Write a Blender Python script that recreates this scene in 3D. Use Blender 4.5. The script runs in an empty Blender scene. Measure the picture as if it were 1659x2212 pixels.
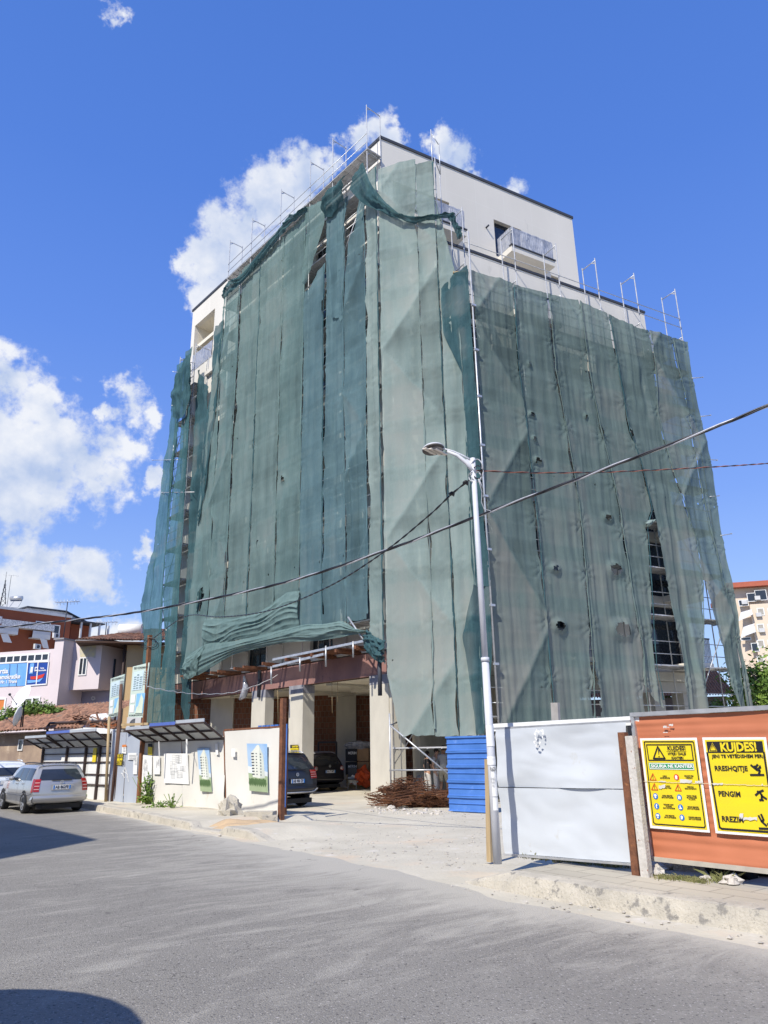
import bpy, math, random
from math import radians, sin, cos, tan, pi, atan2, hypot, sqrt, floor, exp
from mathutils import Vector, Matrix, noise
random.seed(7)
SC = bpy.context.scene
COL = SC.collection
V = Vector

# ---------------------------------------------------------------- camera
CAM_H = 1.7
FPX = 1588.0                      # focal length in units of the 1659 x 2212 reading grid
TH, RO = radians(17.93), radians(1.0)
cF = V((0, cos(TH), sin(TH)))
cR0 = V((1, 0, 0)); cU0 = cR0.cross(cF)
cR = cR0*cos(RO) - cU0*sin(RO)
cU = cR0*sin(RO) + cU0*cos(RO)
EYE = V((0, 0, CAM_H))
cd = bpy.data.cameras.new('camera')
cam = bpy.data.objects.new('camera', cd); COL.objects.link(cam)
mw = Matrix((cR, cU, -cF)).transposed().to_4x4(); mw.translation = EYE
cam.matrix_world = mw
cd.sensor_fit = 'VERTICAL'; cd.sensor_height = 24; cd.sensor_width = 18
cd.lens = FPX/2212*24
cd.clip_start = 0.05; cd.clip_end = 3000
SC.camera = cam

# ---------------------------------------------------------------- sun, sky, exposure
SUN_AZ, SUN_EL = radians(213), radians(47)
SUN_DIR = V((cos(SUN_EL)*sin(SUN_AZ), cos(SUN_EL)*cos(SUN_AZ), sin(SUN_EL)))
sl = bpy.data.lights.new('sun', 'SUN'); sl.energy = 4.1; sl.angle = radians(0.53); sl.color = (1.0, 0.945, 0.84)
so = bpy.data.objects.new('sun', sl); COL.objects.link(so)
so.rotation_euler = (-SUN_DIR).to_track_quat('-Z', 'Y').to_euler()
so.location = (-30, -40, 60)
SC.view_settings.view_transform = 'Standard'; SC.view_settings.look = 'None'
SC.view_settings.gamma = 1.0; SC.view_settings.exposure = 0.42
SC.cycles.max_bounces = 7; SC.cycles.transparent_max_bounces = 14
SC.cycles.diffuse_bounces = 3; SC.cycles.glossy_bounces = 3

def ray(u, v):
    return cF + cR*((u-829.5)/FPX) + cU*((1106-v)/FPX)
def gnd(u, v, z=0.0):
    d = ray(u, v); t = (z-CAM_H)/d.z
    return EYE + d*t
def atd(u, v, dist):
    "point on the sight line at a horizontal distance"
    d = ray(u, v); return EYE + d*(dist/hypot(d.x, d.y))

w = bpy.data.worlds.new('World'); SC.world = w; w.use_nodes = True
nt = w.node_tree; nt.nodes.clear()
def N(t, **k):
    n = nt.nodes.new(t)
    for a, b in k.items(): setattr(n, a, b)
    return n
def MATH(op, a, b=None, c=None, clamp=False):
    n = nt.nodes.new('ShaderNodeMath'); n.operation = op; n.use_clamp = clamp
    for i, x in enumerate((a, b, c)):
        if x is None: continue
        if isinstance(x, (int, float)): n.inputs[i].default_value = x
        else: nt.links.new(x, n.inputs[i])
    return n.outputs[0]
sky = N('ShaderNodeTexSky', sky_type='NISHITA', sun_disc=False, sun_elevation=SUN_EL, sun_rotation=SUN_AZ,
        altitude=100, air_density=1.0, dust_density=0.35, ozone_density=3.2)
bg = N('ShaderNodeBackground'); bg.inputs['Strength'].default_value = 0.15
hs = N('ShaderNodeHueSaturation'); hs.inputs['Saturation'].default_value = 1.12; hs.inputs['Hue'].default_value = 0.513
nt.links.new(sky.outputs[0], hs.inputs['Color'])
tc = N('ShaderNodeTexCoord')
sep = N('ShaderNodeSeparateXYZ'); nt.links.new(tc.outputs['Generated'], sep.inputs[0])
rp = N('ShaderNodeValToRGB'); nt.links.new(sep.outputs['Z'], rp.inputs[0]); E_ = rp.color_ramp.elements
E_[0].position = 0.0; E_[0].color = (2.7,3.6,5.1,1); E_[1].position = 0.85; E_[1].color = (0.36,1.02,3.45,1)
for p_, c_ in ((0.10,(2.1,3.05,5.0,1)),(0.30,(1.1,1.98,4.7,1)),(0.5,(0.66,1.48,4.35,1)),(0.66,(0.46,1.2,3.9,1))):
    q_ = E_.new(p_); q_.color = c_
skm = N('ShaderNodeMixRGB'); skm.inputs[0].default_value = 0.82; nt.links.new(hs.outputs[0], skm.inputs[1]); nt.links.new(rp.outputs[0], skm.inputs[2])
nt.links.new(skm.outputs[0], bg.inputs['Color'])
# cumulus: puffs round fixed sky directions, their outline broken by fractal noise
puffs = [(30,835,60),(75,880,70),(120,905,36),(20,950,105),(80,985,85),(30,1050,95),(110,1040,60),
         (292,872,42),(262,885,36),(225,885,24),(325,905,26),(250,965,66),(190,1000,66),(290,955,36),(225,1035,60),(160,1000,60),(345,1045,24),
         (20,1190,62),(70,1225,60),(30,1260,80),(185,1235,50),(215,1265,36),(305,1192,26),(60,1300,60),(260,1350,44),(220,1370,50),
         (425,575,32),(455,560,42),(480,600,62),(520,500,60),(565,450,62),(620,420,54),(660,395,46),(690,385,36),(560,540,90),(430,640,34),
         (820,290,34),(850,290,24),(780,310,30),(960,335,36),(1000,350,40),(1025,365,22),(1100,418,34),(240,18,26),(252,30,20)]
nz = N('ShaderNodeTexNoise', noise_dimensions='3D'); nz.inputs['Scale'].default_value = 16; nz.inputs['Detail'].default_value = 9
nz.inputs['Roughness'].default_value = 0.6
nt.links.new(tc.outputs['Generated'], nz.inputs['Vector'])
wq = N('ShaderNodeTexNoise', noise_dimensions='3D'); wq.inputs['Scale'].default_value = 22; wq.inputs['Detail'].default_value = 5; wq.inputs['Roughness'].default_value = 0.6
nt.links.new(tc.outputs['Generated'], wq.inputs['Vector'])
w1_ = N('ShaderNodeVectorMath', operation='SUBTRACT'); nt.links.new(wq.outputs['Color'], w1_.inputs[0]); w1_.inputs[1].default_value = (0.5,0.5,0.5)
w2_ = N('ShaderNodeVectorMath', operation='SCALE'); nt.links.new(w1_.outputs[0], w2_.inputs[0]); w2_.inputs['Scale'].default_value = 0.085
w3_ = N('ShaderNodeVectorMath', operation='ADD'); nt.links.new(tc.outputs['Generated'], w3_.inputs[0]); nt.links.new(w2_.outputs[0], w3_.inputs[1])
acc = None
for (pu, pv, pr) in puffs:
    d = ray(pu, pv).normalized()
    vm = N('ShaderNodeVectorMath', operation='DISTANCE'); nt.links.new(w3_.outputs[0], vm.inputs[0]); vm.inputs[1].default_value = d
    f = MATH('SUBTRACT', 1.0, MATH('DIVIDE', vm.outputs['Value'], 1.22*pr/FPX))     # 1 at centre, 0 at edge
    f = MATH('MAXIMUM', f, -1.0)
    acc = f if acc is None else MATH('SMOOTH_MAX', acc, f, 0.22)
warp = MATH('MULTIPLY', MATH('SUBTRACT', nz.outputs[0], 0.5), 2.9)
fine = N('ShaderNodeTexNoise'); fine.inputs['Scale'].default_value = 46; fine.inputs['Detail'].default_value = 6; fine.inputs['Roughness'].default_value = 0.65
nt.links.new(tc.outputs['Generated'], fine.inputs['Vector'])
body = MATH('ADD', MATH('ADD', MATH('MULTIPLY', acc, 1.15), warp), MATH('MULTIPLY', MATH('SUBTRACT', fine.outputs[0], 0.5), 1.0))
mask = N('ShaderNodeMapRange', interpolation_type='SMOOTHSTEP'); nt.links.new(body, mask.inputs[0])
mask.inputs[1].default_value = -0.06; mask.inputs[2].default_value = 0.7
# shading of the puffs: a second noise looked up a step towards the sun gives lit and grey sides
nz2 = N('ShaderNodeTexNoise', noise_dimensions='3D'); nz2.inputs['Scale'].default_value = 16; nz2.inputs['Detail'].default_value = 7
va = N('ShaderNodeVectorMath', operation='ADD'); va.inputs[1].default_value = (-0.012, -0.01, 0.022)
nt.links.new(tc.outputs['Generated'], va.inputs[0]); nt.links.new(va.outputs[0], nz2.inputs['Vector'])
lit = MATH('ADD', MATH('MULTIPLY', MATH('SUBTRACT', nz.outputs[0], nz2.outputs[0]), 2.6), 0.62)
big = N('ShaderNodeTexNoise'); big.inputs['Scale'].default_value = 5; big.inputs['Detail'].default_value = 3
nt.links.new(tc.outputs['Generated'], big.inputs['Vector'])
lit = MATH('ADD', MATH('ADD', lit, MATH('MULTIPLY', MATH('SUBTRACT', big.outputs[0], 0.5), 1.5)), MATH('MULTIPLY', MATH('SUBTRACT', 0.75, body), 0.22), clamp=True)
cr = N('ShaderNodeMixRGB'); cr.inputs[1].default_value = (0.50, 0.61, 0.84, 1); cr.inputs[2].default_value = (0.93, 0.95, 0.99, 1)
nt.links.new(lit, cr.inputs[0])
bg2 = N('ShaderNodeBackground'); bg2.inputs['Strength'].default_value = 0.74
nt.links.new(cr.outputs[0], bg2.inputs['Color'])
hz = N('ShaderNodeMapRange'); nt.links.new(sep.outputs['Z'], hz.inputs[0]); hz.inputs[1].default_value = -0.02; hz.inputs[2].default_value = 0.03
mx = N('ShaderNodeMixShader'); nt.links.new(MATH('MULTIPLY', MATH('MULTIPLY', mask.outputs[0], hz.outputs[0]), 0.94), mx.inputs[0])
nt.links.new(bg.outputs[0], mx.inputs[1]); nt.links.new(bg2.outputs[0], mx.inputs[2])
wo = N('ShaderNodeOutputWorld'); nt.links.new(mx.outputs[0], wo.inputs[0])

# ---------------------------------------------------------------- materials
MATS = {}
def mat(name, c1, c2=None, scale=4.0, rough=0.8, bump=0.0, bscale=40.0, metal=0.0, stretch=(1,1,1), spots=None, spec=0.3, detail=5, contrast=1.0, coat=0, emit=None, alpha=None):
    if name in MATS: return MATS[name]
    m = bpy.data.materials.new(name); m.use_nodes = True; t = m.node_tree; t.nodes.clear()
    out = t.nodes.new('ShaderNodeOutputMaterial'); b = t.nodes.new('ShaderNodeBsdfPrincipled')
    t.links.new(b.outputs[0], out.inputs[0])
    b.inputs['Roughness'].default_value = rough; b.inputs['Metallic'].default_value = metal
    b.inputs['Specular IOR Level'].default_value = spec
    if coat: b.inputs['Coat Weight'].default_value = coat; b.inputs['Coat Roughness'].default_value = 0.06
    tcn = t.nodes.new('ShaderNodeTexCoord'); mp = t.nodes.new('ShaderNodeMapping'); mp.inputs['Scale'].default_value = stretch
    t.links.new(tcn.outputs['Object'], mp.inputs[0])
    if c2 is None: c2 = tuple(x*0.82 for x in c1)
    nz = t.nodes.new('ShaderNodeTexNoise'); nz.inputs['Scale'].default_value = scale; nz.inputs['Detail'].default_value = detail; nz.inputs['Roughness'].default_value = 0.6
    t.links.new(mp.outputs[0], nz.inputs['Vector'])
    r = t.nodes.new('ShaderNodeValToRGB'); e = r.color_ramp.elements
    e[0].position = 0.5-0.2/contrast; e[1].position = 0.5+0.2/contrast
    e[0].color = (*c2, 1); e[1].color = (*c1, 1)
    t.links.new(nz.outputs[0], r.inputs[0]); colo = r.outputs[0]
    if spots:                                     # (colour, scale, threshold, softness)
        for (sc_, ss, th_, so_) in spots:
            n2 = t.nodes.new('ShaderNodeTexNoise'); n2.inputs['Scale'].default_value = ss; n2.inputs['Detail'].default_value = 8; n2.inputs['Roughness'].default_value = 0.65
            t.links.new(mp.outputs[0], n2.inputs['Vector'])
            r2 = t.nodes.new('ShaderNodeMapRange'); r2.inputs[1].default_value = th_; r2.inputs[2].default_value = th_+so_
            t.links.new(n2.outputs[0], r2.inputs[0])
            mm = t.nodes.new('ShaderNodeMixRGB'); t.links.new(r2.outputs[0], mm.inputs[0]); t.links.new(colo, mm.inputs[1]); mm.inputs[2].default_value = (*sc_, 1)
            colo = mm.outputs[0]
    t.links.new(colo, b.inputs['Base Color'])
    if bump:
        n3 = t.nodes.new('ShaderNodeTexNoise'); n3.inputs['Scale'].default_value = bscale; n3.inputs['Detail'].default_value = 4
        t.links.new(mp.outputs[0], n3.inputs['Vector'])
        bp = t.nodes.new('ShaderNodeBump'); bp.inputs['Strength'].default_value = bump; bp.inputs['Distance'].default_value = 0.02
        t.links.new(n3.outputs[0], bp.inputs['Height']); t.links.new(bp.outputs[0], b.inputs['Normal'])
    if alpha is not None: b.inputs['Alpha'].default_value = alpha
    if emit: b.inputs['Emission Color'].default_value = (*emit[0], 1); b.inputs['Emission Strength'].default_value = emit[1]
    MATS[name] = m; return m

def glass(name, col, rough=0.06):
    return mat(name, col, tuple(x*0.7 for x in col), 2, rough, spec=0.9)

def net_mat(name, col, col2, open_=0.26, tan=(0.29,0.28,0.25), trans=0.12):
    m = bpy.data.materials.new(name); m.use_nodes = True; t = m.node_tree; t.nodes.clear()
    L = t.links.new; nn = t.nodes.new
    out = nn('ShaderNodeOutputMaterial'); tcn = nn('ShaderNodeTexCoord')
    mp = nn('ShaderNodeMapping'); mp.inputs['Scale'].default_value = (1, 1, 0.09); L(tcn.outputs['Object'], mp.inputs[0])
    n1 = nn('ShaderNodeTexNoise'); n1.inputs['Scale'].default_value = 7; n1.inputs['Detail'].default_value = 8; n1.inputs['Roughness'].default_value = 0.72; L(mp.outputs[0], n1.inputs['Vector'])
    n2 = nn('ShaderNodeTexNoise'); n2.inputs['Scale'].default_value = 0.5; n2.inputs['Detail'].default_value = 4; L(tcn.outputs['Object'], n2.inputs['Vector'])
    n4 = nn('ShaderNodeTexNoise'); n4.inputs['Scale'].default_value = 16; n4.inputs['Detail'].default_value = 6; n4.inputs['Roughness'].default_value = 0.8; L(tcn.outputs['Object'], n4.inputs['Vector'])
    a1 = nn('ShaderNodeMath'); a1.operation = 'ADD'; L(n1.outputs[0], a1.inputs[0]); L(n2.outputs[0], a1.inputs[1])
    a2 = nn('ShaderNodeMath'); a2.operation = 'MULTIPLY_ADD'; L(n4.outputs[0], a2.inputs[0]); a2.inputs[1].default_value = 0.5; L(a1.outputs[0], a2.inputs[2])
    mr = nn('ShaderNodeMapRange'); L(a2.outputs[0], mr.inputs[0]); mr.inputs[1].default_value = 1.02; mr.inputs[2].default_value = 1.5
    mc = nn('ShaderNodeMixRGB'); L(mr.outputs[0], mc.inputs[0]); mc.inputs[1].default_value = (*col2, 1); mc.inputs[2].default_value = (*col, 1)
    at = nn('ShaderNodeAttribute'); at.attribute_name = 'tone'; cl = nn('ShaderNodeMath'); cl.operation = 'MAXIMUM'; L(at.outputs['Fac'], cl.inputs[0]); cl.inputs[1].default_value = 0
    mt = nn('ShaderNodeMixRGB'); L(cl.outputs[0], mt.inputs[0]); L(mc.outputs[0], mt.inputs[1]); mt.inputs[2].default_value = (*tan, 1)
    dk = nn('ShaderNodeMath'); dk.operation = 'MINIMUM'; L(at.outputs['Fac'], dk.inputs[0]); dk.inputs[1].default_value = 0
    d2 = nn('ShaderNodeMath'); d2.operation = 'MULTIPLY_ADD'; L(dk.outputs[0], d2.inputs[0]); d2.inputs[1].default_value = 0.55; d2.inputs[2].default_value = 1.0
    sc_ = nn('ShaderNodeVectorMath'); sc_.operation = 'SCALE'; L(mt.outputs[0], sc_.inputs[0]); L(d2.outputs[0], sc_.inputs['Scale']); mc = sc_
    vo = nn('ShaderNodeTexVoronoi'); vo.inputs['Scale'].default_value = 0.85; L(tcn.outputs['Object'], vo.inputs['Vector'])
    nv_ = nn('ShaderNodeMath'); nv_.operation = 'MULTIPLY_ADD'; L(n4.outputs[0], nv_.inputs[0]); nv_.inputs[1].default_value = 0.14; L(vo.outputs['Distance'], nv_.inputs[2])
    ho = nn('ShaderNodeMath'); ho.operation = 'LESS_THAN'; L(nv_.outputs[0], ho.inputs[0]); ho.inputs[1].default_value = 0.108
    df = nn('ShaderNodeBsdfDiffuse'); tl = nn('ShaderNodeBsdfTranslucent'); L(mc.outputs[0], df.inputs[0]); L(mc.outputs[0], tl.inputs[0])
    bp = nn('ShaderNodeBump'); bp.inputs['Strength'].default_value = 0.35; bp.inputs['Distance'].default_value = 0.05; L(n1.outputs[0], bp.inputs['Height']); L(bp.outputs[0], df.inputs['Normal'])
    m1 = nn('ShaderNodeMixShader'); m1.inputs[0].default_value = trans; L(df.outputs[0], m1.inputs[1]); L(tl.outputs[0], m1.inputs[2])
    tr = nn('ShaderNodeBsdfTransparent'); tr.inputs[0].default_value = (0.86, 0.96, 0.96, 1)
    al = nn('ShaderNodeMapRange'); L(n1.outputs[0], al.inputs[0]); al.inputs[1].default_value = 0.3; al.inputs[2].default_value = 0.7
    al.inputs[3].default_value = open_*0.6; al.inputs[4].default_value = open_*1.35
    mxh = nn('ShaderNodeMath'); mxh.operation = 'MAXIMUM'; L(al.outputs[0], mxh.inputs[0]); L(ho.outputs[0], mxh.inputs[1])
    m2 = nn('ShaderNodeMixShader'); L(mxh.outputs[0], m2.inputs[0]); L(m1.outputs[0], m2.inputs[1]); L(tr.outputs[0], m2.inputs[2])
    L(m2.outputs[0], out.inputs[0]); MATS[name] = m; return m

# ---------------------------------------------------------------- mesh helpers
ROOT = {}
def rootloc(p):
    while p is not None and p.parent is not None: p = p.parent
    return p.location.copy() if p is not None else V((0,0,0))
class MB:
    def __init__(s): s.v = []; s.f = []; s.m = []; s.sm = []
    def face(s, pts, m=0, sm=False):
        i = len(s.v); s.v += [V(p) for p in pts]; s.f.append(list(range(i, i+len(pts)))); s.m.append(m); s.sm.append(sm)
    def box(s, c, sx, sy, sz, az=0.0, m=0, tilt=None):
        "centre of the bottom face c; sx along azimuth az, sy across, sz up"
        d = V((sin(az), cos(az), 0)); n = V((cos(az), -sin(az), 0)); u = V((0,0,1))
        s.obox(V(c)+u*sz/2, d*sx/2, n*sy/2, u*sz/2, m)
    def obox(s, c, a, b, h, m=0):
        c = V(c); i = len(s.v)
        for k in ((-1,-1,-1),(1,-1,-1),(1,1,-1),(-1,1,-1),(-1,-1,1),(1,-1,1),(1,1,1),(-1,1,1)):
            s.v.append(c + a*k[0] + b*k[1] + h*k[2])
        for q in ((3,2,1,0),(4,5,6,7),(0,1,5,4),(1,2,6,5),(2,3,7,6),(3,0,4,7)):
            s.f.append([i+x for x in q]); s.m.append(m); s.sm.append(False)
    def bar(s, a, b, w, h, m=0, up=(0,0,1)):
        a = V(a); b = V(b); d = b-a
        if d.length < 1e-6: return
        x = d.cross(V(up))
        if x.length < 1e-5: x = d.cross(V((1,0.2,0)))
        x.normalize(); y = x.cross(d).normalized()
        s.obox((a+b)/2, d/2, x*w/2, y*h/2, m)
    def tube(s, a, b, r, n=8, m=0, r2=None, cap=True):
        s.path([a, b], r, n, m, r2, cap)
    def path(s, pts, r, n=6, m=0, r2=None, cap=True):
        pts = [V(p) for p in pts]; k = len(pts); rings = []
        px = None
        for i, p in enumerate(pts):
            d = (pts[min(i+1, k-1)]-pts[max(i-1, 0)])
            if d.length < 1e-9: d = V((0,0,1))
            d.normalize()
            if px is None:
                px = d.cross(V((0,0,1)))
                if px.length < 1e-3: px = d.cross(V((1,0,0)))
            px = (px - d*px.dot(d)); px.normalize(); py = d.cross(px)
            rr = r if r2 is None else r+(r2-r)*i/(k-1)
            if callable(r): rr = r(i/(k-1))
            j = len(s.v); rings.append(j)
            for q in range(n):
                a = 2*pi*q/n; s.v.append(p + px*cos(a)*rr + py*sin(a)*rr)
        for i in range(k-1):
            for q in range(n):
                q2 = (q+1) % n
                s.f.append([rings[i]+q, rings[i]+q2, rings[i+1]+q2, rings[i+1]+q]); s.m.append(m); s.sm.append(True)
        if cap:
            s.f.append([rings[0]+q for q in range(n)][::-1]); s.m.append(m); s.sm.append(False)
            s.f.append([rings[-1]+q for q in range(n)]); s.m.append(m); s.sm.append(False)
    def prism(s, pts, vec, m=0, m2=None):
        pts = [V(p) for p in pts]; vec = V(vec); n = len(pts); i = len(s.v)
        s.v += pts + [p+vec for p in pts]
        s.f.append(list(range(i, i+n))); s.m.append(m); s.sm.append(False)
        s.f.append(list(range(i+n, i+2*n))[::-1]); s.m.append(m if m2 is None else m2); s.sm.append(False)
        for k in range(n):
            k2 = (k+1) % n
            s.f.append([i+k2, i+k, i+n+k, i+n+k2]); s.m.append(m if m2 is None else m2); s.sm.append(False)
    def lathe(s, prof, c, ax=(0,0,1), n=16, m=0, sm=True):
        "prof: list of (radius, height along ax)"
        c = V(c); ax = V(ax).normalized(); x = ax.cross(V((0,0,1)))
        if x.length < 1e-3: x = V((1,0,0))
        x.normalize(); y = ax.cross(x); rows = []
        for (r, h) in prof:
            rows.append(len(s.v))
            for q in range(n):
                a = 2*pi*q/n; s.v.append(c + ax*h + x*cos(a)*r + y*sin(a)*r)
        for i in range(len(prof)-1):
            for q in range(n):
                q2 = (q+1) % n; s.f.append([rows[i]+q, rows[i]+q2, rows[i+1]+q2, rows[i+1]+q]); s.m.append(m); s.sm.append(sm)
        for rr, fl in ((rows[0], True), (rows[-1], False)):
            ff = [rr+q for q in range(n)]; s.f.append(ff[::-1] if fl else ff); s.m.append(m); s.sm.append(False)
    def grid(s, fn, nu, nv, m=0, skip=None, sm=True):
        i0 = len(s.v)
        for j in range(nv+1):
            for i in range(nu+1): s.v.append(V(fn(i/nu, j/nv)))
        for j in range(nv):
            for i in range(nu):
                if skip and skip((i+.5)/nu, (j+.5)/nv): continue
                a = i0+j*(nu+1)+i; s.f.append([a, a+1, a+nu+2, a+nu+1]); s.m.append(m); s.sm.append(sm)
    def blob(s, c, rx, ry, rz, seed=0, rough=0.25, n=8, m=0):
        rows = []; c = V(c)
        for j in range(n+1):
            th = pi*j/n
            for i in range(n*2):
                ph = pi*i/n; d = V((sin(th)*cos(ph), sin(th)*sin(ph), cos(th)))
                k = 1+rough*noise.noise(d*1.7+V((seed*3.1, seed, 0)))*2
                rows.append(V((d.x*rx*k, d.y*ry*k, d.z*rz*k))+c)
        i0 = len(s.v); s.v += rows
        for j in range(n):
            for i in range(n*2):
                i2 = (i+1) % (n*2)
                s.f.append([i0+j*n*2+i, i0+j*n*2+i2, i0+(j+1)*n*2+i2, i0+(j+1)*n*2+i]); s.m.append(m); s.sm.append(False)
    def build(s, name, mats, parent=None, label=None, cat=None, group=None, kind=None):
        if not isinstance(mats, (list, tuple)): mats = [mats]
        me = bpy.data.meshes.new(name)
        off = rootloc(parent)
        if parent is None and s.v and kind is None:
            zs = min(v.z for v in s.v); off = V((sum(v.x for v in s.v)/len(s.v), sum(v.y for v in s.v)/len(s.v), zs))
        me.from_pydata([v-off for v in s.v], [], s.f)
        for m in mats: me.materials.append(m)
        me.polygons.foreach_set('material_index', s.m); me.polygons.foreach_set('use_smooth', s.sm)
        me.update(); me.validate()
        o = bpy.data.objects.new(name, me); COL.objects.link(o)
        if parent is None: o.location = off
        else: o.parent = parent
        tag(o, label, cat, group, kind); return o
def tag(o, label=None, cat=None, group=None, kind=None):
    if label: o['label'] = label
    if cat: o['category'] = cat
    if group: o['group'] = group
    if kind: o['kind'] = kind
    return o
def thing(name, label, cat, loc, group=None):
    o = bpy.data.objects.new(name, None); COL.objects.link(o); o.location = V(loc); o.empty_display_size = 0.3
    return tag(o, label, cat, group)

class Pl:
    "an upright plane through p0 running along azimuth az (degrees); n points to the camera side"
    def __init__(s, p0, az):
        s.p = V((p0[0], p0[1], 0)); a = radians(az); s.az = a; s.d = V((sin(a), cos(a), 0)); s.n = V((cos(a), -sin(a), 0))
        if s.n.dot(V((0,0,0))-s.p) < 0: s.n = -s.n
    def P(s, u, v, off=0.0):
        d = ray(u, v); q = s.p + s.n*off; t = s.n.dot(q)/s.n.dot(V((d.x, d.y, 0)))
        return EYE + d*t
    def S(s, u, v, off=0.0): return (s.P(u, v, off)-s.p).dot(s.d)
    def SZ(s, u, v, off=0.0): p = s.P(u, v, off); return ((p-s.p).dot(s.d), p.z)
    def pt(s, a, z, off=0.0): return s.p + s.d*a + s.n*off + V((0,0,z))
    def rect(s, mb, a0, a1, z0, z1, off=0.0, m=0): mb.face([s.pt(a0,z0,off), s.pt(a1,z0,off), s.pt(a1,z1,off), s.pt(a0,z1,off)], m)
    def slab(s, mb, a0, a1, z0, z1, o0, o1, m=0):
        mb.obox(s.pt((a0+a1)/2, (z0+z1)/2, (o0+o1)/2), s.d*(a1-a0)/2, s.n*(o1-o0)/2, V((0,0,(z1-z0)/2)), m)
    def wall(s, mb, a0, a1, z0, z1, holes, th=0.3, m=0, off=0.0, mr=None):
        mr = m if mr is None else mr
        A = sorted({a0, a1, *[x for h in holes for x in h[:2] if a0 < x < a1]}); Z = sorted({z0, z1, *[x for h in holes for x in h[2:4] if z0 < x < z1]})
        for i in range(len(A)-1):
            for j in range(len(Z)-1):
                ca, cz = (A[i]+A[i+1])/2, (Z[j]+Z[j+1])/2
                if any(h[0] < ca < h[1] and h[2] < cz < h[3] for h in holes): continue
                s.rect(mb, A[i], A[i+1], Z[j], Z[j+1], off, m); s.rect(mb, A[i], A[i+1], Z[j], Z[j+1], off-th, m)
        for h in list(holes)+[(a0, a1, z0, z1)]:
            b0, b1, y0, y1 = h[:4]
            for (p, q) in (((b0,y0),(b1,y0)), ((b1,y0),(b1,y1)), ((b1,y1),(b0,y1)), ((b0,y1),(b0,y0))):
                mb.face([s.pt(*p, off), s.pt(*q, off), s.pt(*q, off-th), s.pt(*p, off-th)], mr)

def font(name, body, pl, a, z, size, m, parent, off, sx=1.0, align='CENTER', bold=0.0, label=None, flip=1, space=1.0):
    cu = bpy.data.curves.new(name, 'FONT'); cu.body = body; cu.size = size; cu.align_x = align; cu.align_y = 'CENTER'
    cu.extrude = 0.0005; cu.offset = bold; cu.space_character = space; cu.resolution_u = 2
    cu.materials.append(m); o = bpy.data.objects.new(name, cu); COL.objects.link(o); o.parent = parent
    x = pl.d*flip; y = V((0,0,1)); zn = x.cross(y)
    M4 = Matrix((x*sx, y, zn)).transposed().to_4x4(); M4.translation = pl.pt(a, z, off)-rootloc(parent)
    o.matrix_local = M4
    if label: o['label'] = label
    return o
# ---------------------------------------------------------------- common materials
m_asph = mat('asphalt', (0.285,0.268,0.236), (0.222,0.209,0.186), 0.5, 0.9, bump=0.9, bscale=70, spec=0.2, detail=10,
             spots=[((0.10,0.095,0.09), 30, 0.57, 0.05), ((0.47,0.44,0.41), 38, 0.585, 0.05)])
t = m_asph.node_tree; _b = [n for n in t.nodes if n.type == 'BSDF_PRINCIPLED'][0]; _c = _b.inputs['Base Color'].links[0].from_socket
_tc = t.nodes.new('ShaderNodeTexCoord'); _mp = t.nodes.new('ShaderNodeMapping'); _mp.inputs['Rotation'].default_value = (0,0,radians(-55)); _mp.inputs['Scale'].default_value = (2.6,0.28,1)
_mp.vector_type = 'TEXTURE'; _mp.inputs['Scale'].default_value = (0.6,2.2,1)
t.links.new(_tc.outputs['Object'], _mp.inputs[0]); _n = t.nodes.new('ShaderNodeTexNoise'); _n.inputs['Scale'].default_value = 1.0; _n.inputs['Detail'].default_value = 9; _n.inputs['Roughness'].default_value = 0.7; _n.inputs['Distortion'].default_value = 2.2; t.links.new(_mp.outputs[0], _n.inputs['Vector'])
_at = t.nodes.new('ShaderNodeAttribute'); _at.attribute_name = 'dust'
_ds = t.nodes.new('ShaderNodeVectorMath'); _ds.operation = 'DISTANCE'; t.links.new(_tc.outputs['Object'], _ds.inputs[0]); _ds.inputs[1].default_value = (4.2,5.2,0)
_cx = t.nodes.new('ShaderNodeCombineXYZ'); t.links.new(_ds.outputs['Value'], _cx.inputs[0]); _sv = t.nodes.new('ShaderNodeVectorMath'); _sv.operation = 'SCALE'; _sv.inputs['Scale'].default_value = 0.10; t.links.new(_tc.outputs['Object'], _sv.inputs[0])
_av = t.nodes.new('ShaderNodeVectorMath'); _av.operation = 'ADD'; t.links.new(_cx.outputs[0], _av.inputs[0]); t.links.new(_sv.outputs[0], _av.inputs[1])
_rn = t.nodes.new('ShaderNodeTexNoise'); _rn.inputs['Scale'].default_value = 1.9; _rn.inputs['Detail'].default_value = 5; _rn.inputs['Roughness'].default_value = 0.55; t.links.new(_av.outputs[0], _rn.inputs['Vector'])
_rm = t.nodes.new('ShaderNodeMapRange'); _rm.inputs[1].default_value = 0.54; _rm.inputs[2].default_value = 0.70; _rm.inputs[4].default_value = 0.15; t.links.new(_rn.outputs[0], _rm.inputs[0])
_ad0 = t.nodes.new('ShaderNodeMath'); _ad0.operation = 'ADD'; t.links.new(_n.outputs[0], _ad0.inputs[0]); t.links.new(_rm.outputs[0], _ad0.inputs[1])
_a = t.nodes.new('ShaderNodeMath'); _a.operation = 'ADD'; t.links.new(_ad0.outputs[0], _a.inputs[0]); t.links.new(_at.outputs['Fac'], _a.inputs[1])
_r = t.nodes.new('ShaderNodeMapRange'); _r.inputs[1].default_value = 0.60; _r.inputs[2].default_value = 1.0; _r.inputs[4].default_value = 0.8; t.links.new(_a.outputs[0], _r.inputs[0])
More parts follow.
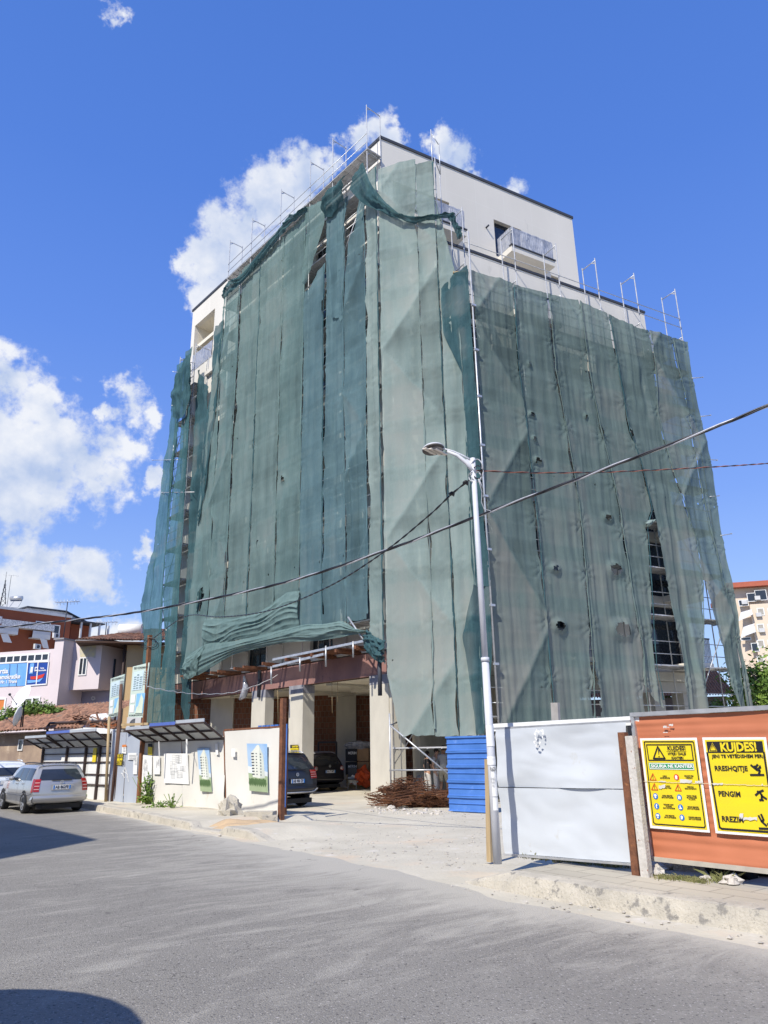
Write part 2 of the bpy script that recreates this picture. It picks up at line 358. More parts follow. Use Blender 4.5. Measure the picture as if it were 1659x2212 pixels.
_m = t.nodes.new('ShaderNodeMixRGB'); t.links.new(_r.outputs[0], _m.inputs[0]); t.links.new(_c, _m.inputs[1]); _m.inputs[2].default_value = (0.50,0.47,0.405,1); _v = t.nodes.new('ShaderNodeTexVoronoi'); _v.feature = 'DISTANCE_TO_EDGE'; _v.inputs['Scale'].default_value = 0.22
_wn = t.nodes.new('ShaderNodeTexNoise'); _wn.inputs['Scale'].default_value = 1.3; _wn.inputs['Detail'].default_value = 6; t.links.new(_tc.outputs['Object'], _wn.inputs['Vector'])
_wm = t.nodes.new('ShaderNodeMixRGB'); _wm.blend_type = 'LINEAR_LIGHT'; _wm.inputs[0].default_value = 0.9; t.links.new(_tc.outputs['Object'], _wm.inputs[1]); t.links.new(_wn.outputs['Color'], _wm.inputs[2]); t.links.new(_wm.outputs[0], _v.inputs['Vector'])
_k = t.nodes.new('ShaderNodeMapRange'); _k.inputs[1].default_value = 0.0; _k.inputs[2].default_value = 0.0035; _k.inputs[3].default_value = 0.7; _k.inputs[4].default_value = 0.0; t.links.new(_v.outputs['Distance'], _k.inputs[0])
_g = t.nodes.new('ShaderNodeMath'); _g.operation = 'MULTIPLY'; t.links.new(_k.outputs[0], _g.inputs[0]); _gm = t.nodes.new('ShaderNodeMapRange'); _gm.inputs[1].default_value = 0.5; _gm.inputs[2].default_value = 0.6; t.links.new(_wn.outputs[0], _gm.inputs[0]); t.links.new(_gm.outputs[0], _g.inputs[1])
_m2 = t.nodes.new('ShaderNodeMixRGB'); t.links.new(_g.outputs[0], _m2.inputs[0]); t.links.new(_m.outputs[0], _m2.inputs[1]); _m2.inputs[2].default_value = (0.07,0.065,0.06,1)
t.links.new(_m2.outputs[0], _b.inputs['Base Color'])
m_dust = mat('dusty_ground', (0.575,0.53,0.43), (0.45,0.415,0.335), 0.8, 0.95, bump=0.6, bscale=18, detail=10,
             spots=[((0.60,0.47,0.34), 0.5, 0.55, 0.2), ((0.33,0.31,0.28), 14, 0.64, 0.05), ((0.62,0.58,0.52), 2.2, 0.58, 0.15)])
m_conc = mat('concrete', (0.60,0.565,0.48), (0.50,0.47,0.40), 1.6, 0.9, bump=0.25, bscale=25, stretch=(1,1,0.5), spots=[((0.30,0.29,0.26), 9, 0.70, 0.03), ((0.66,0.64,0.58), 1.2, 0.6, 0.15)])
m_kerb = mat('kerb_concrete', (0.53,0.485,0.40), (0.39,0.36,0.30), 3, 0.95, bump=0.9, bscale=30, spots=[((0.24,0.225,0.20), 5, 0.58, 0.06), ((0.2,0.19,0.17), 45, 0.62, 0.04)])
m_white = mat('white_render', (0.71,0.675,0.61), (0.64,0.61,0.55), 0.35, 0.85, spots=[((0.50,0.48,0.44), 1.1, 0.66, 0.10)], stretch=(1,1,0.35), bump=0.05, bscale=30)
m_cream = mat('cream_render', (0.74,0.69,0.58), (0.68,0.63,0.53), 0.5, 0.85)
m_grey = mat('charcoal_trim', (0.055,0.06,0.075), None, 2, 0.6)
m_galv = mat('galvanised_steel', (0.62,0.63,0.64), (0.42,0.43,0.44), 5, 0.42, metal=0.55, spec=0.5)
m_deck = mat('steel_deck', (0.60,0.60,0.60), (0.42,0.41,0.40), 3, 0.55, metal=0.4)
m_rust = mat('rusty_steel', (0.24,0.10,0.05), (0.10,0.045,0.028), 8, 0.85, bump=0.4, bscale=50, spots=[((0.34,0.15,0.06), 14, 0.6, 0.1)])
m_redp = mat('red_oxide_beam', (0.35,0.185,0.16), (0.23,0.13,0.12), 1.2, 0.75, spots=[((0.42,0.22,0.17), 1.1, 0.62, 0.05), ((0.10,0.07,0.07), 3, 0.62, 0.1)], stretch=(1,1,0.6))
m_dark = mat('dark_interior', (0.035,0.033,0.03), None, 2, 0.9)
m_glassd = mat('dark_glass', (0.03,0.035,0.045), (0.02,0.024,0.03), 2, 0.06, spec=0.8)
m_black = mat('black_plastic', (0.02,0.02,0.022), None, 4, 0.5)
m_wood = mat('raw_timber', (0.50,0.38,0.22), (0.34,0.25,0.14), 6, 0.8, stretch=(1,1,0.15))
m_rubber = mat('rubber', (0.025,0.025,0.026), None, 10, 0.85)
# faint joints of the insulation boards under the render
_t = m_white.node_tree; _b = [n for n in _t.nodes if n.type == 'BSDF_PRINCIPLED'][0]; _c = _b.inputs['Base Color'].links[0].from_socket
_tc = _t.nodes.new('ShaderNodeTexCoord'); _sx = _t.nodes.new('ShaderNodeSeparateXYZ'); _t.links.new(_tc.outputs['Object'], _sx.inputs[0])
def _mt(op, a, b):
    n = _t.nodes.new('ShaderNodeMath'); n.operation = op
    for i, x in enumerate((a, b)):
        if isinstance(x, (int, float)): n.inputs[i].default_value = x
        else: _t.links.new(x, n.inputs[i])
    return n.outputs[0]
_hx = _mt('ADD', _mt('MULTIPLY', _sx.outputs[0], 0.875), _mt('MULTIPLY', _sx.outputs[1], 0.485))
_j1 = _mt('LESS_THAN', _mt('FRACT', _mt('MULTIPLY', _sx.outputs[2], 0.82), 0), 0.022); _j2 = _mt('LESS_THAN', _mt('FRACT', _mt('MULTIPLY', _hx, 0.55), 0), 0.016)
_j = _mt('MULTIPLY', _mt('MAXIMUM', _j1, _j2), 0.14)
_mm = _t.nodes.new('ShaderNodeMixRGB'); _t.links.new(_j, _mm.inputs[0]); _t.links.new(_c, _mm.inputs[1]); _mm.inputs[2].default_value = (0.9,0.88,0.84,1); _t.links.new(_mm.outputs[0], _b.inputs['Base Color'])
def brick_mat(name, c1, c2, mortar, sc=1.0, bw=0.5, rh=0.25, ms=0.02, rot=None):
    m = bpy.data.materials.new(name); m.use_nodes = True; t = m.node_tree; b = t.nodes['Principled BSDF']
    b.inputs['Roughness'].default_value = 0.9; b.inputs['Specular IOR Level'].default_value = 0.2
    u = t.nodes.new('ShaderNodeUVMap'); br = t.nodes.new('ShaderNodeTexBrick'); t.links.new(u.outputs[0], br.inputs['Vector'])
    br.inputs['Color1'].default_value = (*c1,1); br.inputs['Color2'].default_value = (*c2,1); br.inputs['Mortar'].default_value = (*mortar,1)
    br.inputs['Scale'].default_value = sc; br.inputs['Mortar Size'].default_value = ms; br.inputs['Brick Width'].default_value = bw; br.inputs['Row Height'].default_value = rh
    n = t.nodes.new('ShaderNodeTexNoise'); n.inputs['Scale'].default_value = 3; n.inputs['Detail'].default_value = 6
    mm = t.nodes.new('ShaderNodeMixRGB'); mm.blend_type = 'MULTIPLY'; mm.inputs[0].default_value = 0.6; t.links.new(br.outputs[0], mm.inputs[1]); t.links.new(n.outputs[0], mm.inputs[2])
    t.links.new(mm.outputs[0], b.inputs['Base Color'])
    bp = t.nodes.new('ShaderNodeBump'); bp.inputs['Strength'].default_value = 0.8; bp.inputs['Distance'].default_value = 0.02; bp.invert = True
    t.links.new(br.outputs['Fac'], bp.inputs['Height']); t.links.new(bp.outputs[0], b.inputs['Normal'])
    return m
def plane_uv(o, pl):
    "UVs in metres along the plane"
    me = o.data; uv = me.uv_layers.new(name='UVMap'); off = rootloc(o) if o.parent else o.location
    for p in me.polygons:
        for li in p.loop_indices:
            q = me.vertices[me.loops[li].vertex_index].co+off-pl.p; uv.data[li].uv = (q.dot(pl.d), q.z)
m_brick = brick_mat('hollow_clay_brick', (0.30,0.13,0.08), (0.22,0.09,0.055), (0.30,0.25,0.20), 1.0, 0.22, 0.28, 0.012)
m_brick2 = brick_mat('orange_brick', (0.42,0.14,0.06), (0.34,0.11,0.05), (0.30,0.22,0.17), 1.0, 0.42, 0.17, 0.012)
m_paver = brick_mat('paving', (0.64,0.59,0.48), (0.57,0.525,0.43), (0.40,0.36,0.30), 1.0, 0.6, 0.3, 0.008)

# ---------------------------------------------------------------- ground, road, pavements
def Z0(u, v): return gnd(u, v, 0)
g = MB(); S_ = 900
g.face([(-S_,-S_,-0.03),(S_,-S_,-0.03),(S_,S_,-0.03),(-S_,S_,-0.03)])
g.build('ground', mat('far_ground', (0.30,0.27,0.21), (0.22,0.21,0.16), 0.05, 0.95, spots=[((0.14,0.17,0.08), 0.08, 0.55, 0.1)]), kind='structure')
edge_px = [(1659,2046),(1400,2003),(1100,1946),(1000,1918),(900,1893),(800,1871),(700,1850),(600,1832),(500,1814),(440,1803),(380,1790),(300,1771),(200,1752),(100,1730),(0,1712)]
edge = [Z0(*q) for q in edge_px]
e0 = edge[0]+(edge[0]-edge[2]).normalized()*14; eN = edge[-1]+(edge[-1]-edge[-3]).normalized()*70
raw = [e0]+edge+[eN]; pts = []
for i in range(len(raw)-1):
    a, b = raw[i], raw[i+1]; n = max(1, int((b-a).length/0.25))
    for k in range(n):
        p = a.lerp(b, k/n); q = noise.noise(p*1.3)*0.16+noise.noise(p*5)*0.06
        pts.append(p+V((0.8,0.58,0))*q)
pts.append(eN)
g = MB()
far = V((-0.81,-0.58,0))
for i in range(len(pts)-1):
    a, b = pts[i], pts[i+1]
    prev = 0
    for q_ in (0.25,0.6,1.1,1.8,2.8,4.2,6.5,10,16,30):
        g.face([a+far*prev, b+far*prev, b+far*q_, a+far*q_]); prev = q_
road = g.build('road', m_asph, kind='structure')
_me = road.data; _ta = _me.attributes.new('dust', 'FLOAT', 'POINT'); _vals = []
_drive = Z0(820,1850)
for i in range(len(pts)-1):
    a, b = pts[i], pts[i+1]; prev = 0
    for q_ in (0.25,0.6,1.1,1.8,2.8,4.2,6.5,10,16,30):
        for (pp, dd) in ((a,prev),(b,prev),(b,q_),(a,q_)):
            P_ = pp+far*dd; gate = exp(-((P_-_drive).length/5.5)**2); _vals.append(0.42*exp(-dd/0.45)+0.40*gate*exp(-dd/4.5)+0.05*exp(-dd/6))
        prev = q_
_ta.data.foreach_set('value', _vals)
g = MB()
back = V((0.58,0.81,0))
for i in range(len(pts)-1):
    a, b = pts[i]-V((0,0,0.008)), pts[i+1]-V((0,0,0.008))
    g.face([b, a, a+back*60, b+back*60])
g.build('site_ground', m_dust, kind='structure')
# dusty skirt feathering over the asphalt edge (a thin drift of dust, ragged outline)
m_drift = mat('dust_drift', (0.50,0.455,0.38), (0.40,0.365,0.31), 2.5, 0.95, bump=0.4, bscale=40)
def drift(name, seed, cx, cy, w_, l_, az, z):
    mb = MB(); d = V((sin(radians(az)), cos(radians(az)), 0)); n = V((d.y, -d.x, 0)); rim = []
    for k in range(40):
        a = 2*pi*k/40; r = 1+0.45*noise.noise(V((cos(a)*1.5+seed, sin(a)*1.5, seed)))+0.25*noise.noise(V((cos(a)*5+seed, sin(a)*5, seed)))
        rim.append(V((cx, cy, z))+d*cos(a)*l_*r+n*sin(a)*w_*r)
    mb.face(rim); return mb.build(name, m_drift, kind='stuff')
# kerb + pavement on the right
kb = [(1003,1905),(1030,1912),(1100,1926),(1200,1945),(1300,1963),(1400,1980),(1520,1998),(1659,2018)]
base = [Z0(*q) for q in kb]; base.append(base[-1]+(base[-1]-base[-3]).normalized()*9)
dense = []
for i in range(len(base)-1):
    n = max(1, int((base[i+1]-base[i]).length/0.12))
    for k in range(n): dense.append(base[i].lerp(base[i+1], k/n))
dense.append(base[-1])
PH = 0.2
inw = V((0.80,0.60,0))
kk = MB(); tp = []
for i, p in enumerate(dense):
    hgt = min(PH, 0.02+i*0.03); j = abs(noise.noise(p*4)*0.05+noise.noise(p*14)*0.02)
    chip = max(0, noise.noise(p*2.2+V((5,0,0)))-0.25)*0.25
    tp.append((p+V((0,0,-0.02))-inw*0.0, p+inw*(0.02+j)+V((0,0,hgt*0.5)), p+inw*(0.05+j+chip)+V((0,0,hgt-0.012)), p+inw*(0.10+j+chip)+V((0,0,hgt)), p+inw*0.30+V((0,0,hgt+0.002))))
for i in range(len(tp)-1):
    for k in range(4): kk.face([tp[i][k], tp[i+1][k], tp[i+1][k+1], tp[i][k+1]])
# broken end
kk.face([tp[0][0], tp[0][4], tp[0][2]])
kk.build('kerb', m_kerb, kind='structure')
pv = MB()
for i in range(len(tp)-1):
    a, b = tp[i][4], tp[i+1][4]
    pv.face([a, b, b+inw*1.35+V((0,0,0.01)), a+inw*1.35+V((0,0,0.01))])
pvo = pv.build('pavement', m_paver, kind='structure')
me = pvo.data; uv = me.uv_layers.new(name='UVMap')
for p in me.polygons:
    for li in p.loop_indices:
        q = me.vertices[me.loops[li].vertex_index].co; uv.data[li].uv = (q.x*0.58-q.y*0.81, q.x*0.81+q.y*0.58)
# soil strip behind the right-hand pavement, level with it
sp = MB()
for i in range(len(tp)-1):
    a, b = tp[i][4]+inw*1.35+V((0,0,0.008)), tp[i+1][4]+inw*1.35+V((0,0,0.008))
    sp.grid(lambda u, v, a=a, b=b: a.lerp(b, u)+inw*v*3.2+V((0,0,0.05*noise.noise((a.lerp(b,u)+inw*v*3.2)*2.5)*(v>0)-max(0, v-0.35)*0.2)), 1, 10)
sp.build('soil_verge', m_dust, kind='structure')
# pavement on the left
kl = [(575,1818),(540,1813),(480,1803),(420,1794),(360,1782),(300,1768),(240,1757),(190,1748),(120,1735)]
base = [Z0(*q) for q in kl]; base.append(base[-1]+(base[-1]-base[-3]).normalized()*25)
dense2 = []
for i in range(len(base)-1):
    n = max(1, int((base[i+1]-base[i]).length/0.2))
    for k in range(n): dense2.append(base[i].lerp(base[i+1], k/n))
kk = MB(); pv = MB(); tp2 = []
for i, p in enumerate(dense2):
    gap = 1.0 if not (9 < i < 17) else 0.25
    hgt = min(0.16, -0.03+i*0.05)*gap; j = noise.noise(p*3)*0.05
    tp2.append((p-V((0,0,0.02)), p+inw*(0.03+j)+V((0,0,hgt-0.02)), p+inw*(0.08+j)+V((0,0,hgt)), p+inw*0.28+V((0,0,hgt))))
for i in range(len(tp2)-1):
    for k in range(3): kk.face([tp2[i][k], tp2[i+1][k], tp2[i+1][k+1], tp2[i][k+1]])
    a, b = tp2[i][3], tp2[i+1][3]
    pv.grid(lambda u, v, a=a, b=b: a.lerp(b, u)+inw*v*(3.5 if i > 14 else 2.4)+V((0,0,0.03*noise.noise(a.lerp(b,u)*2+inw*v*5)*(v>0)-max(0,v-.5)*0.18)), 1, 8)
kk.build('kerb', m_kerb, kind='structure'); pv.build('pavement', m_dust, kind='structure')

rr = random.Random(88); mb = MB(); m_peb = mat('pebble', (0.50,0.46,0.40), (0.30,0.28,0.25), 3, 0.95, contrast=2)
for k in range(900):
    u = 600+rr.random()*470; v = 1745+rr.random()**0.8*130; p = gnd(u, v, 0)
    if v > 1835+(u-600)*0.12: continue
    r = 0.006+rr.random()**5*0.035; mb.blob(p+V((0,0,-.004)), r, r*.8, r*.6, k, .4, 2)
for k in range(260):
    j = int(rr.random()*(len(dense)-2)); p = dense[j]-inw*(rr.random()*.5-.08)+V((0,0,.004)); r = 0.005+rr.random()**4*0.03; mb.blob(p, r, r, r*.6, k, .4, 2)
mb.build('gravel', m_peb, None, 'loose pebbles scattered over the dusty site entrance', 'gravel', kind='stuff')
# ---------------------------------------------------------------- tower under construction
K = Z0(850, 1728)
BL = Pl(K, -41.5); BR = Pl(K, 61.0)
LL = (V((-12.45,42.31,0))-BL.p).dot(BL.d)          # length of the street front
LR = (V((10.73,33.91,0))-BR.p).dot(BR.d)
L1 = BL.pt(LL, 0); R1 = BR.pt(LR, 0); BK = L1+(R1-V((K.x,K.y,0)))
ROOFZ, SLABZ, FH = 29.6, 5.0, 3.06
tower = thing('apartment_tower', 'tall pale unfinished apartment tower wrapped in green debris netting', 'building', (K.x, K.y, 0))
hl = []                                            # openings of the street front
floors = [SLABZ+0.55+FH*k for k in range(8)]
for k, z in enumerate(floors[:7]):
    for (a0, a1, zz0, zz1) in ((1.2,2.6,0.9,2.3),(3.6,5.2,0.0,2.3),(6.4,7.4,0.9,2.3),(8.6,10.4,0.0,2.3),(11.6,12.8,0.9,2.3),(14.0,15.8,0.0,2.3)):
        hl.append((a0, a1, z+zz0, z+zz1))
lz0, lz1 = 25.0, 28.3
loggia = (LL-3.1, LL-0.45, lz0, lz1)
mb = MB(); BL.wall(mb, 0, LL, SLABZ+0.35, ROOFZ, hl+[loggia], 0.3, 0); mb.build('street_front_wall', m_white, tower)
hr = []
def pr(u, v): return BR.SZ(u, v)
a, z1 = pr(1066,470); b, z0 = pr(1128,515)
W1 = (a, b, z0-1.7, z1-0.1)
a2, zt = pr(1172,519); b2, zb = pr(1190,534)
W2 = (a2, b2, zb-0.9, zt)
a3, zt3 = pr(945,428); b3, _ = pr(971,450); W3 = (0.6, b3, zt3-2.2, zt3)
a4, zt4 = pr(1190,594); b4, zb4 = pr(1208,603); W4 = (a4, b4, zb4-1.0, zt4)
hr = [W1, W2, W3, W4]
for z in floors[:5]: hr += [(1.5,3.1,z,z+2.3),(5.0,6.4,z+.9,z+2.3),(8.2,9.8,z,z+2.3)]
mb = MB(); BR.wall(mb, 0, LR, SLABZ+0.35, ROOFZ, hr, 0.3, 0)
mb.build('side_wall', m_white, tower)
mb = MB()
for (p, q) in ((R1, BK), (BK, L1)):
    mb.face([p+V((0,0,5.35)), q+V((0,0,5.35)), q+V((0,0,ROOFZ)), p+V((0,0,ROOFZ))])
mb.face([V((K.x,K.y,ROOFZ-0.4)), R1+V((0,0,ROOFZ-0.4)), BK+V((0,0,ROOFZ-0.4)), L1+V((0,0,ROOFZ-0.4))])
mb.build('rear_wall', m_white, tower)
mb = MB()                                           # dark coping round the roof
BL.slab(mb, -0.05, LL+0.05, ROOFZ, ROOFZ+0.16, -0.32, 0.05); BR.slab(mb, 0.05, LR+0.05, ROOFZ, ROOFZ+0.155, -0.32, 0.05)
mb.build('roof_coping', m_grey, tower)
mb = MB()                                           # floors inside, seen through openings
inset = lambda p: p
for z in floors+[SLABZ-0.3]:
    c = (K.to_3d()+R1+BK+L1)/4; c.z = 0
    q = [c+(V((p.x,p.y,0))-c)*0.965 for p in (K, R1, BK, L1)]
    mb.prism([p+V((0,0,z-0.28)) for p in q], V((0,0,0.25)))
mb.build('floor_slab', m_cream, tower)
mb = MB()                                           # core walls
c = (V((K.x,K.y,0))+R1+BK+L1)/4
q = [c+(V((p.x,p.y,0))-c)*0.62 for p in (K, R1, BK, L1)]
mb.prism([p+V((0,0,5.4)) for p in q], V((0,0,23.6))); mb.build('inner_wall', m_cream, tower)
def window(pl, h, deep=0.16, mf=None):
    mb = MB(); a0, a1, z0, z1 = h[:4]; f = 0.06
    for (x0,x1,y0,y1) in ((a0,a1,z0,z0+f),(a0,a1,z1-f,z1),(a0,a0+f,z0+f,z1-f),(a1-f,a1,z0+f,z1-f),((a0+a1)/2-f/2,(a0+a1)/2+f/2,z0+f,z1-f)):
        pl.slab(mb, x0, x1, y0, y1, -deep-0.06, -deep)
    w_ = mb.build('window', m_grey if mf is None else mf, tower)
    mb = MB(); pl.rect(mb, a0+f, a1-f, z0+f, z1-f, -deep-0.03); mb.build('pane', m_glassd, w_)
for h in hl: window(BL, h)
for h in hr[1:]: window(BR, h)
window(BR, (W1[0], W1[1], W1[2], W1[3]), 0.2)
# loggia at the top left
mb = MB(); a0, a1, z0, z1 = loggia
mb.face([BL.pt(a0,z0,-1.7), BL.pt(a1,z0,-1.7), BL.pt(a1,z1,-1.7), BL.pt(a0,z1,-1.7)])
mb.face([BL.pt(a0,z1,-0.3), BL.pt(a1,z1,-0.3), BL.pt(a1,z1,-1.7), BL.pt(a0,z1,-1.7)])
mb.face([BL.pt(a0,z0,-0.3), BL.pt(a1,z0,-0.3), BL.pt(a1,z0,-1.7), BL.pt(a0,z0,-1.7)])
for a in (a0, a1): mb.face([BL.pt(a,z0,-0.3), BL.pt(a,z1,-0.3), BL.pt(a,z1,-1.7), BL.pt(a,z0,-1.7)])
mb.build('loggia', m_cream, tower)
m_wrap = mat('clear_plastic_wrap', (0.58,0.60,0.66), (0.28,0.30,0.36), 7, 0.16, bump=1.0, bscale=9, spec=1.0, stretch=(1,1,0.5), alpha=0.72)
def wrapped_rail(pl, a0, a1, z, h, o0, seed, ends=False, m=None):
    mb = MB()
    def fn(u, v): return pl.pt(a0+(a1-a0)*u, z+h*v+0.03*noise.noise(V((u*9,seed,0)))*v, o0+0.05*noise.noise(V((u*(a1-a0)*5+v, v*2, seed))))
    mb.grid(fn, int((a1-a0)/0.1), 8)
    if ends:
        for a in (a0, a1): mb.grid(lambda u, v: pl.pt(a+0.03*noise.noise(V((u*5,v*3,seed))), z+h*v, o0*(u)), 8, 8)
    o = mb.build('wrapped_railing', m_wrap if m is None else m, tower)
    mb = MB(); mb.bar(pl.pt(a0,z+h-0.02,o0-0.06), pl.pt(a1,z+h-0.02,o0-0.06), 0.05, 0.05)
    k = int((a1-a0)/0.12)
    for i in range(k+1): mb.bar(pl.pt(a0+(a1-a0)*i/k, z, o0-0.06), pl.pt(a0+(a1-a0)*i/k, z+h, o0-0.06), 0.02, 0.02)
    mb.build('railing_bars', m_grey, tower)
wrapped_rail(BL, a0+0.02, a1-0.02, z0-0.1, 1.15, 0.03, 3)
# balconies on the pale side wall (upper right)
def balcony(pl, a0, a1, z, dep, seed, rail=True, th=0.32, ends=True):
    mb = MB(); pl.slab(mb, a0, a1, z-th, z, 0.0, dep, 0); mb.build('balcony_slab', m_white, tower)
    mb = MB(); pl.slab(mb, a0-0.04, a1+0.04, z+0.003, z+0.07, dep-0.14, dep+0.05)
    mb.build('balcony_edge', m_grey, tower)
    if rail: wrapped_rail(pl, a0+0.05, a1-0.05, z+0.07, 1.05, dep-0.02, seed, ends)
sa, sz_ = BR.SZ(1105,530,1.1); sb, _ = BR.SZ(1201,588,1.1)
balcony(BR, sa, sb, BR.SZ(1110,531,1.1)[1], 1.1, 4)
sb3, szz = BR.SZ(1007,498,1.1)
balcony(BR, 0.9, sb3, szz, 1.1, 8)
# loudspeaker-like scuppers on the parapet wall
for (u, v) in ((919,460),(974,477),(1050,502),(1137,530)) :
    mb = MB(); s_, z_ = BR.SZ(u-30 if u < 930 else u, v-10)
    mb.tube(BR.pt(s_, z_, -0.02), BR.pt(s_, z_, 0.22), 0.045, 8); mb.build('drain_spout', m_grey, tower)
# balconies of the street front (seen through the net)
for k, z in enumerate(floors[1:7]):
    for (a0, a1) in ((3.0,6.0),(8.0,11.0),(13.4,16.4)):
        mb = MB(); BL.slab(mb, a0, a1, z-0.25, z, 0, 0.2); mb.build('sill_band', m_white, tower)
for z in floors[:5]:
    balcony(BR, 7.6, 10.2, z, 0.9, int(z), True, 0.25)

# lower wing with terrace, set forward of the tower's side
NLp = Pl(V((K.x,K.y,0))+BL.n*1.12, -41.5)
TL = NLp.P(835, 1400); TL.z = 0
NCp = Pl(TL, 108.5)
NRs = NCp.P(1014, 600); NRs.z = 0
NRp = Pl(NRs, 61.5)
WG = Pl(NRs - NRp.n*1.35, 61.5)
wa = WG.S(962, 540); wb = WG.S(1392, 683); wz = WG.SZ(1300, 645)[1]
WD = (WG.p-BR.p).dot(BR.n)+0.0
wing = thing('apartment_wing', 'lower pale wing of the unfinished tower behind torn netting, terrace on its roof', 'building', WG.pt(wa, 0))
hw = []
for k in range(6):
    z = 4.6+0.3+k*2.9
    for (f0, f1, y0, y1) in ((1.0,2.2,0.9,2.2),(3.2,4.8,0,2.2),(6.0,7.2,0.9,2.2),(8.2,11.2,0,2.45)):
        if wa+f1 < wb-0.3 and z+y1 < 20.2: hw.append((wa+f0, wa+f1, z+y0, z+y1))
mb = MB(); WG.wall(mb, wa, wb, 4.6, wz, hw, 0.3)
mb.face([WG.pt(wa,4.6), WG.pt(wa,4.6,-3), WG.pt(wa,wz,-3), WG.pt(wa,wz)]); mb.face([WG.pt(wb,4.6), WG.pt(wb,4.6,-9), WG.pt(wb,wz,-9), WG.pt(wb,wz)])
mb.face([WG.pt(wa,4.6), WG.pt(wb,4.6), WG.pt(wb,4.6,-9), WG.pt(wa,4.6,-9)]); mb.face([WG.pt(wa,wz-1.0,-0.3), WG.pt(wb,wz-1.0,-0.3), WG.pt(wb,wz-1.0,-9), WG.pt(wa,wz-1.0,-9)])
mb.build('wing_wall', m_white, wing)
mb = MB(); WG.slab(mb, wa-0.04, wb+0.04, wz, wz+0.12, -0.34, 0.05)
mb.bar(WG.pt(wa-0.0,wz+0.06,-0.35), WG.pt(wa-0.0,wz+0.06,-3), 0.3, 0.12); mb.build('wing_coping', m_grey, wing)
mb = MB(); WG.slab(mb, wa-0.2, wb+0.2, 4.2, 4.58, -9, 0.1); WG.slab(mb, wa, wb, 3.8, 4.19, -0.5, 0.0); mb.build('wing_slab', m_conc, wing)
for a in (wa+0.4, wa+5.0, wa+9.6, wb-0.5):
    mb = MB(); WG.slab(mb, a-0.3, a+0.3, 0, 3.8, -0.75, -0.15); mb.build('wing_pillar', m_conc, wing)
for h in hw:
    mb = MB(); a0, a1, z0, z1 = h; f = 0.06
    for (x0,x1,y0,y1) in ((a0,a1,z0,z0+f),(a0,a1,z1-f,z1),(a0,a0+f,z0+f,z1-f),(a1-f,a1,z0+f,z1-f)): WG.slab(mb, x0, x1, y0, y1, -0.2, -0.14)
    w_ = mb.build('window', m_grey, wing); mb = MB(); WG.rect(mb, a0+f, a1-f, z0+f, z1-f, -0.17); mb.build('pane', m_glassd, w_)
for k in range(6):
    z = 4.9+k*2.9
    for (a0, a1) in ((wa+2.8, wa+5.3),(wa+10.4, wb)):
        mb = MB(); WG.slab(mb, a0, a1, z-0.26, z, 0.004, 0.95); mb.build('balcony_slab', m_white, wing)
        mb = MB(); mb.grid(lambda u, v: WG.pt(a0+(a1-a0)*u, z+1.0*v, 0.9+0.04*noise.noise(V((u*12, v*2, k)))), 24, 6)
        mb.build('wrapped_railing', m_wrap, wing)
        mb = MB(); WG.slab(mb, a0, a1, z+1.0, z+1.05, 0.86, 0.93)
        for i in range(17): WG.slab(mb, a0+(a1-a0)*i/16-.01, a0+(a1-a0)*i/16+.01, z, z+1.0, 0.86, 0.88)
        mb.build('balcony_rail', m_grey, wing)
# ------------- open ground floor of the tower
BZ0, BZ1 = 4.42, 5.3
mb = MB(); BL.slab(mb, 0.0, LL, BZ0, BZ1, -0.45, -0.02)
ob = mb.build('edge_beam', m_redp, tower, label='stained red-oxide concrete edge beam')
mb = MB(); BR.slab(mb, 0.45, LR, BZ0, BZ1, -0.45, -0.02); mb.build('edge_beam', m_conc, tower)
mb = MB(); q = [p+(c-p)*0.03 for p in (V((K.x,K.y,0)), R1, BK, L1)]
mb.prism([V((p.x,p.y,BZ0+0.3)) for p in q], V((0,0,0.2))); mb.build('first_floor_slab', m_conc, tower)
mb = MB()                                            # ceiling beams
for a in (4.5, 8.2, 12.5): mb.obox(BL.pt(a, BZ0+0.1, -6.5), BL.d*0.2, BL.n*6.0, V((0,0,0.2)))
mb.obox(BL.pt(9, BZ0+0.1, -5.0), BL.d*9, BL.n*0.2, V((0,0,0.195)))
mb.build('ceiling_beam', m_conc, tower)
m_plinth = mat('grey_pillar_wrap', (0.33,0.33,0.36), (0.22,0.22,0.25), 5, 0.8, stretch=(1,1,0.3))
def pillar(u0, u1, u2, v, seed):
    a1 = BL.S(u0, v); a0 = BL.S(u1, v)
    # depth of the end face from u2
    dep = 0.3
    for k in range(200):
        dep = 0.1+k*0.02
        q = BL.pt(a0, 3, -dep); zz = (q-EYE); s = zz.dot(cF); uu = 829.5+FPX*zz.dot(cR)/s
        if u2 is None or uu >= u2: break
    if u2 is None: dep = 0.8
    mb = MB(); BL.slab(mb, a0, a1, -0.02, 4.42, -dep, 0.0); p_ = mb.build('pillar', m_conc, tower)
    mb = MB(); BL.slab(mb, a0-0.006, a1+0.006, 4.08, 4.425, -dep-0.006, 0.006); mb.build('pillar_head', m_plinth, p_)
    return a0, a1, dep
pillar(543.5,572.5,589.5,1530,1); pillar(624,654,678,1530,2); pillar(799,840,None,1530,3)
mb = MB(); BL.slab(mb, LL-0.7, LL, -0.02, 4.42, -0.8, 0.0); mb.build('pillar', m_conc, tower)
for a in (3.6, 7.4, LR-0.5):
    mb = MB(); BR.slab(mb, a-0.35, a+0.35, -0.02, 4.42, -0.7, -0.02); mb.build('pillar', m_conc, tower)
mb = MB(); BR.slab(mb, 0.0, 0.55, -0.02, 4.42, -0.4, -0.003); mb.build('pillar', m_conc, tower)
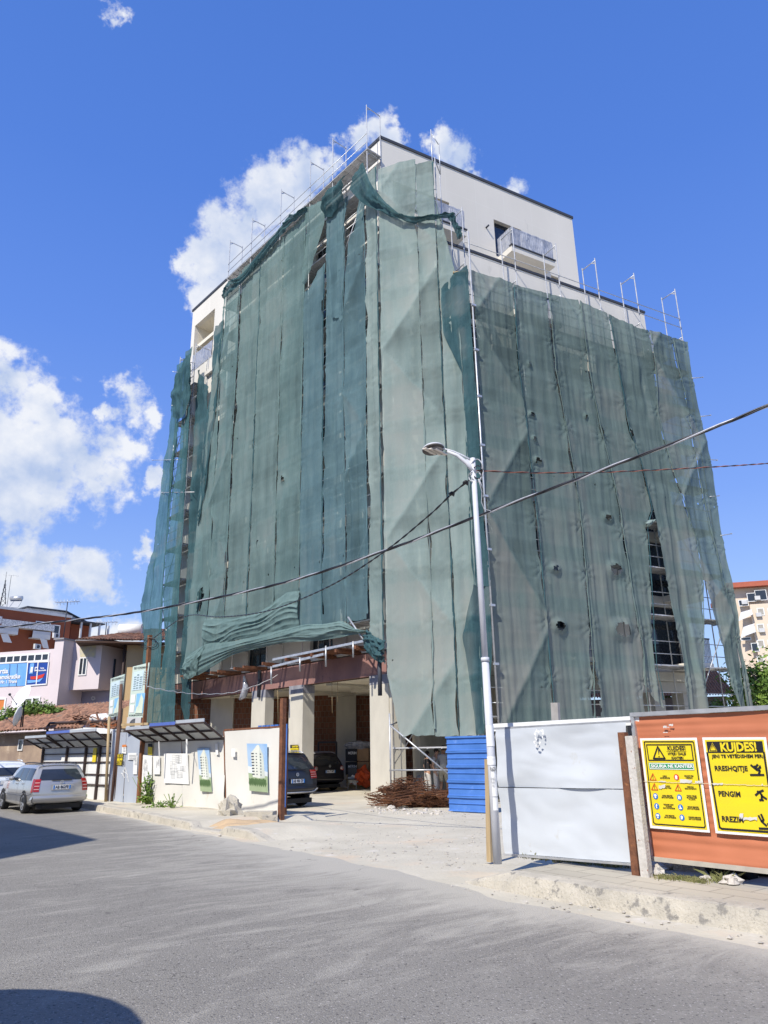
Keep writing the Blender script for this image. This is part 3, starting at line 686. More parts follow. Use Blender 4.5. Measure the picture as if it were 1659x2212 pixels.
# back wall of hollow clay blocks with concrete columns
GB = Pl(V((-10.9,40.3,0)), 100)
ub = [GB.S(x, 1550) for x in (385, 460-4, 505, 668+2, 716, 770, 1000)]
def gwall(a0, a1, m, off=0, lab='garage_back_wall'):
    a0, a1 = min(a0,a1), max(a0,a1)
    mb = MB(); GB.slab(mb, a0, a1, -0.02, 4.75, off-0.25, off); o = mb.build(lab, m, tower); plane_uv(o, GB)
gwall(ub[0]-1, ub[1], m_brick); gwall(ub[1], ub[2], m_conc, 0.12, 'garage_column'); gwall(ub[2], ub[3]+1.4, m_brick)
gwall(ub[3]+1.4, ub[5], m_conc, 0.12, 'garage_column'); gwall(ub[5], ub[6]+2.5, m_brick)
# concrete core seen behind the people on the right
CW = Pl(V((2.6,33.2,0)), 106)
mb = MB(); CW.slab(mb, -1.6, 5.5, -0.02, 4.7, -0.25, 0.0); CW.slab(mb, -0.3, -0.05, -0.02, 4.7, 0.003, 0.4); mb.build('core_wall', m_conc, tower)

# walls added behind the pillar and at the far end to keep light out
PA = BR.pt(1.6, 0, -0.9); PB_ = GB.pt(GB.S(1010, 1550), 0); dpp = PB_-PA; PT = Pl(PA, math.degrees(atan2(dpp.x, dpp.y)))
mb = MB(); mb.bar(PA+V((0,0,2.36)), PB_+V((0,0,2.36)), 0.2, 4.72); mb.build('garage_side_light_block', m_conc, tower)
mb = MB(); mb.bar(BL.pt(LL-.1, 2.2, -.9), BL.pt(LL-.1, 2.2, -7), 0.2, 4.4); mb.build('garage_end_light_block', m_brick, tower)
# ---------------------------------------------------------------- scaffolding
def scaffold(pl, label, posts, z0, ztop, zig, name='scaffold', fo=-0.24, io=-1.08, topdeck=True):
    t = thing(name, label, 'scaffold', pl.pt(posts[0], z0, fo), 'scaffolds round the tower')
    lv = []; z = ztop-2.75
    while z > z0+0.6: lv.append(z); z -= 2.0
    for a in posts:
        mb = MB()
        mb.tube(pl.pt(a,z0,fo), pl.pt(a,ztop,fo), 0.026, 6); mb.tube(pl.pt(a,z0,io), pl.pt(a,ztop,io), 0.026, 6)
        for z in lv+[ztop-0.12]:
            mb.tube(pl.pt(a,z,fo), pl.pt(a,z,io), 0.024, 6)
            mb.bar(pl.pt(a,z-0.16,fo-.02), pl.pt(a,z-0.02,fo-.2), 0.012, 0.05)
        mb.box(pl.pt(a,z0,fo), 0.15, 0.15, 0.02); mb.box(pl.pt(a,z0,io), 0.15, 0.15, 0.02)
        mb.build('upright_frame', m_galv, t)
    p0, p1 = min(posts), max(posts)
    for k, z in enumerate(lv):
        mb = MB(); e = 0.03 if k else 0.12
        for j in range(3 if (k or topdeck) else 0):
            o = io+0.05+j*0.29
            pl.slab(mb, p0-e, p1+e, z+0.03, z+0.075, o, o+0.27)
        for i in range(int((p1-p0)/0.5) if (k or topdeck) else 0): pl.slab(mb, p0+i*.5+.2, p0+i*.5+.24, z+0.005, z+0.028, io+.06, io+.9)
        if mb.v: mb.build('deck', m_deck, t)
        if z < z0+2.2: continue
        mb = MB()
        for h in (0.5, 1.0): mb.tube(pl.pt(p0,z+h,fo+0.035), pl.pt(p1,z+h,fo+0.035), 0.019, 5)
        mb.build('guard_rail', m_galv, t)
    for (a, b, za, zb) in zig:
        mb = MB(); z = zb; up = True; 
        while z > za:
            zz = max(z-4.0, za)
            mb.tube(pl.pt(a if up else b, z, fo+0.035), pl.pt(b if up else a, zz, fo+0.035), 0.022, 5); up = not up; z = zz
        mb.build('diagonal_brace', m_galv, t)
    return t
NLposts = [0.0, 2.63, 4.54, 7.27, 10.26, 12.78]
sc_l = scaffold(NLp, 'steel scaffold standing on brackets above the street front beam', NLposts, 5.45, 31.07, [(0.0,2.63,6.2,26.2),(10.26,12.78,6.2,22.2)])
sc_c = scaffold(NCp, 'steel scaffold bay facing the street at the blunt corner of the tower', [0.12, 2.55], 0.0, 26.45, [(0.12,2.95,1.2,25.2)], topdeck=False)
sc_r = scaffold(NRp, 'long steel scaffold rising from the ground along the lower wing', [0.0,2.65,5.09,7.46,9.96,12.79], 0.0, 23.4, [(0.0,2.65,2.0,18.0),(9.96,12.79,3.0,19.0)], topdeck=False)
sc_e = scaffold(NLp, 'narrow scaffold tower at the far end of the street front', [16.3, 18.4], 0.0, 25.6, [(16.3,18.4,2,22)], fo=-0.2, io=-1.1)
# tall extra frames standing above the corner bay
mb = MB(); mb.tube(NCp.pt(2.46,25.5,-0.13), NCp.pt(2.46,27.9,-0.13), 0.026, 6); mb.tube(NCp.pt(2.75,25.5,-0.3), NCp.pt(2.75,27.2,-0.3), 0.026, 6); mb.tube(NCp.pt(2.46,27.7,-0.13), NCp.pt(2.75,27.1,-0.3), 0.02, 5)
mb.build('upright_frame', m_galv, sc_c)
# loose horizontal tubes that stick out past the nets
def stick(scf, pl, u0, v0, u1, v1):
    mb = MB(); a = pl.P(u0, v0); b = pl.P(u1, v1); mb.tube(a, b, 0.022, 6); mb.box(a-V((0,0,.02)), 0.03, 0.06, 0.05); mb.build('ledger_end', m_galv, scf)
for q in ((329,994,385,993),(350,1064,420,1063),(372,876,412,875),(374,803,414,808)): stick(sc_e, NLp, *q)
for q in ((1518,815,1494,817),(1535,897,1512,900),(1549,994,1526,992),(1553,1071,1533,1073),(1580,1153,1556,1157)): stick(sc_r, NRp, *q)
# low braces and ledgers of the corner bay, free of the net
mb = MB(); q0 = NCp.P(840,1745); f_ = 0.25
mb.tube(NCp.pt(0.1,2.9,0.1), NCp.pt(0.1,0.0,0.1), 0.028, 8)
mb.tube(NCp.P(843,1567,.1), NCp.P(968,1672,.1), 0.03, 8); mb.tube(NCp.P(841,1664,.1), NCp.P(968,1663,.1), 0.026, 8); mb.tube(NCp.P(842,1567,.1), NCp.P(858,1560,-.5), 0.026, 6)
mb.build('ground_brace', m_galv, sc_c)
# bracket beams under the street-front scaffold
for i, a in enumerate((14.4, 13.2, 11.6, 10.9, 9.4, 8.6, 7.0, 5.2, 3.4, 1.8, 0.6)):
    mb = MB(); BL.slab(mb, a-0.06, a+0.06, 5.31, 5.43, -0.5, 1.25); BL.slab(mb, a+0.25, a+0.33, 5.31, 5.40, -0.4, 0.9); mb.build('bracket_beam', m_rust, sc_l)
for q in ((1.6,4.6,5.435,5.47,0.1,1.1),(12.6,14.9,5.432,5.50,0.8,1.2)):
    mb = MB(); BL.slab(mb, *q); mb.build('loose_formwork', m_rust, sc_l)
mb = MB(); mb.tube(NLp.P(752,1333,.15), NLp.P(793,1394,.1), 0.035, 8); mb.build('diagonal_brace', m_galv, sc_l)
mb = MB()
for (u0,v0,u1,v1) in ((590,1425,795,1383),(590,1440,700,1413),(1010/1.8445,0,0,0),):
    if v0: mb.bar(NLp.P(u0,v0,.05), NLp.P(u1,v1,.05), 0.08, 0.09)
for (u0,v0,v1) in ((586,1440,1478),(648,1420,1450),(704,1395,1440),(763,1385,1420)): mb.tube(NLp.P(u0,v0,.07), NLp.P(u0,v1,.07), 0.04, 6)
mb.build('ledger', m_galv, sc_l)

# ---------------------------------------------------------------- debris netting
n_teal = net_mat('net_teal', (0.20,0.29,0.278), (0.12,0.19,0.187), 0.18, (0.275,0.30,0.275))
n_teal2 = net_mat('net_grey_teal', (0.22,0.30,0.283), (0.138,0.205,0.198), 0.17, (0.295,0.31,0.285))
n_blue = net_mat('net_blue_green', (0.155,0.25,0.268), (0.098,0.17,0.195), 0.19, (0.24,0.295,0.29))
n_pale = net_mat('net_faded_grey', (0.31,0.38,0.352), (0.22,0.29,0.275), 0.12, (0.375,0.375,0.34))
n_deep = net_mat('net_deep_teal', (0.075,0.15,0.165), (0.035,0.08,0.095), 0.09)
n_right = net_mat('net_dusty_green', (0.178,0.238,0.222), (0.118,0.165,0.155), 0.15, (0.268,0.262,0.238), 0.06)
n_dense = net_mat('net_dense_green', (0.168,0.225,0.212), (0.11,0.155,0.147), 0.07, (0.25,0.245,0.222), 0.06)
n_end = net_mat('net_end_piece', (0.095,0.20,0.215), (0.045,0.115,0.13), 0.20)
_up = V((0,0,1))
def itp(tab, x):
    if not isinstance(tab, list): return tab
    if x <= tab[0][0]: return tab[0][1]
    for i in range(len(tab)-1):
        if x <= tab[i+1][0]:
            a, b = tab[i], tab[i+1]; k = (x-a[0])/max(1e-9, b[0]-a[0]); return a[1]+(b[1]-a[1])*k
    return tab[-1][1]
def edge_tab(pl, px):           # pixel points -> [(z, s)]
    if not isinstance(px, list): return px
    return sorted([(z, s) for (s, z) in (pl.SZ(*q) for q in px)])
def top_tab(pl, px):            # pixel points -> [(s, z)]
    if not isinstance(px, list): return px
    return sorted(pl.SZ(*q) for q in px)
nets = []
def net(label, pl, L, R, top, bot, m, seed, off=0.03, fold=0.035, ff=5.5, bulge=0.06, crease=None, holes=(), gap=0.05, name='debris_net', swag=0, tilt=0.0, frayB=0.06, sagside=0.0, group='green debris nets', du=0.085, dz=0.11, lowfold=0.0, dusty=0.0, deckph=0.32, fmul=0.8, ctone=0.22):
    Lt, Rt, Tt, Bt = edge_tab(pl, L), edge_tab(pl, R), top_tab(pl, top), top_tab(pl, bot)
    zt = itp(Tt, itp(Rt, 20)); zb = itp(Bt, itp(Rt, 5)); zm = (zt+zb)/2
    zmax = max(zt, zb+1)
    a0, a1 = itp(Lt, zm), itp(Rt, zm); wd = abs(a1-a0)
    nu = max(4, int(max(wd, abs(itp(Lt,zb)-itp(Rt,zb)))/du)); nv = max(6, int((zt-zb)/dz))
    hs_ = [(*pl.SZ(h[0], h[1]), h[2]*(0.72 if h[3] < 0.6 else 1), h[3]*(0.62 if h[3] < 0.6 else 1)) for h in holes]
    def fn(u, v):
        s0 = a0+(a1-a0)*u
        sa_ = itp(Lt, zb)*(1-u)+itp(Rt, zb)*u; sb_ = itp(Lt, zt)*(1-u)+itp(Rt, zt)*u
        lo = itp(Bt, sa_)+frayB*noise.noise(V((sa_*4, seed, 1)))*1.5; hi = itp(Tt, sb_)
        z = lo+(hi-lo)*v
        l, r = itp(Lt, z), itp(Rt, z)
        sg = 1 if r > l else -1
        pin = abs(sin(pi*z/2.0))                       # 0 where it is tied
        gl = gap*pin*max(0, noise.noise(V((z*0.45, seed*2.3, 0)))*2.6+0.2); gr = gap*pin*max(0, noise.noise(V((z*0.45, seed*2.3+7, 3)))*2.6+0.2)
        gl += 0.02*noise.noise(V((z*3, seed, 5))); gr += 0.02*noise.noise(V((z*3, seed, 9)))
        l += sg*gl; r -= sg*gr
        s = l+(r-l)*u
        o = off - bulge*sin(pi*u)*(0.35+0.65*pin)
        amp = fmul*fold*(0.25+2.0*max(0, noise.noise(V((s*0.5, z*0.14, seed+11)))+0.2))
        if lowfold: amp += 0.55*lowfold*max(0, 1-(z-zb)/7.0)
        o += amp*2.6*(noise.noise(V(((s+tilt*z)*ff*0.55, z*0.07, seed)))+0.5*noise.noise(V(((s+tilt*z)*ff*1.4, z*0.16, seed+5))))
        o += fold*0.6*noise.noise(V((s*3.5, z*1.2, seed)))+0.012*noise.noise(V((s*7.5, z*0.35, seed+2)))*(0.4+abs(noise.noise(V((s*.7, z*.3, seed+9))))*2)
        o += 0.05*noise.noise(V((s*0.8, z*0.35, seed+3)))
        # puckers running from every tie
        for e, ue in ((l, u), (r, 1-u)):
            dzp = z-2.0*round(z/2.0); dd = abs(s-e)
            o += 0.03*exp(-(dd*2.2)**2-(dzp*2.6)**2)*sin(10*atan2(dzp, dd+0.05)+seed)
        if swag:
            q = (v*1.0); o += swag*sin(pi*min(1, max(0, q)))*(0.7+0.6*noise.noise(V((s*0.9, z*1.1, seed))))
            o += swag*0.30*sin(2*pi*(z*1.9+s*0.75+0.8*noise.noise(V((s*1.1, z*.8, seed)))))*(0.4+sin(pi*q))
        if crease:
            ca, cb, zz1 = crease                        # zig-zag brace the net is drawn over
            k = (zz1-z)/4.0; fr = k-floor(k); x = (ca+(cb-ca)*fr) if int(floor(k)) % 2 == 0 else (cb-(cb-ca)*fr)
            dd = abs(s-x)/abs(cb-ca)
            o += 0.13*(exp(-dd*3.2)-0.25) + (0.0 if abs(s-x) > 0.12 else 0.012)
        if v > 0.97: o -= 0.03
        p = pl.pt(s, z, o)
        if sagside: p += V((0,0,-sagside*sin(pi*u)*sin(pi*v)))
        for (hs0, hz0, hx, hy) in hs_:                  # bulge outwards round a torn hole
            q = hypot((s-hs0)/hx, (z-hz0)/hy)
            if q < 2.2: p += pl.n*0.10*exp(-(q-1)**2*2.5)
        return p
    mb = MB()
    def skip(u, v):
        if not hs_: return False
        p = fn(u, v); s = (p-pl.p).dot(pl.d); z = p.z
        for (hs0, hz0, hx, hy) in hs_:
            k = 1+0.5*noise.noise(V((s*6, z*6, seed)))
            if ((s-hs0)/hx)**2+((z-hz0)/hy)**2 < k*k: return True
        return False
    mb.grid(fn, nu, nv, 0, skip)
    o = mb.build(name, m, None, label, 'netting', group); nets.append(o)
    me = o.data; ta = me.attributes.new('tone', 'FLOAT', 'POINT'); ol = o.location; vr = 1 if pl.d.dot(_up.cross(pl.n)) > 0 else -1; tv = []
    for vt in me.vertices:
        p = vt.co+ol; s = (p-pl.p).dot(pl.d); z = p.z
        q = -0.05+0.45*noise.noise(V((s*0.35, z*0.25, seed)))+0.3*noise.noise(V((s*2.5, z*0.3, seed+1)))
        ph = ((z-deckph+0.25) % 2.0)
        if ph < 0.62: q -= 0.20*min(1, min(ph, 0.62-ph)/0.07)          # darker bands painted for the decks and their shade behind the net
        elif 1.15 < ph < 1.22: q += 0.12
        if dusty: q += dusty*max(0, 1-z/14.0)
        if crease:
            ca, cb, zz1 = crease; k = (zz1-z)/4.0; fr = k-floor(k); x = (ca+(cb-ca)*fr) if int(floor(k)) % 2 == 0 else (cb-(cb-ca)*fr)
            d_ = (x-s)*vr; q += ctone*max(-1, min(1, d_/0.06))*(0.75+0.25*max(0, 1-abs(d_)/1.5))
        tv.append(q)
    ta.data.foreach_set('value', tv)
    if zt-zb > 9 and gap > 0.03:                    # the rolled hem along the right-hand seam
        mb = MB()
        def hem(u, v):
            z = zb+0.2+(zt-zb-0.4)*v; r = itp(Rt, z); pin = abs(sin(pi*z/2.0))
            w_ = 0.010+0.05*max(0, noise.noise(V((z*0.8, seed*2.3+7, 3)))+0.05)+0.02*max(0, noise.noise(V((z*3.7, seed, 6))))
            return pl.pt(r+0.03*noise.noise(V((z*1.3, seed, 8)))+0.02*noise.noise(V((z*5, seed, 8)))+(u-0.5)*2*w_, z, off+0.045+0.03*sin(pi*u)+0.03*noise.noise(V((z*2.5, u*2, seed))))
        mb.grid(hem, 3, int((zt-zb)/0.1)); mb.build('rolled_hem', n_deep if seed % 3 == 0 else m, o)
    return o
def cv(ox, oy, sc, pts): return [((ox+x/sc)/1.8445, (oy+y/sc)/1.8445) for (x, y) in pts]
# --- street front
LN = ['bright grey-green', ]
e0 = [(485,640),(470,760),(448,920),(430,1100),(410,1290),(398,1450)]
sm = [None, 12.47, 10.74, 8.59, 6.42, 4.49, 2.83, 1.33, -0.17, -0.93]
wob = lambda a, sd: [(z, a+0.10*noise.noise(V((z*0.16, sd, 0)))) for z in range(2, 31, 1)]
class Raw(list): pass
_et = edge_tab
def edge_tab(pl, px):
    if isinstance(px, Raw): return list(px)
    return _et(pl, px)
_tt = top_tab
def top_tab(pl, px):
    if isinstance(px, Raw): return list(px)
    return _tt(pl, px)
ES = [e0]+[Raw(wob(a, i)) for i, a in enumerate(sm[1:])]
topl = Raw([(4.4,27.7),(7.1,27.45),(10.4,27.75),(12.7,26.9),(14,26.9)])
botl = Raw([(-1,6.3),(3.2,6.5),(6.8,6.65),(9.6,6.7),(12.5,6.7),(14.6,6.0)])
G1 = 'nets on the street front'
H = lambda *a: a
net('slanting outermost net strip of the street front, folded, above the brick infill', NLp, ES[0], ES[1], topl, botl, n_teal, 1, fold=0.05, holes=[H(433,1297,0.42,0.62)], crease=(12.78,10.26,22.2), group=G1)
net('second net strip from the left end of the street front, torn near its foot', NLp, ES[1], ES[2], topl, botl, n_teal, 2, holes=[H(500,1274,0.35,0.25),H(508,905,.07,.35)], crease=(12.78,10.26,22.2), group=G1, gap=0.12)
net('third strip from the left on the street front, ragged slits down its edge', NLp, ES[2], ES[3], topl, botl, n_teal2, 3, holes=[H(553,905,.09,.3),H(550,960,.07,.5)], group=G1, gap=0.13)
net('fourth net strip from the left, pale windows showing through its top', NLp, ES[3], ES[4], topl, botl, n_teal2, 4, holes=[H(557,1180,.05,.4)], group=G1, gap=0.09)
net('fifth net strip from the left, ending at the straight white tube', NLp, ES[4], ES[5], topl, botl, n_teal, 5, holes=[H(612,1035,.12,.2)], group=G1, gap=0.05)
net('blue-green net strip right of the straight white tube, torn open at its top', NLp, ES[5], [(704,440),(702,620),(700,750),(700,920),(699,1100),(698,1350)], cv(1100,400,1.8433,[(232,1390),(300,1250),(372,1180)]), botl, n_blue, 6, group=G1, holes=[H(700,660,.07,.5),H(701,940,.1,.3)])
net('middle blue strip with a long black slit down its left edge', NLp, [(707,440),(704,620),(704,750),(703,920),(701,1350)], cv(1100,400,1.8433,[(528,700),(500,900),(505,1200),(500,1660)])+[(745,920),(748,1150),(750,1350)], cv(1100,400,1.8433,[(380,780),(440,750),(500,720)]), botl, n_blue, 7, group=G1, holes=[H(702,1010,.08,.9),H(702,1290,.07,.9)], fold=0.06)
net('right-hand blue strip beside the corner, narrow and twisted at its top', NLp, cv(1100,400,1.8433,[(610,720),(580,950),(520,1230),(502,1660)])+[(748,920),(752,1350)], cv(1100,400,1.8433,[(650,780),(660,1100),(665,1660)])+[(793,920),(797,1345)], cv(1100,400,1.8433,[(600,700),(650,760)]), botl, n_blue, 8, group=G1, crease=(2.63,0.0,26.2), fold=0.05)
net('narrow pale corner strip wrapping the blunt corner', NLp, Raw([(z, -0.17+.03*sin(z)) for z in range(3,30)]), Raw([(z, -0.95) for z in range(3,30)]), 26.7, Raw([(-1,4.9),(0.6,6.3)]), n_pale, 9, fold=0.06, ff=4, group=G1, bulge=0.02)
# draped and bunched pieces
G2 = 'loose net pieces hanging on the tower'
c6 = lambda p: cv(1100,400,1.8433,p)
net('bunched net piece hanging between scaffold posts left of the knot', NLp, c6([(225,790),(240,950),(235,1150),(222,1340)]), c6([(385,720),(370,880),(330,1080),(235,1360)]), c6([(225,790),(300,780),(385,715)]), c6([(220,1345),(240,1375)]), n_teal, 11, off=0.12, fold=0.09, ff=3, group=G2, bulge=-0.1)
net('crumpled deep teal net knotted onto the scaffold near the top corner', NLp, c6([(375,720),(378,830),(380,900)]), c6([(540,660),(530,720),(500,790)]), c6([(375,735),(450,640),(530,575)]), c6([(380,880),(440,860),(500,770)]), n_deep, 12, off=0.28, fold=0.12, ff=2.2, swag=0.22, group=G2)
net('long twisted net piece falling below the knot', NLp, c6([(380,860),(375,1000),(372,1200),(370,1500)]), c6([(500,760),(495,950),(500,1150),(500,1500)]), c6([(380,860),(500,760)]), c6([(370,1600),(500,1600)]), n_blue, 13, off=0.06, fold=0.07, ff=3.2, group=G2, frayB=0.5)
def drape(label, pts_top, pts_bot, pl, offs, m, seed, nu=60, nv=12, folds=4, amp=0.12, name='net_drape'):
    T = [pl.P(u, v, offs) for (u, v) in pts_top]; B = [pl.P(u, v, offs) for (u, v) in pts_bot]
    def along(L_, t):
        x = t*(len(L_)-1); i = min(int(x), len(L_)-2); k = x-i
        # catmull-rom
        p0, p1, p2, p3 = L_[max(i-1,0)], L_[i], L_[i+1], L_[min(i+2, len(L_)-1)]
        return 0.5*((2*p1)+(p2-p0)*k+(2*p0-5*p1+4*p2-p3)*k*k+(3*p1-p0-3*p2+p3)*k**3)
    def fn(u, v):
        a, b = along(T, u), along(B, u); p = a.lerp(b, v)
        ph_ = v*folds+(0.6+0.25*folds)*noise.noise(V((u*3, v*1.5, seed)))+0.25*folds*u
        q = amp*sin(pi*v)**0.5*(1-2*abs(sin(pi*ph_))**0.7)*(0.5+1.1*abs(noise.noise(V((u*5, v*3, seed+4))))*1.6) + amp*0.8*noise.noise(V((u*12, v*6, seed)))+amp*0.5*noise.noise(V((u*30, v*10, seed)))
        return p+pl.n*(q+0.15*sin(pi*v))+V((0,0,0.04*noise.noise(V((u*10, v*3, seed+2)))))
    mb = MB(); mb.grid(fn, nu, nv); return mb.build(name, m, None, label, 'netting', G2)
drape('long loose drape sweeping from the top scaffold post across the pale corner net', c6([(638,455),(690,600),(735,665),(800,740),(900,830),(1020,855),(1160,850),(1290,825),(1320,840)]),
      c6([(535,650),(600,720),(680,780),(760,810),(860,860),(1000,900),(1100,885),(1190,870),(1310,860)]), NCp, 0.25, n_deep, 3, folds=3)
drape('short dark tail of net hanging at the right end of the long drape', c6([(1285,830),(1330,900),(1355,990),(1350,1020)]), c6([(1255,850),(1300,930),(1330,1010),(1325,1025)]), NRp, 0.1, n_deep, 5, nu=30, folds=2, amp=0.1)
drape('dark net edge rolled along the top of the street front', cv(1100,400,1.8433,[(225,775),(150,830),(90,860),(0,975)])+cv(500,1100,1.8433,[(860,-20),(790,20),(735,70),(728,120)]),
      cv(1100,400,1.8433,[(235,800),(160,870),(95,920),(0,1040)])+cv(500,1100,1.8433,[(880,20),(830,70),(760,130),(722,178)]), NLp, 0.16, n_deep, 8, nu=80, folds=2, amp=0.10)
c1 = lambda p: cv(500,1900,1.508,p)
drape('wide sagging fold of net over the lower left of the street front', c1([(478,850),(560,852),(650,848),(740,832),(830,795),(905,740),(975,695),(1048,685)]), c1([(470,1020),(540,1010),(600,1000),(650,985),(760,965),(860,940),(950,920),(1045,895)]), NLp, 0.08, n_teal, 21, nu=170, nv=60, folds=4.5, amp=0.034)
drape('bunched net hem sagging over the street front brackets', c1([(360,1090),(480,1010),(660,985),(860,938),(1050,893),(1200,882),(1300,868),(1380,910),(1455,925)]), c1([(352,1215),(450,1185),(640,1075),(830,1022),(1000,992),(1150,985),(1300,962),(1400,945),(1458,935)]), NLp, 0.12, n_teal, 22, nu=190, nv=44, folds=3.6, amp=0.038)
drape('torn net corner pulled down in a point above the brick infill', c1([(365,1090),(420,1060),(475,1015)]), c1([(352,1212),(385,1214),(425,1190)]), NLp, 0.2, n_teal, 23, nu=24, nv=24, folds=1.5, amp=0.08)
drape('gathered net bundle hanging at the foot of the corner strip', c1([(1450,915),(1500,960),(1560,985)]), c1([(1438,1040),(1500,1100),(1562,1122)]), NLp, 0.12, n_deep, 24, nu=30, nv=30, folds=3.5, amp=0.10)
# --- far left end piece
e1 = [(380,800),(368,900),(355,993),(345,1079),(321,1228),(311,1314),(310,1440),(316,1570)]
f1 = [(400,770),(393,870),(383,993),(371,1100),(357,1228),(352,1314),(349,1440),(352,1570)]
f2 = [(414,765),(412,870),(404,993),(398,1100),(391,1228),(386,1314),(380,1440),(378,1570)]
f3 = [(436,860),(438,900),(432,993),(424,1100),(414,1228),(408,1314),(398,1440),(388,1570)]
net('translucent sea-green net at the far left end of the scaffolding', NLp, e1, f1, 25.0, 2.9, n_end, 31, fold=0.10, ff=3, group=G2, bulge=0.1)
net('blue-tinted see-through net second from the far left end', NLp, f1, f2, 25.4, 2.9, n_end, 32, fold=0.09, ff=3, group=G2, bulge=0.1, holes=[])
net('dark closely folded net in the gap left of the street front', NLp, f2, f3, Raw([(14,21.6),(15.2,22.5),(16.4,24.5)]), 2.9, n_deep, 33, off=-0.35, fold=0.16, ff=3.4, group=G2, bulge=0.1)
drape('tattered dark net tail at the top of the far left scaffold', [(378,812),(392,790),(402,770),(414,762)], [(372,900),(388,905),(400,890),(412,850)], NLp, 0.2, n_deep, 34, nu=30, nv=20, folds=2, amp=0.12)
net('ragged dark folds hanging down the left edge of the street front', NLp, [(466,700),(462,760),(455,840),(442,930),(432,1020),(422,1130)], [(484,690),(478,790),(468,880),(456,960),(448,1040),(430,1140)], [(466,705),(484,690)], [(422,1130),(432,1135)], n_deep, 35, off=0.05, fold=0.10, ff=4, group=G2)
# --- blunt corner
G3 = 'nets on the blunt corner'
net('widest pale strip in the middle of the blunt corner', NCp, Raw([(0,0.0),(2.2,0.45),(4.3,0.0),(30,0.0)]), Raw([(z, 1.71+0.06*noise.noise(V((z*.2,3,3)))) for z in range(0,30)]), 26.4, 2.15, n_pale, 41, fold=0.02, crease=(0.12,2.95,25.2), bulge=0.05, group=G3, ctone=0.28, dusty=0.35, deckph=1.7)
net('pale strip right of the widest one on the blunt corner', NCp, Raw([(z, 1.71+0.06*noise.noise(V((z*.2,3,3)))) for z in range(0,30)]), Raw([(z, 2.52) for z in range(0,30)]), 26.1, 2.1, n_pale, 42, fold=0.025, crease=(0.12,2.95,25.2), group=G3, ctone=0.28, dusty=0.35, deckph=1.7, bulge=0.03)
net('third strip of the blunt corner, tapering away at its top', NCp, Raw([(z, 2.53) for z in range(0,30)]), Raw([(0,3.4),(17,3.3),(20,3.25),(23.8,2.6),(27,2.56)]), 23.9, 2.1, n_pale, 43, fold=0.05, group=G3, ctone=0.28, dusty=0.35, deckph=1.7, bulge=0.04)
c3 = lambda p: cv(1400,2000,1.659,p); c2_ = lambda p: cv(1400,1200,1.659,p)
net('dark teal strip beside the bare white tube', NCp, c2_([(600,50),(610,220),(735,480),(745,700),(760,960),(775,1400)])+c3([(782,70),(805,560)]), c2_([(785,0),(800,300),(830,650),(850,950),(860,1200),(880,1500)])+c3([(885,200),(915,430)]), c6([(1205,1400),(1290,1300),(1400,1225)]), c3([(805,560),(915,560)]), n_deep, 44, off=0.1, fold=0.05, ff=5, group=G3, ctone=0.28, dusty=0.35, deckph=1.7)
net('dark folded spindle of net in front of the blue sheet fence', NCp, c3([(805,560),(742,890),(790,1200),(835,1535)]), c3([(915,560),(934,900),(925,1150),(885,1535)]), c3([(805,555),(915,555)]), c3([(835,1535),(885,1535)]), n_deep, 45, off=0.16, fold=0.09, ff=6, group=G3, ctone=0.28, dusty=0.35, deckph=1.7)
# --- wing
G4 = 'nets on the lower wing'
c4 = lambda p: cv(2000,1200,1.565,p); cT = lambda p: cv(2400,1900,2.011,p)
w0 = Raw([(z, 0.06) for z in range(0,30)])
w1_ = c4([(75,0),(95,400),(138,700),(165,950),(200,1250)])+c3([(1225,130),(1250,420),(1275,720),(1290,900),(1320,1230),(1335,1450)])
w2_ = c4([(290,0),(330,430),(385,740),(440,1050),(480,1300)])+c3([(1530,330),(1550,560),(1570,800),(1590,1050),(1600,1460)])
w3_ = c4([(485,30),(520,300),(560,560),(610,800),(670,1030),(730,1300)])+cT([(150,400),(190,640),(225,900),(280,1200),(320,1400),(330,1640)])
w4_ = c4([(665,90),(730,470),(790,820),(860,1000),(930,1300)])
tearL = cT([(350,400),(365,560),(385,900),(420,1500),(495,1870)]); tearR = cT([(430,370),(490,700),(555,1000),(620,1400),(655,1600),(690,1870)])
w5_ = c4([(915,170),(950,400),(965,700),(1010,880),(1070,1080),(1155,1340)])+cT([(740,520),(790,830)])
t2L = cT([(795,840),(800,1200),(800,1500),(830,1870)]); t2R = cT([(815,840),(930,1300),(1000,1550),(1090,1870)])
w6_ = c4([(1060,230),(1090,400),(1130,560),(1170,800),(1205,1020),(1250,1230)])+cT([(860,420),(930,700),(1000,1000),(1060,1300),(1110,1500),(1160,1860)])
w7_ = c4([(1160,250),(1190,480),(1240,750),(1310,1060),(1370,1450)])+cT([(1025,800),(1110,1350),(1215,1850)])
tz = Raw([(0,20.2),(2.35,20.18),(5.9,20.5),(9.5,20.15),(12.9,20.3)])
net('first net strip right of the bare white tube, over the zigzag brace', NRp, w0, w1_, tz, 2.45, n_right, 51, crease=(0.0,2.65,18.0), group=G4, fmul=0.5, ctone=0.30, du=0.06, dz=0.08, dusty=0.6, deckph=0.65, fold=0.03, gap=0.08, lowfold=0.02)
net('wing net strip with a column of small dark punctures', NRp, w1_, w2_, tz, 2.45, n_right, 52, group=G4, fmul=0.5, ctone=0.30, du=0.06, dz=0.08, dusty=0.6, deckph=0.65, fold=0.035, gap=0.10, lowfold=0.03, holes=[H(1148,896,.16,.12),H(1153,948,.12,.1),H(1160,995,.2,.15),H(1199,1228,.22,.18),H(1208,1352,.28,.25),H(1143,786,.08,.1)])
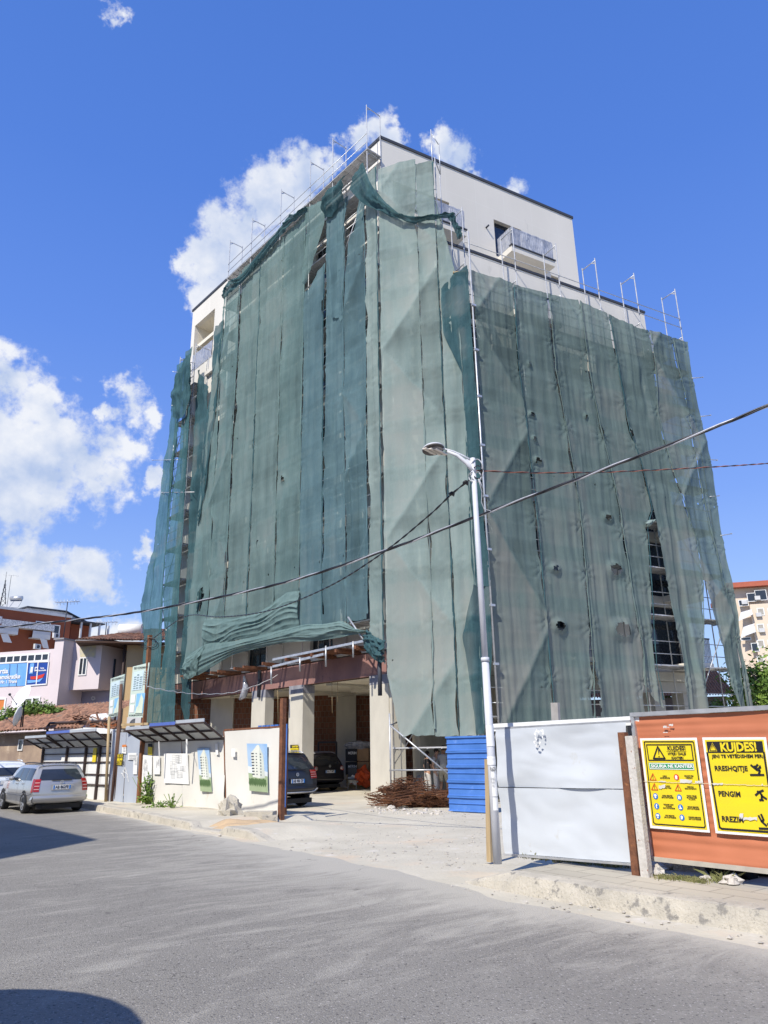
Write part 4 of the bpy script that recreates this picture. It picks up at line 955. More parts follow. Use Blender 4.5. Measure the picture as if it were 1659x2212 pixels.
net('wing net strip hanging between two ragged seams, torn at its lower seam', NRp, w2_, w3_, tz, 2.45, n_right, 53, group=G4, fmul=0.5, ctone=0.30, du=0.06, dz=0.08, dusty=0.6, deckph=0.65, fold=0.04, gap=0.12, lowfold=0.05, holes=[H(1312,1118,.25,.2),H(1328,1230,.38,.32),H(1342,1360,.5,.42),H(1266,898,.08,.12),H(1284,1506,.2,.8)])
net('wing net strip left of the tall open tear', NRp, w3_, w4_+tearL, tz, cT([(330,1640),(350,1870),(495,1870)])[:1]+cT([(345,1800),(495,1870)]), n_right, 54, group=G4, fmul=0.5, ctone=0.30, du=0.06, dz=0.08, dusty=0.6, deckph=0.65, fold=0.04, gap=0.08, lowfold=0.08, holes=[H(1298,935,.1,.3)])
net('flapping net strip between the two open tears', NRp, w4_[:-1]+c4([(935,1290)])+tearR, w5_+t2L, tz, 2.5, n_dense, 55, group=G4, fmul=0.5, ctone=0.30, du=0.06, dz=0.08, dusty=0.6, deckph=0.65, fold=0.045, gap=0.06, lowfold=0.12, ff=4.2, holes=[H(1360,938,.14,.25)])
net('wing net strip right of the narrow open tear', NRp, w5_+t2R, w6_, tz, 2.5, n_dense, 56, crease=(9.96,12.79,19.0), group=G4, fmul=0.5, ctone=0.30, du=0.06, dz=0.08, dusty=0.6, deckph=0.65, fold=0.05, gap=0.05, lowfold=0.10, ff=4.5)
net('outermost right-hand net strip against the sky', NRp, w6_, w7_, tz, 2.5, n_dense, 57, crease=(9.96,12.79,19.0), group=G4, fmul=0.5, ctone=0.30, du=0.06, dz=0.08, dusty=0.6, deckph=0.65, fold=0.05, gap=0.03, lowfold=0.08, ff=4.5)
drape('small curled flap at the head of the tall open tear', cT([(345,370),(380,345),(425,345)]), cT([(350,400),(385,392),(400,350)]), NRp, 0.15, n_pale, 58, nu=12, nv=8, folds=1, amp=0.06)
# bare white tube at the inner edge of the wing scaffold
mb = MB(); mb.tube(NRp.pt(-0.02, 1.2, 0.12), NRp.pt(-0.02, 21.9, 0.12), 0.036, 8)
for z in (4.4,6.4,8.4,10.4,12.4,14.4,16.4,18.4): mb.obox(NRp.pt(0.02, z, 0.14), NRp.d*0.09, NRp.n*0.05, V((0,0,.04)))
mb.build('outer_tube', m_galv, sc_r)
# timber plank end on the scaffold deck
mb = MB(); a = NRp.P(1003,588,-0.2); mb.bar(a-NRp.d*0.35-NRp.n*0.3, a+NRp.d*0.1, 0.25, 0.06); mb.build('plank', m_wood, sc_r)
# ---------------------------------------------------------------- helpers for flat work on planes
def pxpoly(mb, pl, pts, off, m=0):
    mb.face([pl.P(u, v, off) for (u, v) in pts], m)
def panel(pl, pts, th, m, parent, name, off=0.0, label=None):
    mb = MB(); P = [pl.P(u, v, off) for (u, v) in pts]; mb.prism(P, -pl.n*th); return mb.build(name, m, parent, label)
_UP = V((0,0,1))
def txt(name, body, pl, cx, cy, hpx, wpx, m, parent, off, bold=0.0):
    "lettering centred on the grid point, hpx tall and wpx wide on the reading grid"
    a, z = pl.SZ(cx, cy, off); z1 = pl.SZ(cx, cy-hpx/2, off)[1]; z2 = pl.SZ(cx, cy+hpx/2, off)[1]
    a1 = pl.SZ(cx-wpx/2, cy, off)[0]; a2 = pl.SZ(cx+wpx/2, cy, off)[0]
    nl = body.count('\n')+1
    size = abs(z1-z2)/(0.70 if nl == 1 else (nl-1)*1.0+0.70)
    flip = 1 if pl.d.dot(_UP.cross(pl.n)) > 0 else -1
    cu = bpy.data.curves.new(name, 'FONT'); cu.body = body; cu.size = size; cu.align_x = 'CENTER'; cu.align_y = 'CENTER'
    cu.extrude = 0.0006; cu.offset = bold*size; cu.resolution_u = 2; cu.materials.append(m)
    o = bpy.data.objects.new(name, cu); COL.objects.link(o)
    bpy.context.view_layer.update(); wd = max(0.001, o.dimensions.x)
    sx = abs(a2-a1)/wd; x = pl.d*flip; zn = x.cross(_UP)
    M4 = Matrix((x*sx, _UP, zn)).transposed().to_4x4(); M4.translation = pl.pt(a, z, off)-rootloc(parent)
    me = bpy.data.meshes.new_from_object(o); bpy.data.objects.remove(o); bpy.data.curves.remove(cu)
    o = bpy.data.objects.new(name, me); COL.objects.link(o)
    o.parent = parent; o.matrix_local = M4
    return o
ink = mat('black_ink', (0.02,0.02,0.025), None, 3, 0.6); m_yel = mat('sign_yellow', (0.80,0.63,0.02), (0.72,0.56,0.03), 2.5, 0.5, stretch=(1,1,4))
m_paper = mat('white_paper', (0.80,0.80,0.78), (0.74,0.74,0.73), 5, 0.7); m_sgreen = mat('sign_green', (0.02,0.30,0.12), None, 3, 0.5)
m_sblue = mat('sign_blue', (0.02,0.18,0.55), None, 3, 0.5); m_sred = mat('sign_red', (0.65,0.05,0.03), None, 3, 0.5); m_orange = mat('poster_orange', (0.72,0.24,0.06), None, 3, 0.5)
grey_ink = mat('grey_ink', (0.38,0.39,0.40), None, 3, 0.7)
# ---------------------------------------------------------------- right-hand hoarding
WP = Pl(gnd(1088,1850,0.2), 142)
t = thing('sheet_metal_panel', 'big dented pale sheet-metal hoarding panel beside the street lamp', 'fence panel', WP.P(1090,1846))
m_sheet = mat('painted_sheet_metal', (0.58,0.61,0.64), (0.52,0.55,0.58), 0.8, 0.38, bump=0.04, bscale=6, spec=0.5, spots=[((0.42,0.42,0.42), 18, 0.72, 0.03),((0.46,0.44,0.38), 1.7, 0.63, 0.12)])
def dent_sheet(pts, seed, name):
    A, B, C_, D = [WP.P(u, v) for (u, v) in pts]
    def fn(u, v):
        p = D.lerp(C_, u).lerp(A.lerp(B, u), v); o = 0.035*noise.noise(V((u*2.2+seed, v*2.4, seed)))+0.02*abs(noise.noise(V((u*4+seed, v*4+u*2, 3))))
        o -= 0.02*exp(-((u-0.25-0.5*v)*6)**2)
        return p+WP.n*o
    mb = MB(); mb.grid(fn, 40, 26); o = mb.build(name, m_sheet, t)
    return o
dent_sheet([(1070,1576),(1352,1560),(1357,1704),(1077,1700)], 2, 'upper_sheet'); dent_sheet([(1077,1701.5),(1357,1706),(1371,1864),(1090,1843)], 9, 'lower_sheet')
mb = MB(); mb.bar(WP.P(1089,1846,.02), WP.P(1373,1868,.02), 0.03, 0.025); mb.build('edge_rail', m_galv, t); mb = MB(); mb.bar(WP.P(1068,1574,-.03), WP.P(1362,1558,-.03), 0.03, 0.03); mb.build('edge_rail', m_galv, t)
panel(WP, [(1060,1564),(1380,1546),(1381,1566),(1060,1580)], 0.03, m_paper, t, 'back_sheet', -0.12)
mb = MB(); c4b = lambda p: cv(1900,2700,1.43,p)                  # scraped glue square
rr = random.Random(4)
for k in range(26):
    x = 320+rr.random()*52; y = 292+rr.random()*98
    if abs(x-346) < 16 and abs(y-340) < 34 and rr.random() < .75: continue
    q = c4b([(x,y),(x+6+rr.random()*8,y+2),(x+5+rr.random()*6,y+10+rr.random()*12),(x-1,y+9)]); pxpoly(mb, WP, q, 0.075)
mb.build('glue_residue', m_paper, t)
# posts beside it
def post(name, label, cat, p0, p1, w_, m, group=None):
    mb = MB(); mb.bar(p0, p1, w_, w_*0.8, up=WP.n); return mb.build(name, m, None, label, cat, group)
q = WP.P(1376,1886,0.1); post('rusty_post', 'rusty steel fence post between the pale panel and the orange banner', 'post', V((q.x,q.y,.12)), WP.P(1345,1582,.06), 0.10, m_rust)
q = WP.P(1397,1890,0.12); post('concrete_post', 'chipped pale post touching the left edge of the orange banner', 'post', V((q.x,q.y,.12)), WP.P(1362,1590,.05), 0.11, mat('flaking_whitewash', (0.62,0.59,0.54),(0.45,0.42,0.38),6,0.9,bump=.5,bscale=30,spots=[((0.25,0.12,0.07),12,.62,.04)]))
q = WP.P(1194,1560,-0.4); mb = MB(); mb.bar(V((q.x,q.y,0.0)), WP.P(1199,1518,-0.4), 0.13, 0.05, up=WP.n); mb.build('timber_plank', mat('grey_timber',(0.42,0.40,0.37),(0.3,0.28,0.26),5,.9), None, 'short weathered plank standing up behind the pale panel', 'plank')
q = gnd(1058,1862,0.02); mb = MB(); mb.bar(q, atd(1053,1640,hypot(q.x,q.y)), 0.09, 0.05, up=WP.n); mb.build('timber_post', m_wood, None, 'thin raw timber post just left of the street lamp', 'post')

BP = Pl(gnd(1402,1888,0.2), 141)
t = thing('orange_banner_hoarding', 'orange wrinkled banner on a metal frame with two yellow warning posters', 'fence panel', BP.P(1405,1850))
m_ban = mat('orange_banner', (0.52,0.185,0.095), (0.45,0.155,0.08), 0.9, 0.5, stretch=(1,1,3), spots=[((0.66,0.42,0.33), 5, 0.72, 0.05)])
ba, bz0 = BP.SZ(1405,1850); bt = BP.SZ(1369,1549)[1]; bb = BP.S(1659,1700); sgn = 1 if bb > ba else -1
ba0 = BP.S(1369,1549); bend = bb+sgn*2.2
def bfn(u, v):
    s = (ba0+(ba-ba0)*(1-v))*(1-u)+bend*u; z = bz0+(bt-bz0)*v
    return BP.pt(s, z, 0.012*noise.noise(V((s*0.4, z*16, 1)))+0.018*noise.noise(V((s*1.2, z*2.5, 5)))+0.01*noise.noise(V((s*5,z*2,2))))
mb = MB(); mb.grid(bfn, 60, 120); mb.build('banner_sheet', m_ban, t)
mb = MB(); mb.bar(BP.P(1366,1543,.01), BP.P(1407,1854,.01), 0.05, 0.05, up=BP.n); mb.build('side_rail', m_galv, t)
mb = MB(); mb.bar(BP.pt(ba0-sgn*.03, bt+.03, .01), BP.pt(bend, bt+.03, .01), 0.05, 0.06, up=BP.n); mb.build('top_rail', m_galv, t)
mb = MB(); mb.bar(BP.pt(ba-sgn*.0, bz0-.02, .01), BP.pt(bend, bz0-.02, .01), 0.05, 0.06, up=BP.n); mb.build('bottom_rail', mat('dirty_rail',(0.50,0.46,0.38),(0.38,.35,.3),6,.7), t)
c7 = lambda p: cv(2450,2850,2.7197,p)
def P7(x, y): return c7([(x,y)])[0]
def poster(parent, corners, frame_in, name='warning_poster', label=None):
    mb = MB(); pxpoly(mb, BP, c7(corners), 0.035); o = mb.build(name, m_paper, parent, label)
    mb = MB(); pxpoly(mb, BP, c7(frame_in), 0.038); mb.build('yellow_field', m_yel, o); return o
def lineloop(mb, pl, pts, w_, off, close=True):
    P = [pl.P(u, v, off) for (u, v) in pts]; n = len(P)
    for i in range(n if close else n-1):
        a, b = P[i], P[(i+1) % n]; d = (b-a).normalized(); q = d.cross(pl.n)*w_/2
        mb.face([a-q-d*w_*.3, a+q-d*w_*.3, b+q+d*w_*.3, b-q+d*w_*.3])
p1 = poster(t, [(270,250),(887,242),(1030,1272),(383,1222)], [(295,272),(865,268),(1002,1243),(405,1193)], label='yellow site-safety poster with small pictograms')
mb = MB()
lineloop(mb, BP, c7([(318,292),(325,287),(842,286),(852,296),(978,1200),(968,1217),(440,1178),(418,1160)]), 0.014, 0.042)
lineloop(mb, BP, c7([(342,320),(826,318),(850,488),(368,487)]), 0.014, 0.042)
lineloop(mb, BP, c7([(463,340),(418,468),(542,468)]), 0.018, 0.043); lineloop(mb, BP, c7([(560,391),(772,391)]), 0.004, 0.043, False)
pxpoly(mb, BP, c7([(466,368),(482,368),(478,425),(472,425)]), 0.043); pxpoly(mb, BP, c7([(472,440),(484,440),(484,453),(472,453)]), 0.043)
mb.build('black_lines', ink, p1)
mb = MB(); pxpoly(mb, BP, c7([(362,512),(852,520),(862,596),(374,586)]), 0.042); o = mb.build('green_band', m_sgreen, p1)
mb = MB(); lineloop(mb, BP, c7([(372,520),(848,527),(856,589),(382,579)]), 0.008, 0.045); mb.build('band_outline', m_paper, o)
def T7(parent, s, x, y, h, w_, m=ink, bold=0.028, off=0.044): 
    cx, cy = P7(x, y); return txt('lettering', s, BP, cx, cy, h/2.7197/1.8445, w_/2.7197/1.8445, m, parent, off, bold)
T7(p1,'KUJDES!',665,358,44,195); T7(p1,'HYRJE / DALJE',670,418,28,195); T7(p1,'KANTIERI',677,463,27,128); T7(p1,'SIGURIA NE KANTIER',612,553,34,455,m_paper,0.03,0.047)
T7(p1,'KUJDES!\nKANTIER NDERTIMI',540,670,34,105); T7(p1,'NDALOHET HYRJA\nE PERSONAVE',802,668,36,100); T7(p1,'KUJDES\nNGA VARJA',575,778,34,70); T7(p1,'KUJDES NGA\nRENIA E MATERIALEVE',818,786,34,125)
T7(p1,'KAPELJA MBROJTESE\nESHTE E DETYRUESHME',568,882,34,128); T7(p1,'VISHNI VESHJE\nME SINJALIZIM\nTE LARTE',832,893,52,110); T7(p1,'PERDORIMI I RRIPIT\nTE SIGURISE\nESHTE I DETYRUESHEM',583,988,52,128); T7(p1,'KEPUCET MBROJTESE\nJANE TE DETYRUESHME',848,1005,34,132)
T7(p1,'SYZET MBROJTESE\nJANE TE DETYRUESHME',596,1098,34,128); T7(p1,'DORASHKA MBROJTESE\nJANE TE DETYRUESHME',865,1117,34,135)
def disc7(parent, x, y, r, m, name='pictogram', off=0.043):
    a, z = BP.SZ(*P7(x, y), off); rr_ = abs(BP.SZ(*P7(x, y-r), off)[1]-z); mb = MB()
    mb.face([BP.pt(a+cos(2*pi*k/24)*rr_*.97, z+sin(2*pi*k/24)*rr_, off) for k in range(24)][::1]); return mb.build(name, m, parent), a, z, rr_
def shp(parent, a, z, r, polys, m, off=0.047):
    sg = 1 if BP.d.dot(_UP.cross(BP.n)) > 0 else -1; mb = MB()
    for pl_ in polys: mb.face([BP.pt(a+sg*x*r, z+y*r, off) for (x, y) in pl_])
    mb.build('symbol', m, parent)
for (x, y, c_, sh) in ((440,877,m_sblue,[[(-.6,.1),(.6,.1),(.55,.5),(0,.75),(-.55,.5)],[(-.35,0),(.35,0),(.25,-.6),(-.25,-.6)]]),(699,890,m_sblue,[[(-.5,-.6),(-.05,-.6),(-.05,.4),(-.3,.65),(-.5,.2)],[(.05,-.6),(.5,-.6),(.5,.2),(.3,.65),(.05,.4)]]),
        (453,985,m_sblue,[[(-.15,-.7),(.2,-.7),(.1,.2),(.5,.3),(.1,.75),(-.1,.75),(-.3,.1)]]),(712,998,m_sblue,[[(-.6,-.6),(.6,-.5),(.5,-.1),(.1,0),(.15,.65),(-.25,.65),(-.3,0)]]),
        (466,1092,m_sblue,[[(-.6,0),(.6,0),(.5,.6),(-.5,.6)],[(-.4,-.15),(.4,-.15),(.2,-.7),(-.2,-.7)]]),(727,1108,m_sblue,[[(-.45,-.6),(.2,-.6),(.5,.3),(.1,.7),(-.4,.5)]]),(667,671,m_sred,[[(-.35,-.7),(.3,-.7),(.45,.2),(.35,.55),(-.3,.7),(-.5,.1)]])):
    o, a, z, r = disc7(p1, x, y, 33, c_); shp(o, a, z, r, sh, m_paper)
for (x, y) in ((413,668),(430,775),(686,785)):
    a, z = BP.SZ(*P7(x, y), .043); mb = MB(); lineloop(mb, BP, c7([(x-3,y-36),(x-32,y+32),(x+34,y+34)]), 0.009, 0.043); o = mb.build('pictogram', m_sred, p1)
    shp(o, a, z, 0.035, [[(-.12,.5),(.12,.5),(.06,-.3),(-.06,-.3)],[(-.1,-.45),(.1,-.45),(.1,-.7),(-.1,-.7)]], ink)
p2 = poster(t, [(945,240),(1637,237),(1790,1330),(1092,1277)], [(972,266),(1612,263),(1760,1300),(1114,1250)], label='yellow warning poster with a black title band, cut by the right edge')
mb = MB(); pxpoly(mb, BP, c7([(990,285),(1597,280),(1614,404),(1008,407)]), 0.042); bnd = mb.build('title_band', ink, p2)
mb = MB(); lineloop(mb, BP, c7([(1000,407),(1135,1215),(1160,1230),(1740,1270),(1614,404)]), 0.022, 0.042, False); mb.build('black_lines', ink, p2)
T7(p2,'KUJDES!',1335,348,92,390,m_yel,0.04,0.047); T7(p2,'JENI TE VETEDISHEM PER:',1322,445,36,560); T7(p2,'RRESHQITJE',1255,578,52,355); T7(p2,'PENGIM',1240,855,56,235); T7(p2,'RREZIM',1275,1130,58,230)
mb = MB(); pxpoly(mb, BP, c7([(1055,295),(1020,392),(1110,390)]), 0.045); tr_ = mb.build('pictogram', m_yel, p2)
mb = MB(); lineloop(mb, BP, c7([(1056,307),(1032,383),(1098,382)]), 0.006, 0.048); pxpoly(mb, BP, c7([(1057,326),(1066,326),(1063,358),(1060,358)]), 0.048); mb.build('symbol', ink, tr_)
def stick7(parent, strokes, head, r=7):
    mb = MB()
    for s_ in strokes: lineloop(mb, BP, c7(s_), 0.022, 0.044, False)
    o = mb.build('pictogram', ink, parent); disc7(o, head[0], head[1], 13, ink, 'symbol', 0.046)
stick7(p2, [[(1475,540),(1535,590),(1570,600),(1560,635)],[(1515,575),(1545,535)],[(1540,585),(1575,565),(1570,550)],[(1470,646),(1612,646)]], (1515,556))
stick7(p2, [[(1525,865),(1565,830),(1605,815)],[(1570,835),(1600,880),(1640,905)],[(1590,860),(1590,905),(1605,922)],[(1570,920),(1597,915)]], (1548,828))
stick7(p2, [[(1558,1090),(1590,1150),(1640,1195)],[(1585,1075),(1610,1130),(1600,1150)],[(1565,1226),(1700,1232)]], (1660,1180))
mb = MB(); rr = random.Random(2)                                 # torn strips along the rip and scraped patches
for (x, y, w_, h) in ((475,708,75,18),(475,745,70,60),(705,692,130,45),(870,705,75,32),(1060,730,110,30),(1350,1050,40,80),(1390,1100,150,45),(522,110,40,35),(585,92,45,30),(522,178,50,15),(560,125,30,12),(1590,738,12,26)):
    P = [(x+w_*i/6, y+rr.random()*h*.3) for i in range(7)]+[(x+w_*(6-i)/6, y+h*(.6+.4*rr.random())) for i in range(7)]
    pxpoly(mb, BP, c7(P), 0.049)
mb.build('torn_patch', mat('torn_backing',(0.68,0.66,0.62),(0.55,.53,.5),9,.8), t)
mb = MB(); x = 300; pts_ = []
while x < 1900: pts_.append((x, 716+(x-300)*0.035+rr.random()*8-4)); x += 18
lineloop(mb, BP, c7(pts_), 0.007, 0.0485, False); mb.build('rip_line', mat('rip_edge',(0.66,0.55,0.35),None,9,.8), t)
# ---------------------------------------------------------------- things under and before the banner
def rock(label, u, v, r, seed, group='loose stones along the hoarding', name='stone', z=0.2, m=None):
    p = gnd(u, v, z); mb = MB(); mb.blob(p+V((0,0,r*.35)), r, r*.8, r*.55, seed, 0.35, 7); return mb.build(name, m or m_stone, None, label, 'stone', group)
m_stone = mat('pale_stone', (0.62,0.58,0.52), (0.45,0.41,0.36), 9, 0.95, bump=.6, bscale=40)
rock('round pale stone at the foot of the rusty post', 1367,1876,0.10,1); rock('flat pale rock lying just right of the two posts', 1412,1890,0.13,2); rock('biggest white rock under the orange banner corner', 1432,1880,0.13,3)
rock('small pale stone under the banner before the dark tub', 1525,1904,0.07,4); rock('light rubble lump near the right frame edge', 1583,1912,0.11,5); rock('tan stone by the middle of the pale panel foot', 1205,1860,0.09,6)
rock('brownish stone under the pale panel beside dry grass', 1190,1853,0.08,7); rock('small stone between the pale panel and its grass fringe', 1300,1866,0.05,8)
for i, (u0, u1, lb) in enumerate(((1497,1590,'black plastic tub half hidden under the orange banner'),(1600,1700,'black barrel lying under the banner at the frame edge'))):
    a, b = gnd(u0, 1900, .2)-BP.n*.45, gnd(u1, 1912, .2)-BP.n*.45; mb = MB(); ax = (b-a).normalized()
    mb.lathe([(0.0,0),(0.20,0.0),(0.215,0.03),(0.20,0.06),(0.21,(b-a).length*.5),(0.20,(b-a).length-.05),(0.215,(b-a).length-.02),(0,(b-a).length)], a+V((0,0,.2)), ax, 18); mb.build('plastic_tub', m_black, None, lb, 'tub')
mb = MB(); a = gnd(1465,1888,.2)-BP.n*.3; mb.box(a, 0.38, 0.19, 0.22, radians(120)); mb.build('concrete_block', m_kerb, None, 'grey concrete block behind the white rock under the banner', 'block')

def tuft(label, pts, n, h, m, seed, name='grass_tuft', group=None, z=0.2):
    rr = random.Random(seed); mb = MB()
    for k in range(n):
        i = rr.random()*(len(pts)-1); j = int(i); p = gnd(*pts[j], z).lerp(gnd(*pts[j+1], z), i-j)+V((rr.gauss(0,.05), rr.gauss(0,.06), 0))
        hh = h*(.4+rr.random()*.8); dx = V((rr.gauss(0,.5), rr.gauss(0,.5), 0))*hh; sd = V((-dx.y, dx.x, 0)); sd = (sd.normalized() if sd.length > 1e-5 else V((1,0,0)))*0.006
        mb.face([p-sd, p+sd, p+dx*.5+V((0,0,hh*.75))+sd*.6, p+dx+V((0,0,hh)), p+dx*.5+V((0,0,hh*.75))-sd*.6])
    return mb.build(name, m, None, label, 'grass', group, kind='stuff')
m_grass = mat('dry_green_grass', (0.16,0.19,0.06), (0.30,0.26,0.13), 8, 0.9)
tuft('grass', [(1125,1852),(1180,1858),(1240,1864),(1300,1872),(1345,1876)], 420, 0.11, m_grass, 1); tuft('grass', [(1425,1898),(1480,1902),(1520,1908)], 700, 0.05, m_grass, 2); tuft('grass', [(1540,1905),(1575,1908)], 120, 0.12, m_grass, 3)

# ---------------------------------------------------------------- street lamp
lb = gnd(1075,1866,0.2); LP = Pl(lb, 100)
top = LP.P(1021,990); lt = thing('street_lamp', 'tall pale street lamp with a round flat head, posters pasted on its pole', 'street lamp', lb)
m_lamp = mat('lamp_grey_paint', (0.60,0.61,0.64), (0.52,0.53,0.56), 4, 0.5)
mid = LP.P(1048,1425); mb = MB(); mb.path([lb, lb.lerp(mid, .5), mid], lambda k: 0.058-0.005*k, 16); mb.path([mid-V((0,0,.03)), mid+V((0,0,.03))], 0.062, 16); mb.path([mid, mid.lerp(top,.5), top], lambda k: 0.046-0.006*k, 16)
mb.build('pole', m_lamp, lt)
j = LP.P(1024,1012); h0 = LP.P(965,969)
mb = MB(); arm = [LP.P(1027,1022), LP.P(1008,1000), LP.P(988,984), LP.P(966,975)]; mb.path(arm, lambda k: 0.045-0.022*k, 8); arm = [LP.P(1018,994), LP.P(1000,984), LP.P(980,975), LP.P(935,963)]; mb.path(arm, 0.014, 8)
mb.face([LP.P(1013,988,.0), LP.P(1030,1025,.0), LP.P(1012,1012,.0), LP.P(1000,998,.0)]); mb.build('arm', m_lamp, lt)
hc = LP.P(936,971); mb = MB(); R_ = abs(LP.S(960,971)-LP.S(911,971))/2
ax = V((-0.10,0.16,1)).normalized()
mb.lathe([(0.0,0.075),(R_*.55,0.068),(R_*.9,0.035),(R_,0.012),(R_*.985,0.0)], hc, ax, 32); hd = mb.build('lamp_head', m_lamp, lt)
mb = MB(); mb.lathe([(R_*.985,-0.001),(R_*.9,-0.016),(R_*.62,-0.02),(0.0,-0.02)], hc, ax, 32); mb.build('underside', mat('lamp_underside',(0.10,0.09,0.085),None,3,.6), hd)
mb = MB(); mb.lathe([(R_*.66,-0.021),(R_*.6,-0.028),(0,-0.028)], hc+V((.03,0,0)), ax, 24); le = mb.build('led_plate', mat('led_plate',(0.38,0.34,0.32),None,3,.5), hd)
for k in (-1,0,1):
    mb = MB(); c_ = hc+V((.03+k*.085, k*.02,-.038)); mb.obox(c_, V((.03,-.02,0)), V((.10,.13,0)), V((0,0,.008))); mb.build('led_module', mat('led_module',(0.75,0.68,0.60),None,3,.4), hd)
# posters round the pole
def wrap(z_px0, z_px1, a0, a1, m, name, seed, body=None):
    def fn(u, v):
        y = z_px0+(z_px1-z_px0)*v; k = (lb.z, mid.z); p = LP.P(1075+(1048-1075)*((1866-y)/(1866-1425)), y)
        a = a0+(a1-a0)*u; r = 0.0615+0.003*noise.noise(V((u*3, v*3, seed)))
        return V((p.x, p.y, p.z))+(cR*cos(a)+V((0,-1,0))*sin(a))*r
    mb = MB(); mb.grid(fn, 10, 8); return mb.build(name, m, lt)
wrap(1567, 1612, 0.2, 2.6, m_paper, 'pasted_notice', 1); wrap(1634, 1652, 0.1, 3.0, m_paper, 'pasted_notice', 2); wn = wrap(1655, 1720, 0.15, 1.9, m_paper, 'pasted_notice', 3); wrap(1722, 1750, .5, 1.9, m_paper, 'pasted_notice', 4)
PW = Pl(LP.P(1060,1690)+V((0,-0.07,0)), 92)
txt('lettering','PLAZH',PW,1065,1662,8,12,ink,wn,0.003,.01); txt('lettering','500 MT NGA DETI\nTEL: 067 60\n069 50',PW,1065,1690,20,11,grey_ink,wn,0.003)
# service loops of cable at the lamp head
def loop_pts(cx, cy, rx, ry, n=22, a0=0, a1=2*pi, off=0): return [LP.P(cx+rx*cos(a0+(a1-a0)*k/n), cy+ry*sin(a0+(a1-a0)*k/n), off+.05*sin(k)) for k in range(n+1)]
m_cable = mat('black_cable', (0.03,0.03,0.035), (0.02,0.02,0.022), 8, 0.35, spec=.6); m_cableg = mat('grey_cable', (0.42,0.43,0.45), None, 8, 0.45)
for (cx, cy, rx, ry, m) in ((1030,1016,14,24,m_cableg),(1032,1020,10,14,m_cable),(1026,1030,13,12,m_cableg)):
    mb = MB(); mb.path(loop_pts(cx, cy, rx, ry), 0.010, 6); mb.build('cable_loop', m, lt)
mb = MB(); mb.path([LP.P(1033,1035,.05), LP.P(1037,1048,.05), LP.P(1041,1062,.05), LP.P(1040,1085,.03), LP.P(1046,1100,.05), LP.P(1058,1103,.07), LP.P(1066,1108,.05)], 0.006, 5); mb.path([LP.P(1034,1035,.05),LP.P(1042,1053,.06)], .013, 6); mb.build('loose_wire', m_cableg, lt)

# ---------------------------------------------------------------- overhead cables
def twisted(name, label, pts, r, n_str, pitch, mats, seed=0):
    "catmull-rom through pts, strands wound round each other"
    P = []
    for i in range(len(pts)-1):
        p0, p1, p2, p3 = pts[max(i-1,0)], pts[i], pts[i+1], pts[min(i+2,len(pts)-1)]
        for q in range(26):
            k = q/26; P.append(0.5*((2*p1)+(p2-p0)*k+(2*p0-5*p1+4*p2-p3)*k*k+(3*p1-p0-3*p2+p3)*k**3))
    P.append(pts[-1]); D = [0]
    for i in range(1, len(P)): D.append(D[-1]+(P[i]-P[i-1]).length)
    N_ = int(D[-1]/(pitch/9)); t_ = thing(name, label, 'cable', P[0], 'overhead cables')
    for s_ in range(n_str):
        out = []; i = 0
        for q in range(N_+1):
            x = D[-1]*q/N_
            while i < len(D)-2 and D[i+1] < x: i += 1
            p = P[i].lerp(P[i+1], (x-D[i])/max(1e-9, D[i+1]-D[i])); d = (P[i+1]-P[i]).normalized(); a = d.cross(_UP).normalized(); b = a.cross(d)
            w_ = 2*pi*(x/pitch+s_/n_str)+0.8*noise.noise(V((x*.7, seed, 0))); out.append(p+(a*cos(w_)+b*sin(w_))*r*1.05)
        mb = MB(); mb.path(out, r, 6); mb.build('cable_strand', mats[s_ % len(mats)], t_)
CP = Pl(atd(829,1190,13.5), 125.5)
m_alu = mat('bare_cable_sheath', (0.60,0.60,0.62), (0.4,0.4,0.42), 8, 0.3, metal=.3)
twisted('main_power_cable', 'thick twisted black and silver cable crossing in front of the whole tower', [CP.P(*q) for q in ((-260,1388),(-60,1364),(0,1356),(170,1338),(330,1317),(600,1262),(830,1190),(1050,1108),(1300,1015),(1500,940),(1659,876),(1800,815),(2000,720))], 0.014, 3, 1.6, [m_cable, m_alu, m_cable])
C2 = Pl(LP.P(1040,1020), 64)
twisted('lamp_supply_cable', 'thin red and black twisted cable running right from the lamp top', [C2.P(*q) for q in ((1030,1016),(1140,1021),(1300,1020),(1480,1012),(1659,1001),(1850,985))], 0.0075, 2, 0.55, [m_cable, mat('red_cable',(0.35,0.13,0.08),None,8,.5)])
PB = gnd(298,1738,0.1)
pk = (PB-lb); az3 = math.degrees(atan2(pk.x, pk.y)); C3 = Pl(lb, az3)
twisted('lamp_feed_cable', 'thin black cable slanting from the lamp down to the brown post', [C3.P(*q) for q in ((1015,1036),(975,1068),(925,1115),(830,1192),(720,1262),(610,1310),(540,1327),(470,1333),(400,1332),(330,1380))], 0.009, 2, 0.5, [m_cable, m_cable])
mb = MB()
for (u, v) in ((1006,1043),(976,1067)): mb.blob(C3.P(u, v), .05, .05, .035, 3, .5, 4)
mb.build('cable_clamp', m_black, lt)
twisted('slack_site_cable', 'pale slack cable hanging from the brown post to the tower beam', [atd(u, v, d) for (u, v, d) in ((318,1483,23),(370,1493,25),(430,1499,27.5),(500,1496,30),(560,1478,32),(600,1458,33))], 0.012, 1, 1, [m_paper])
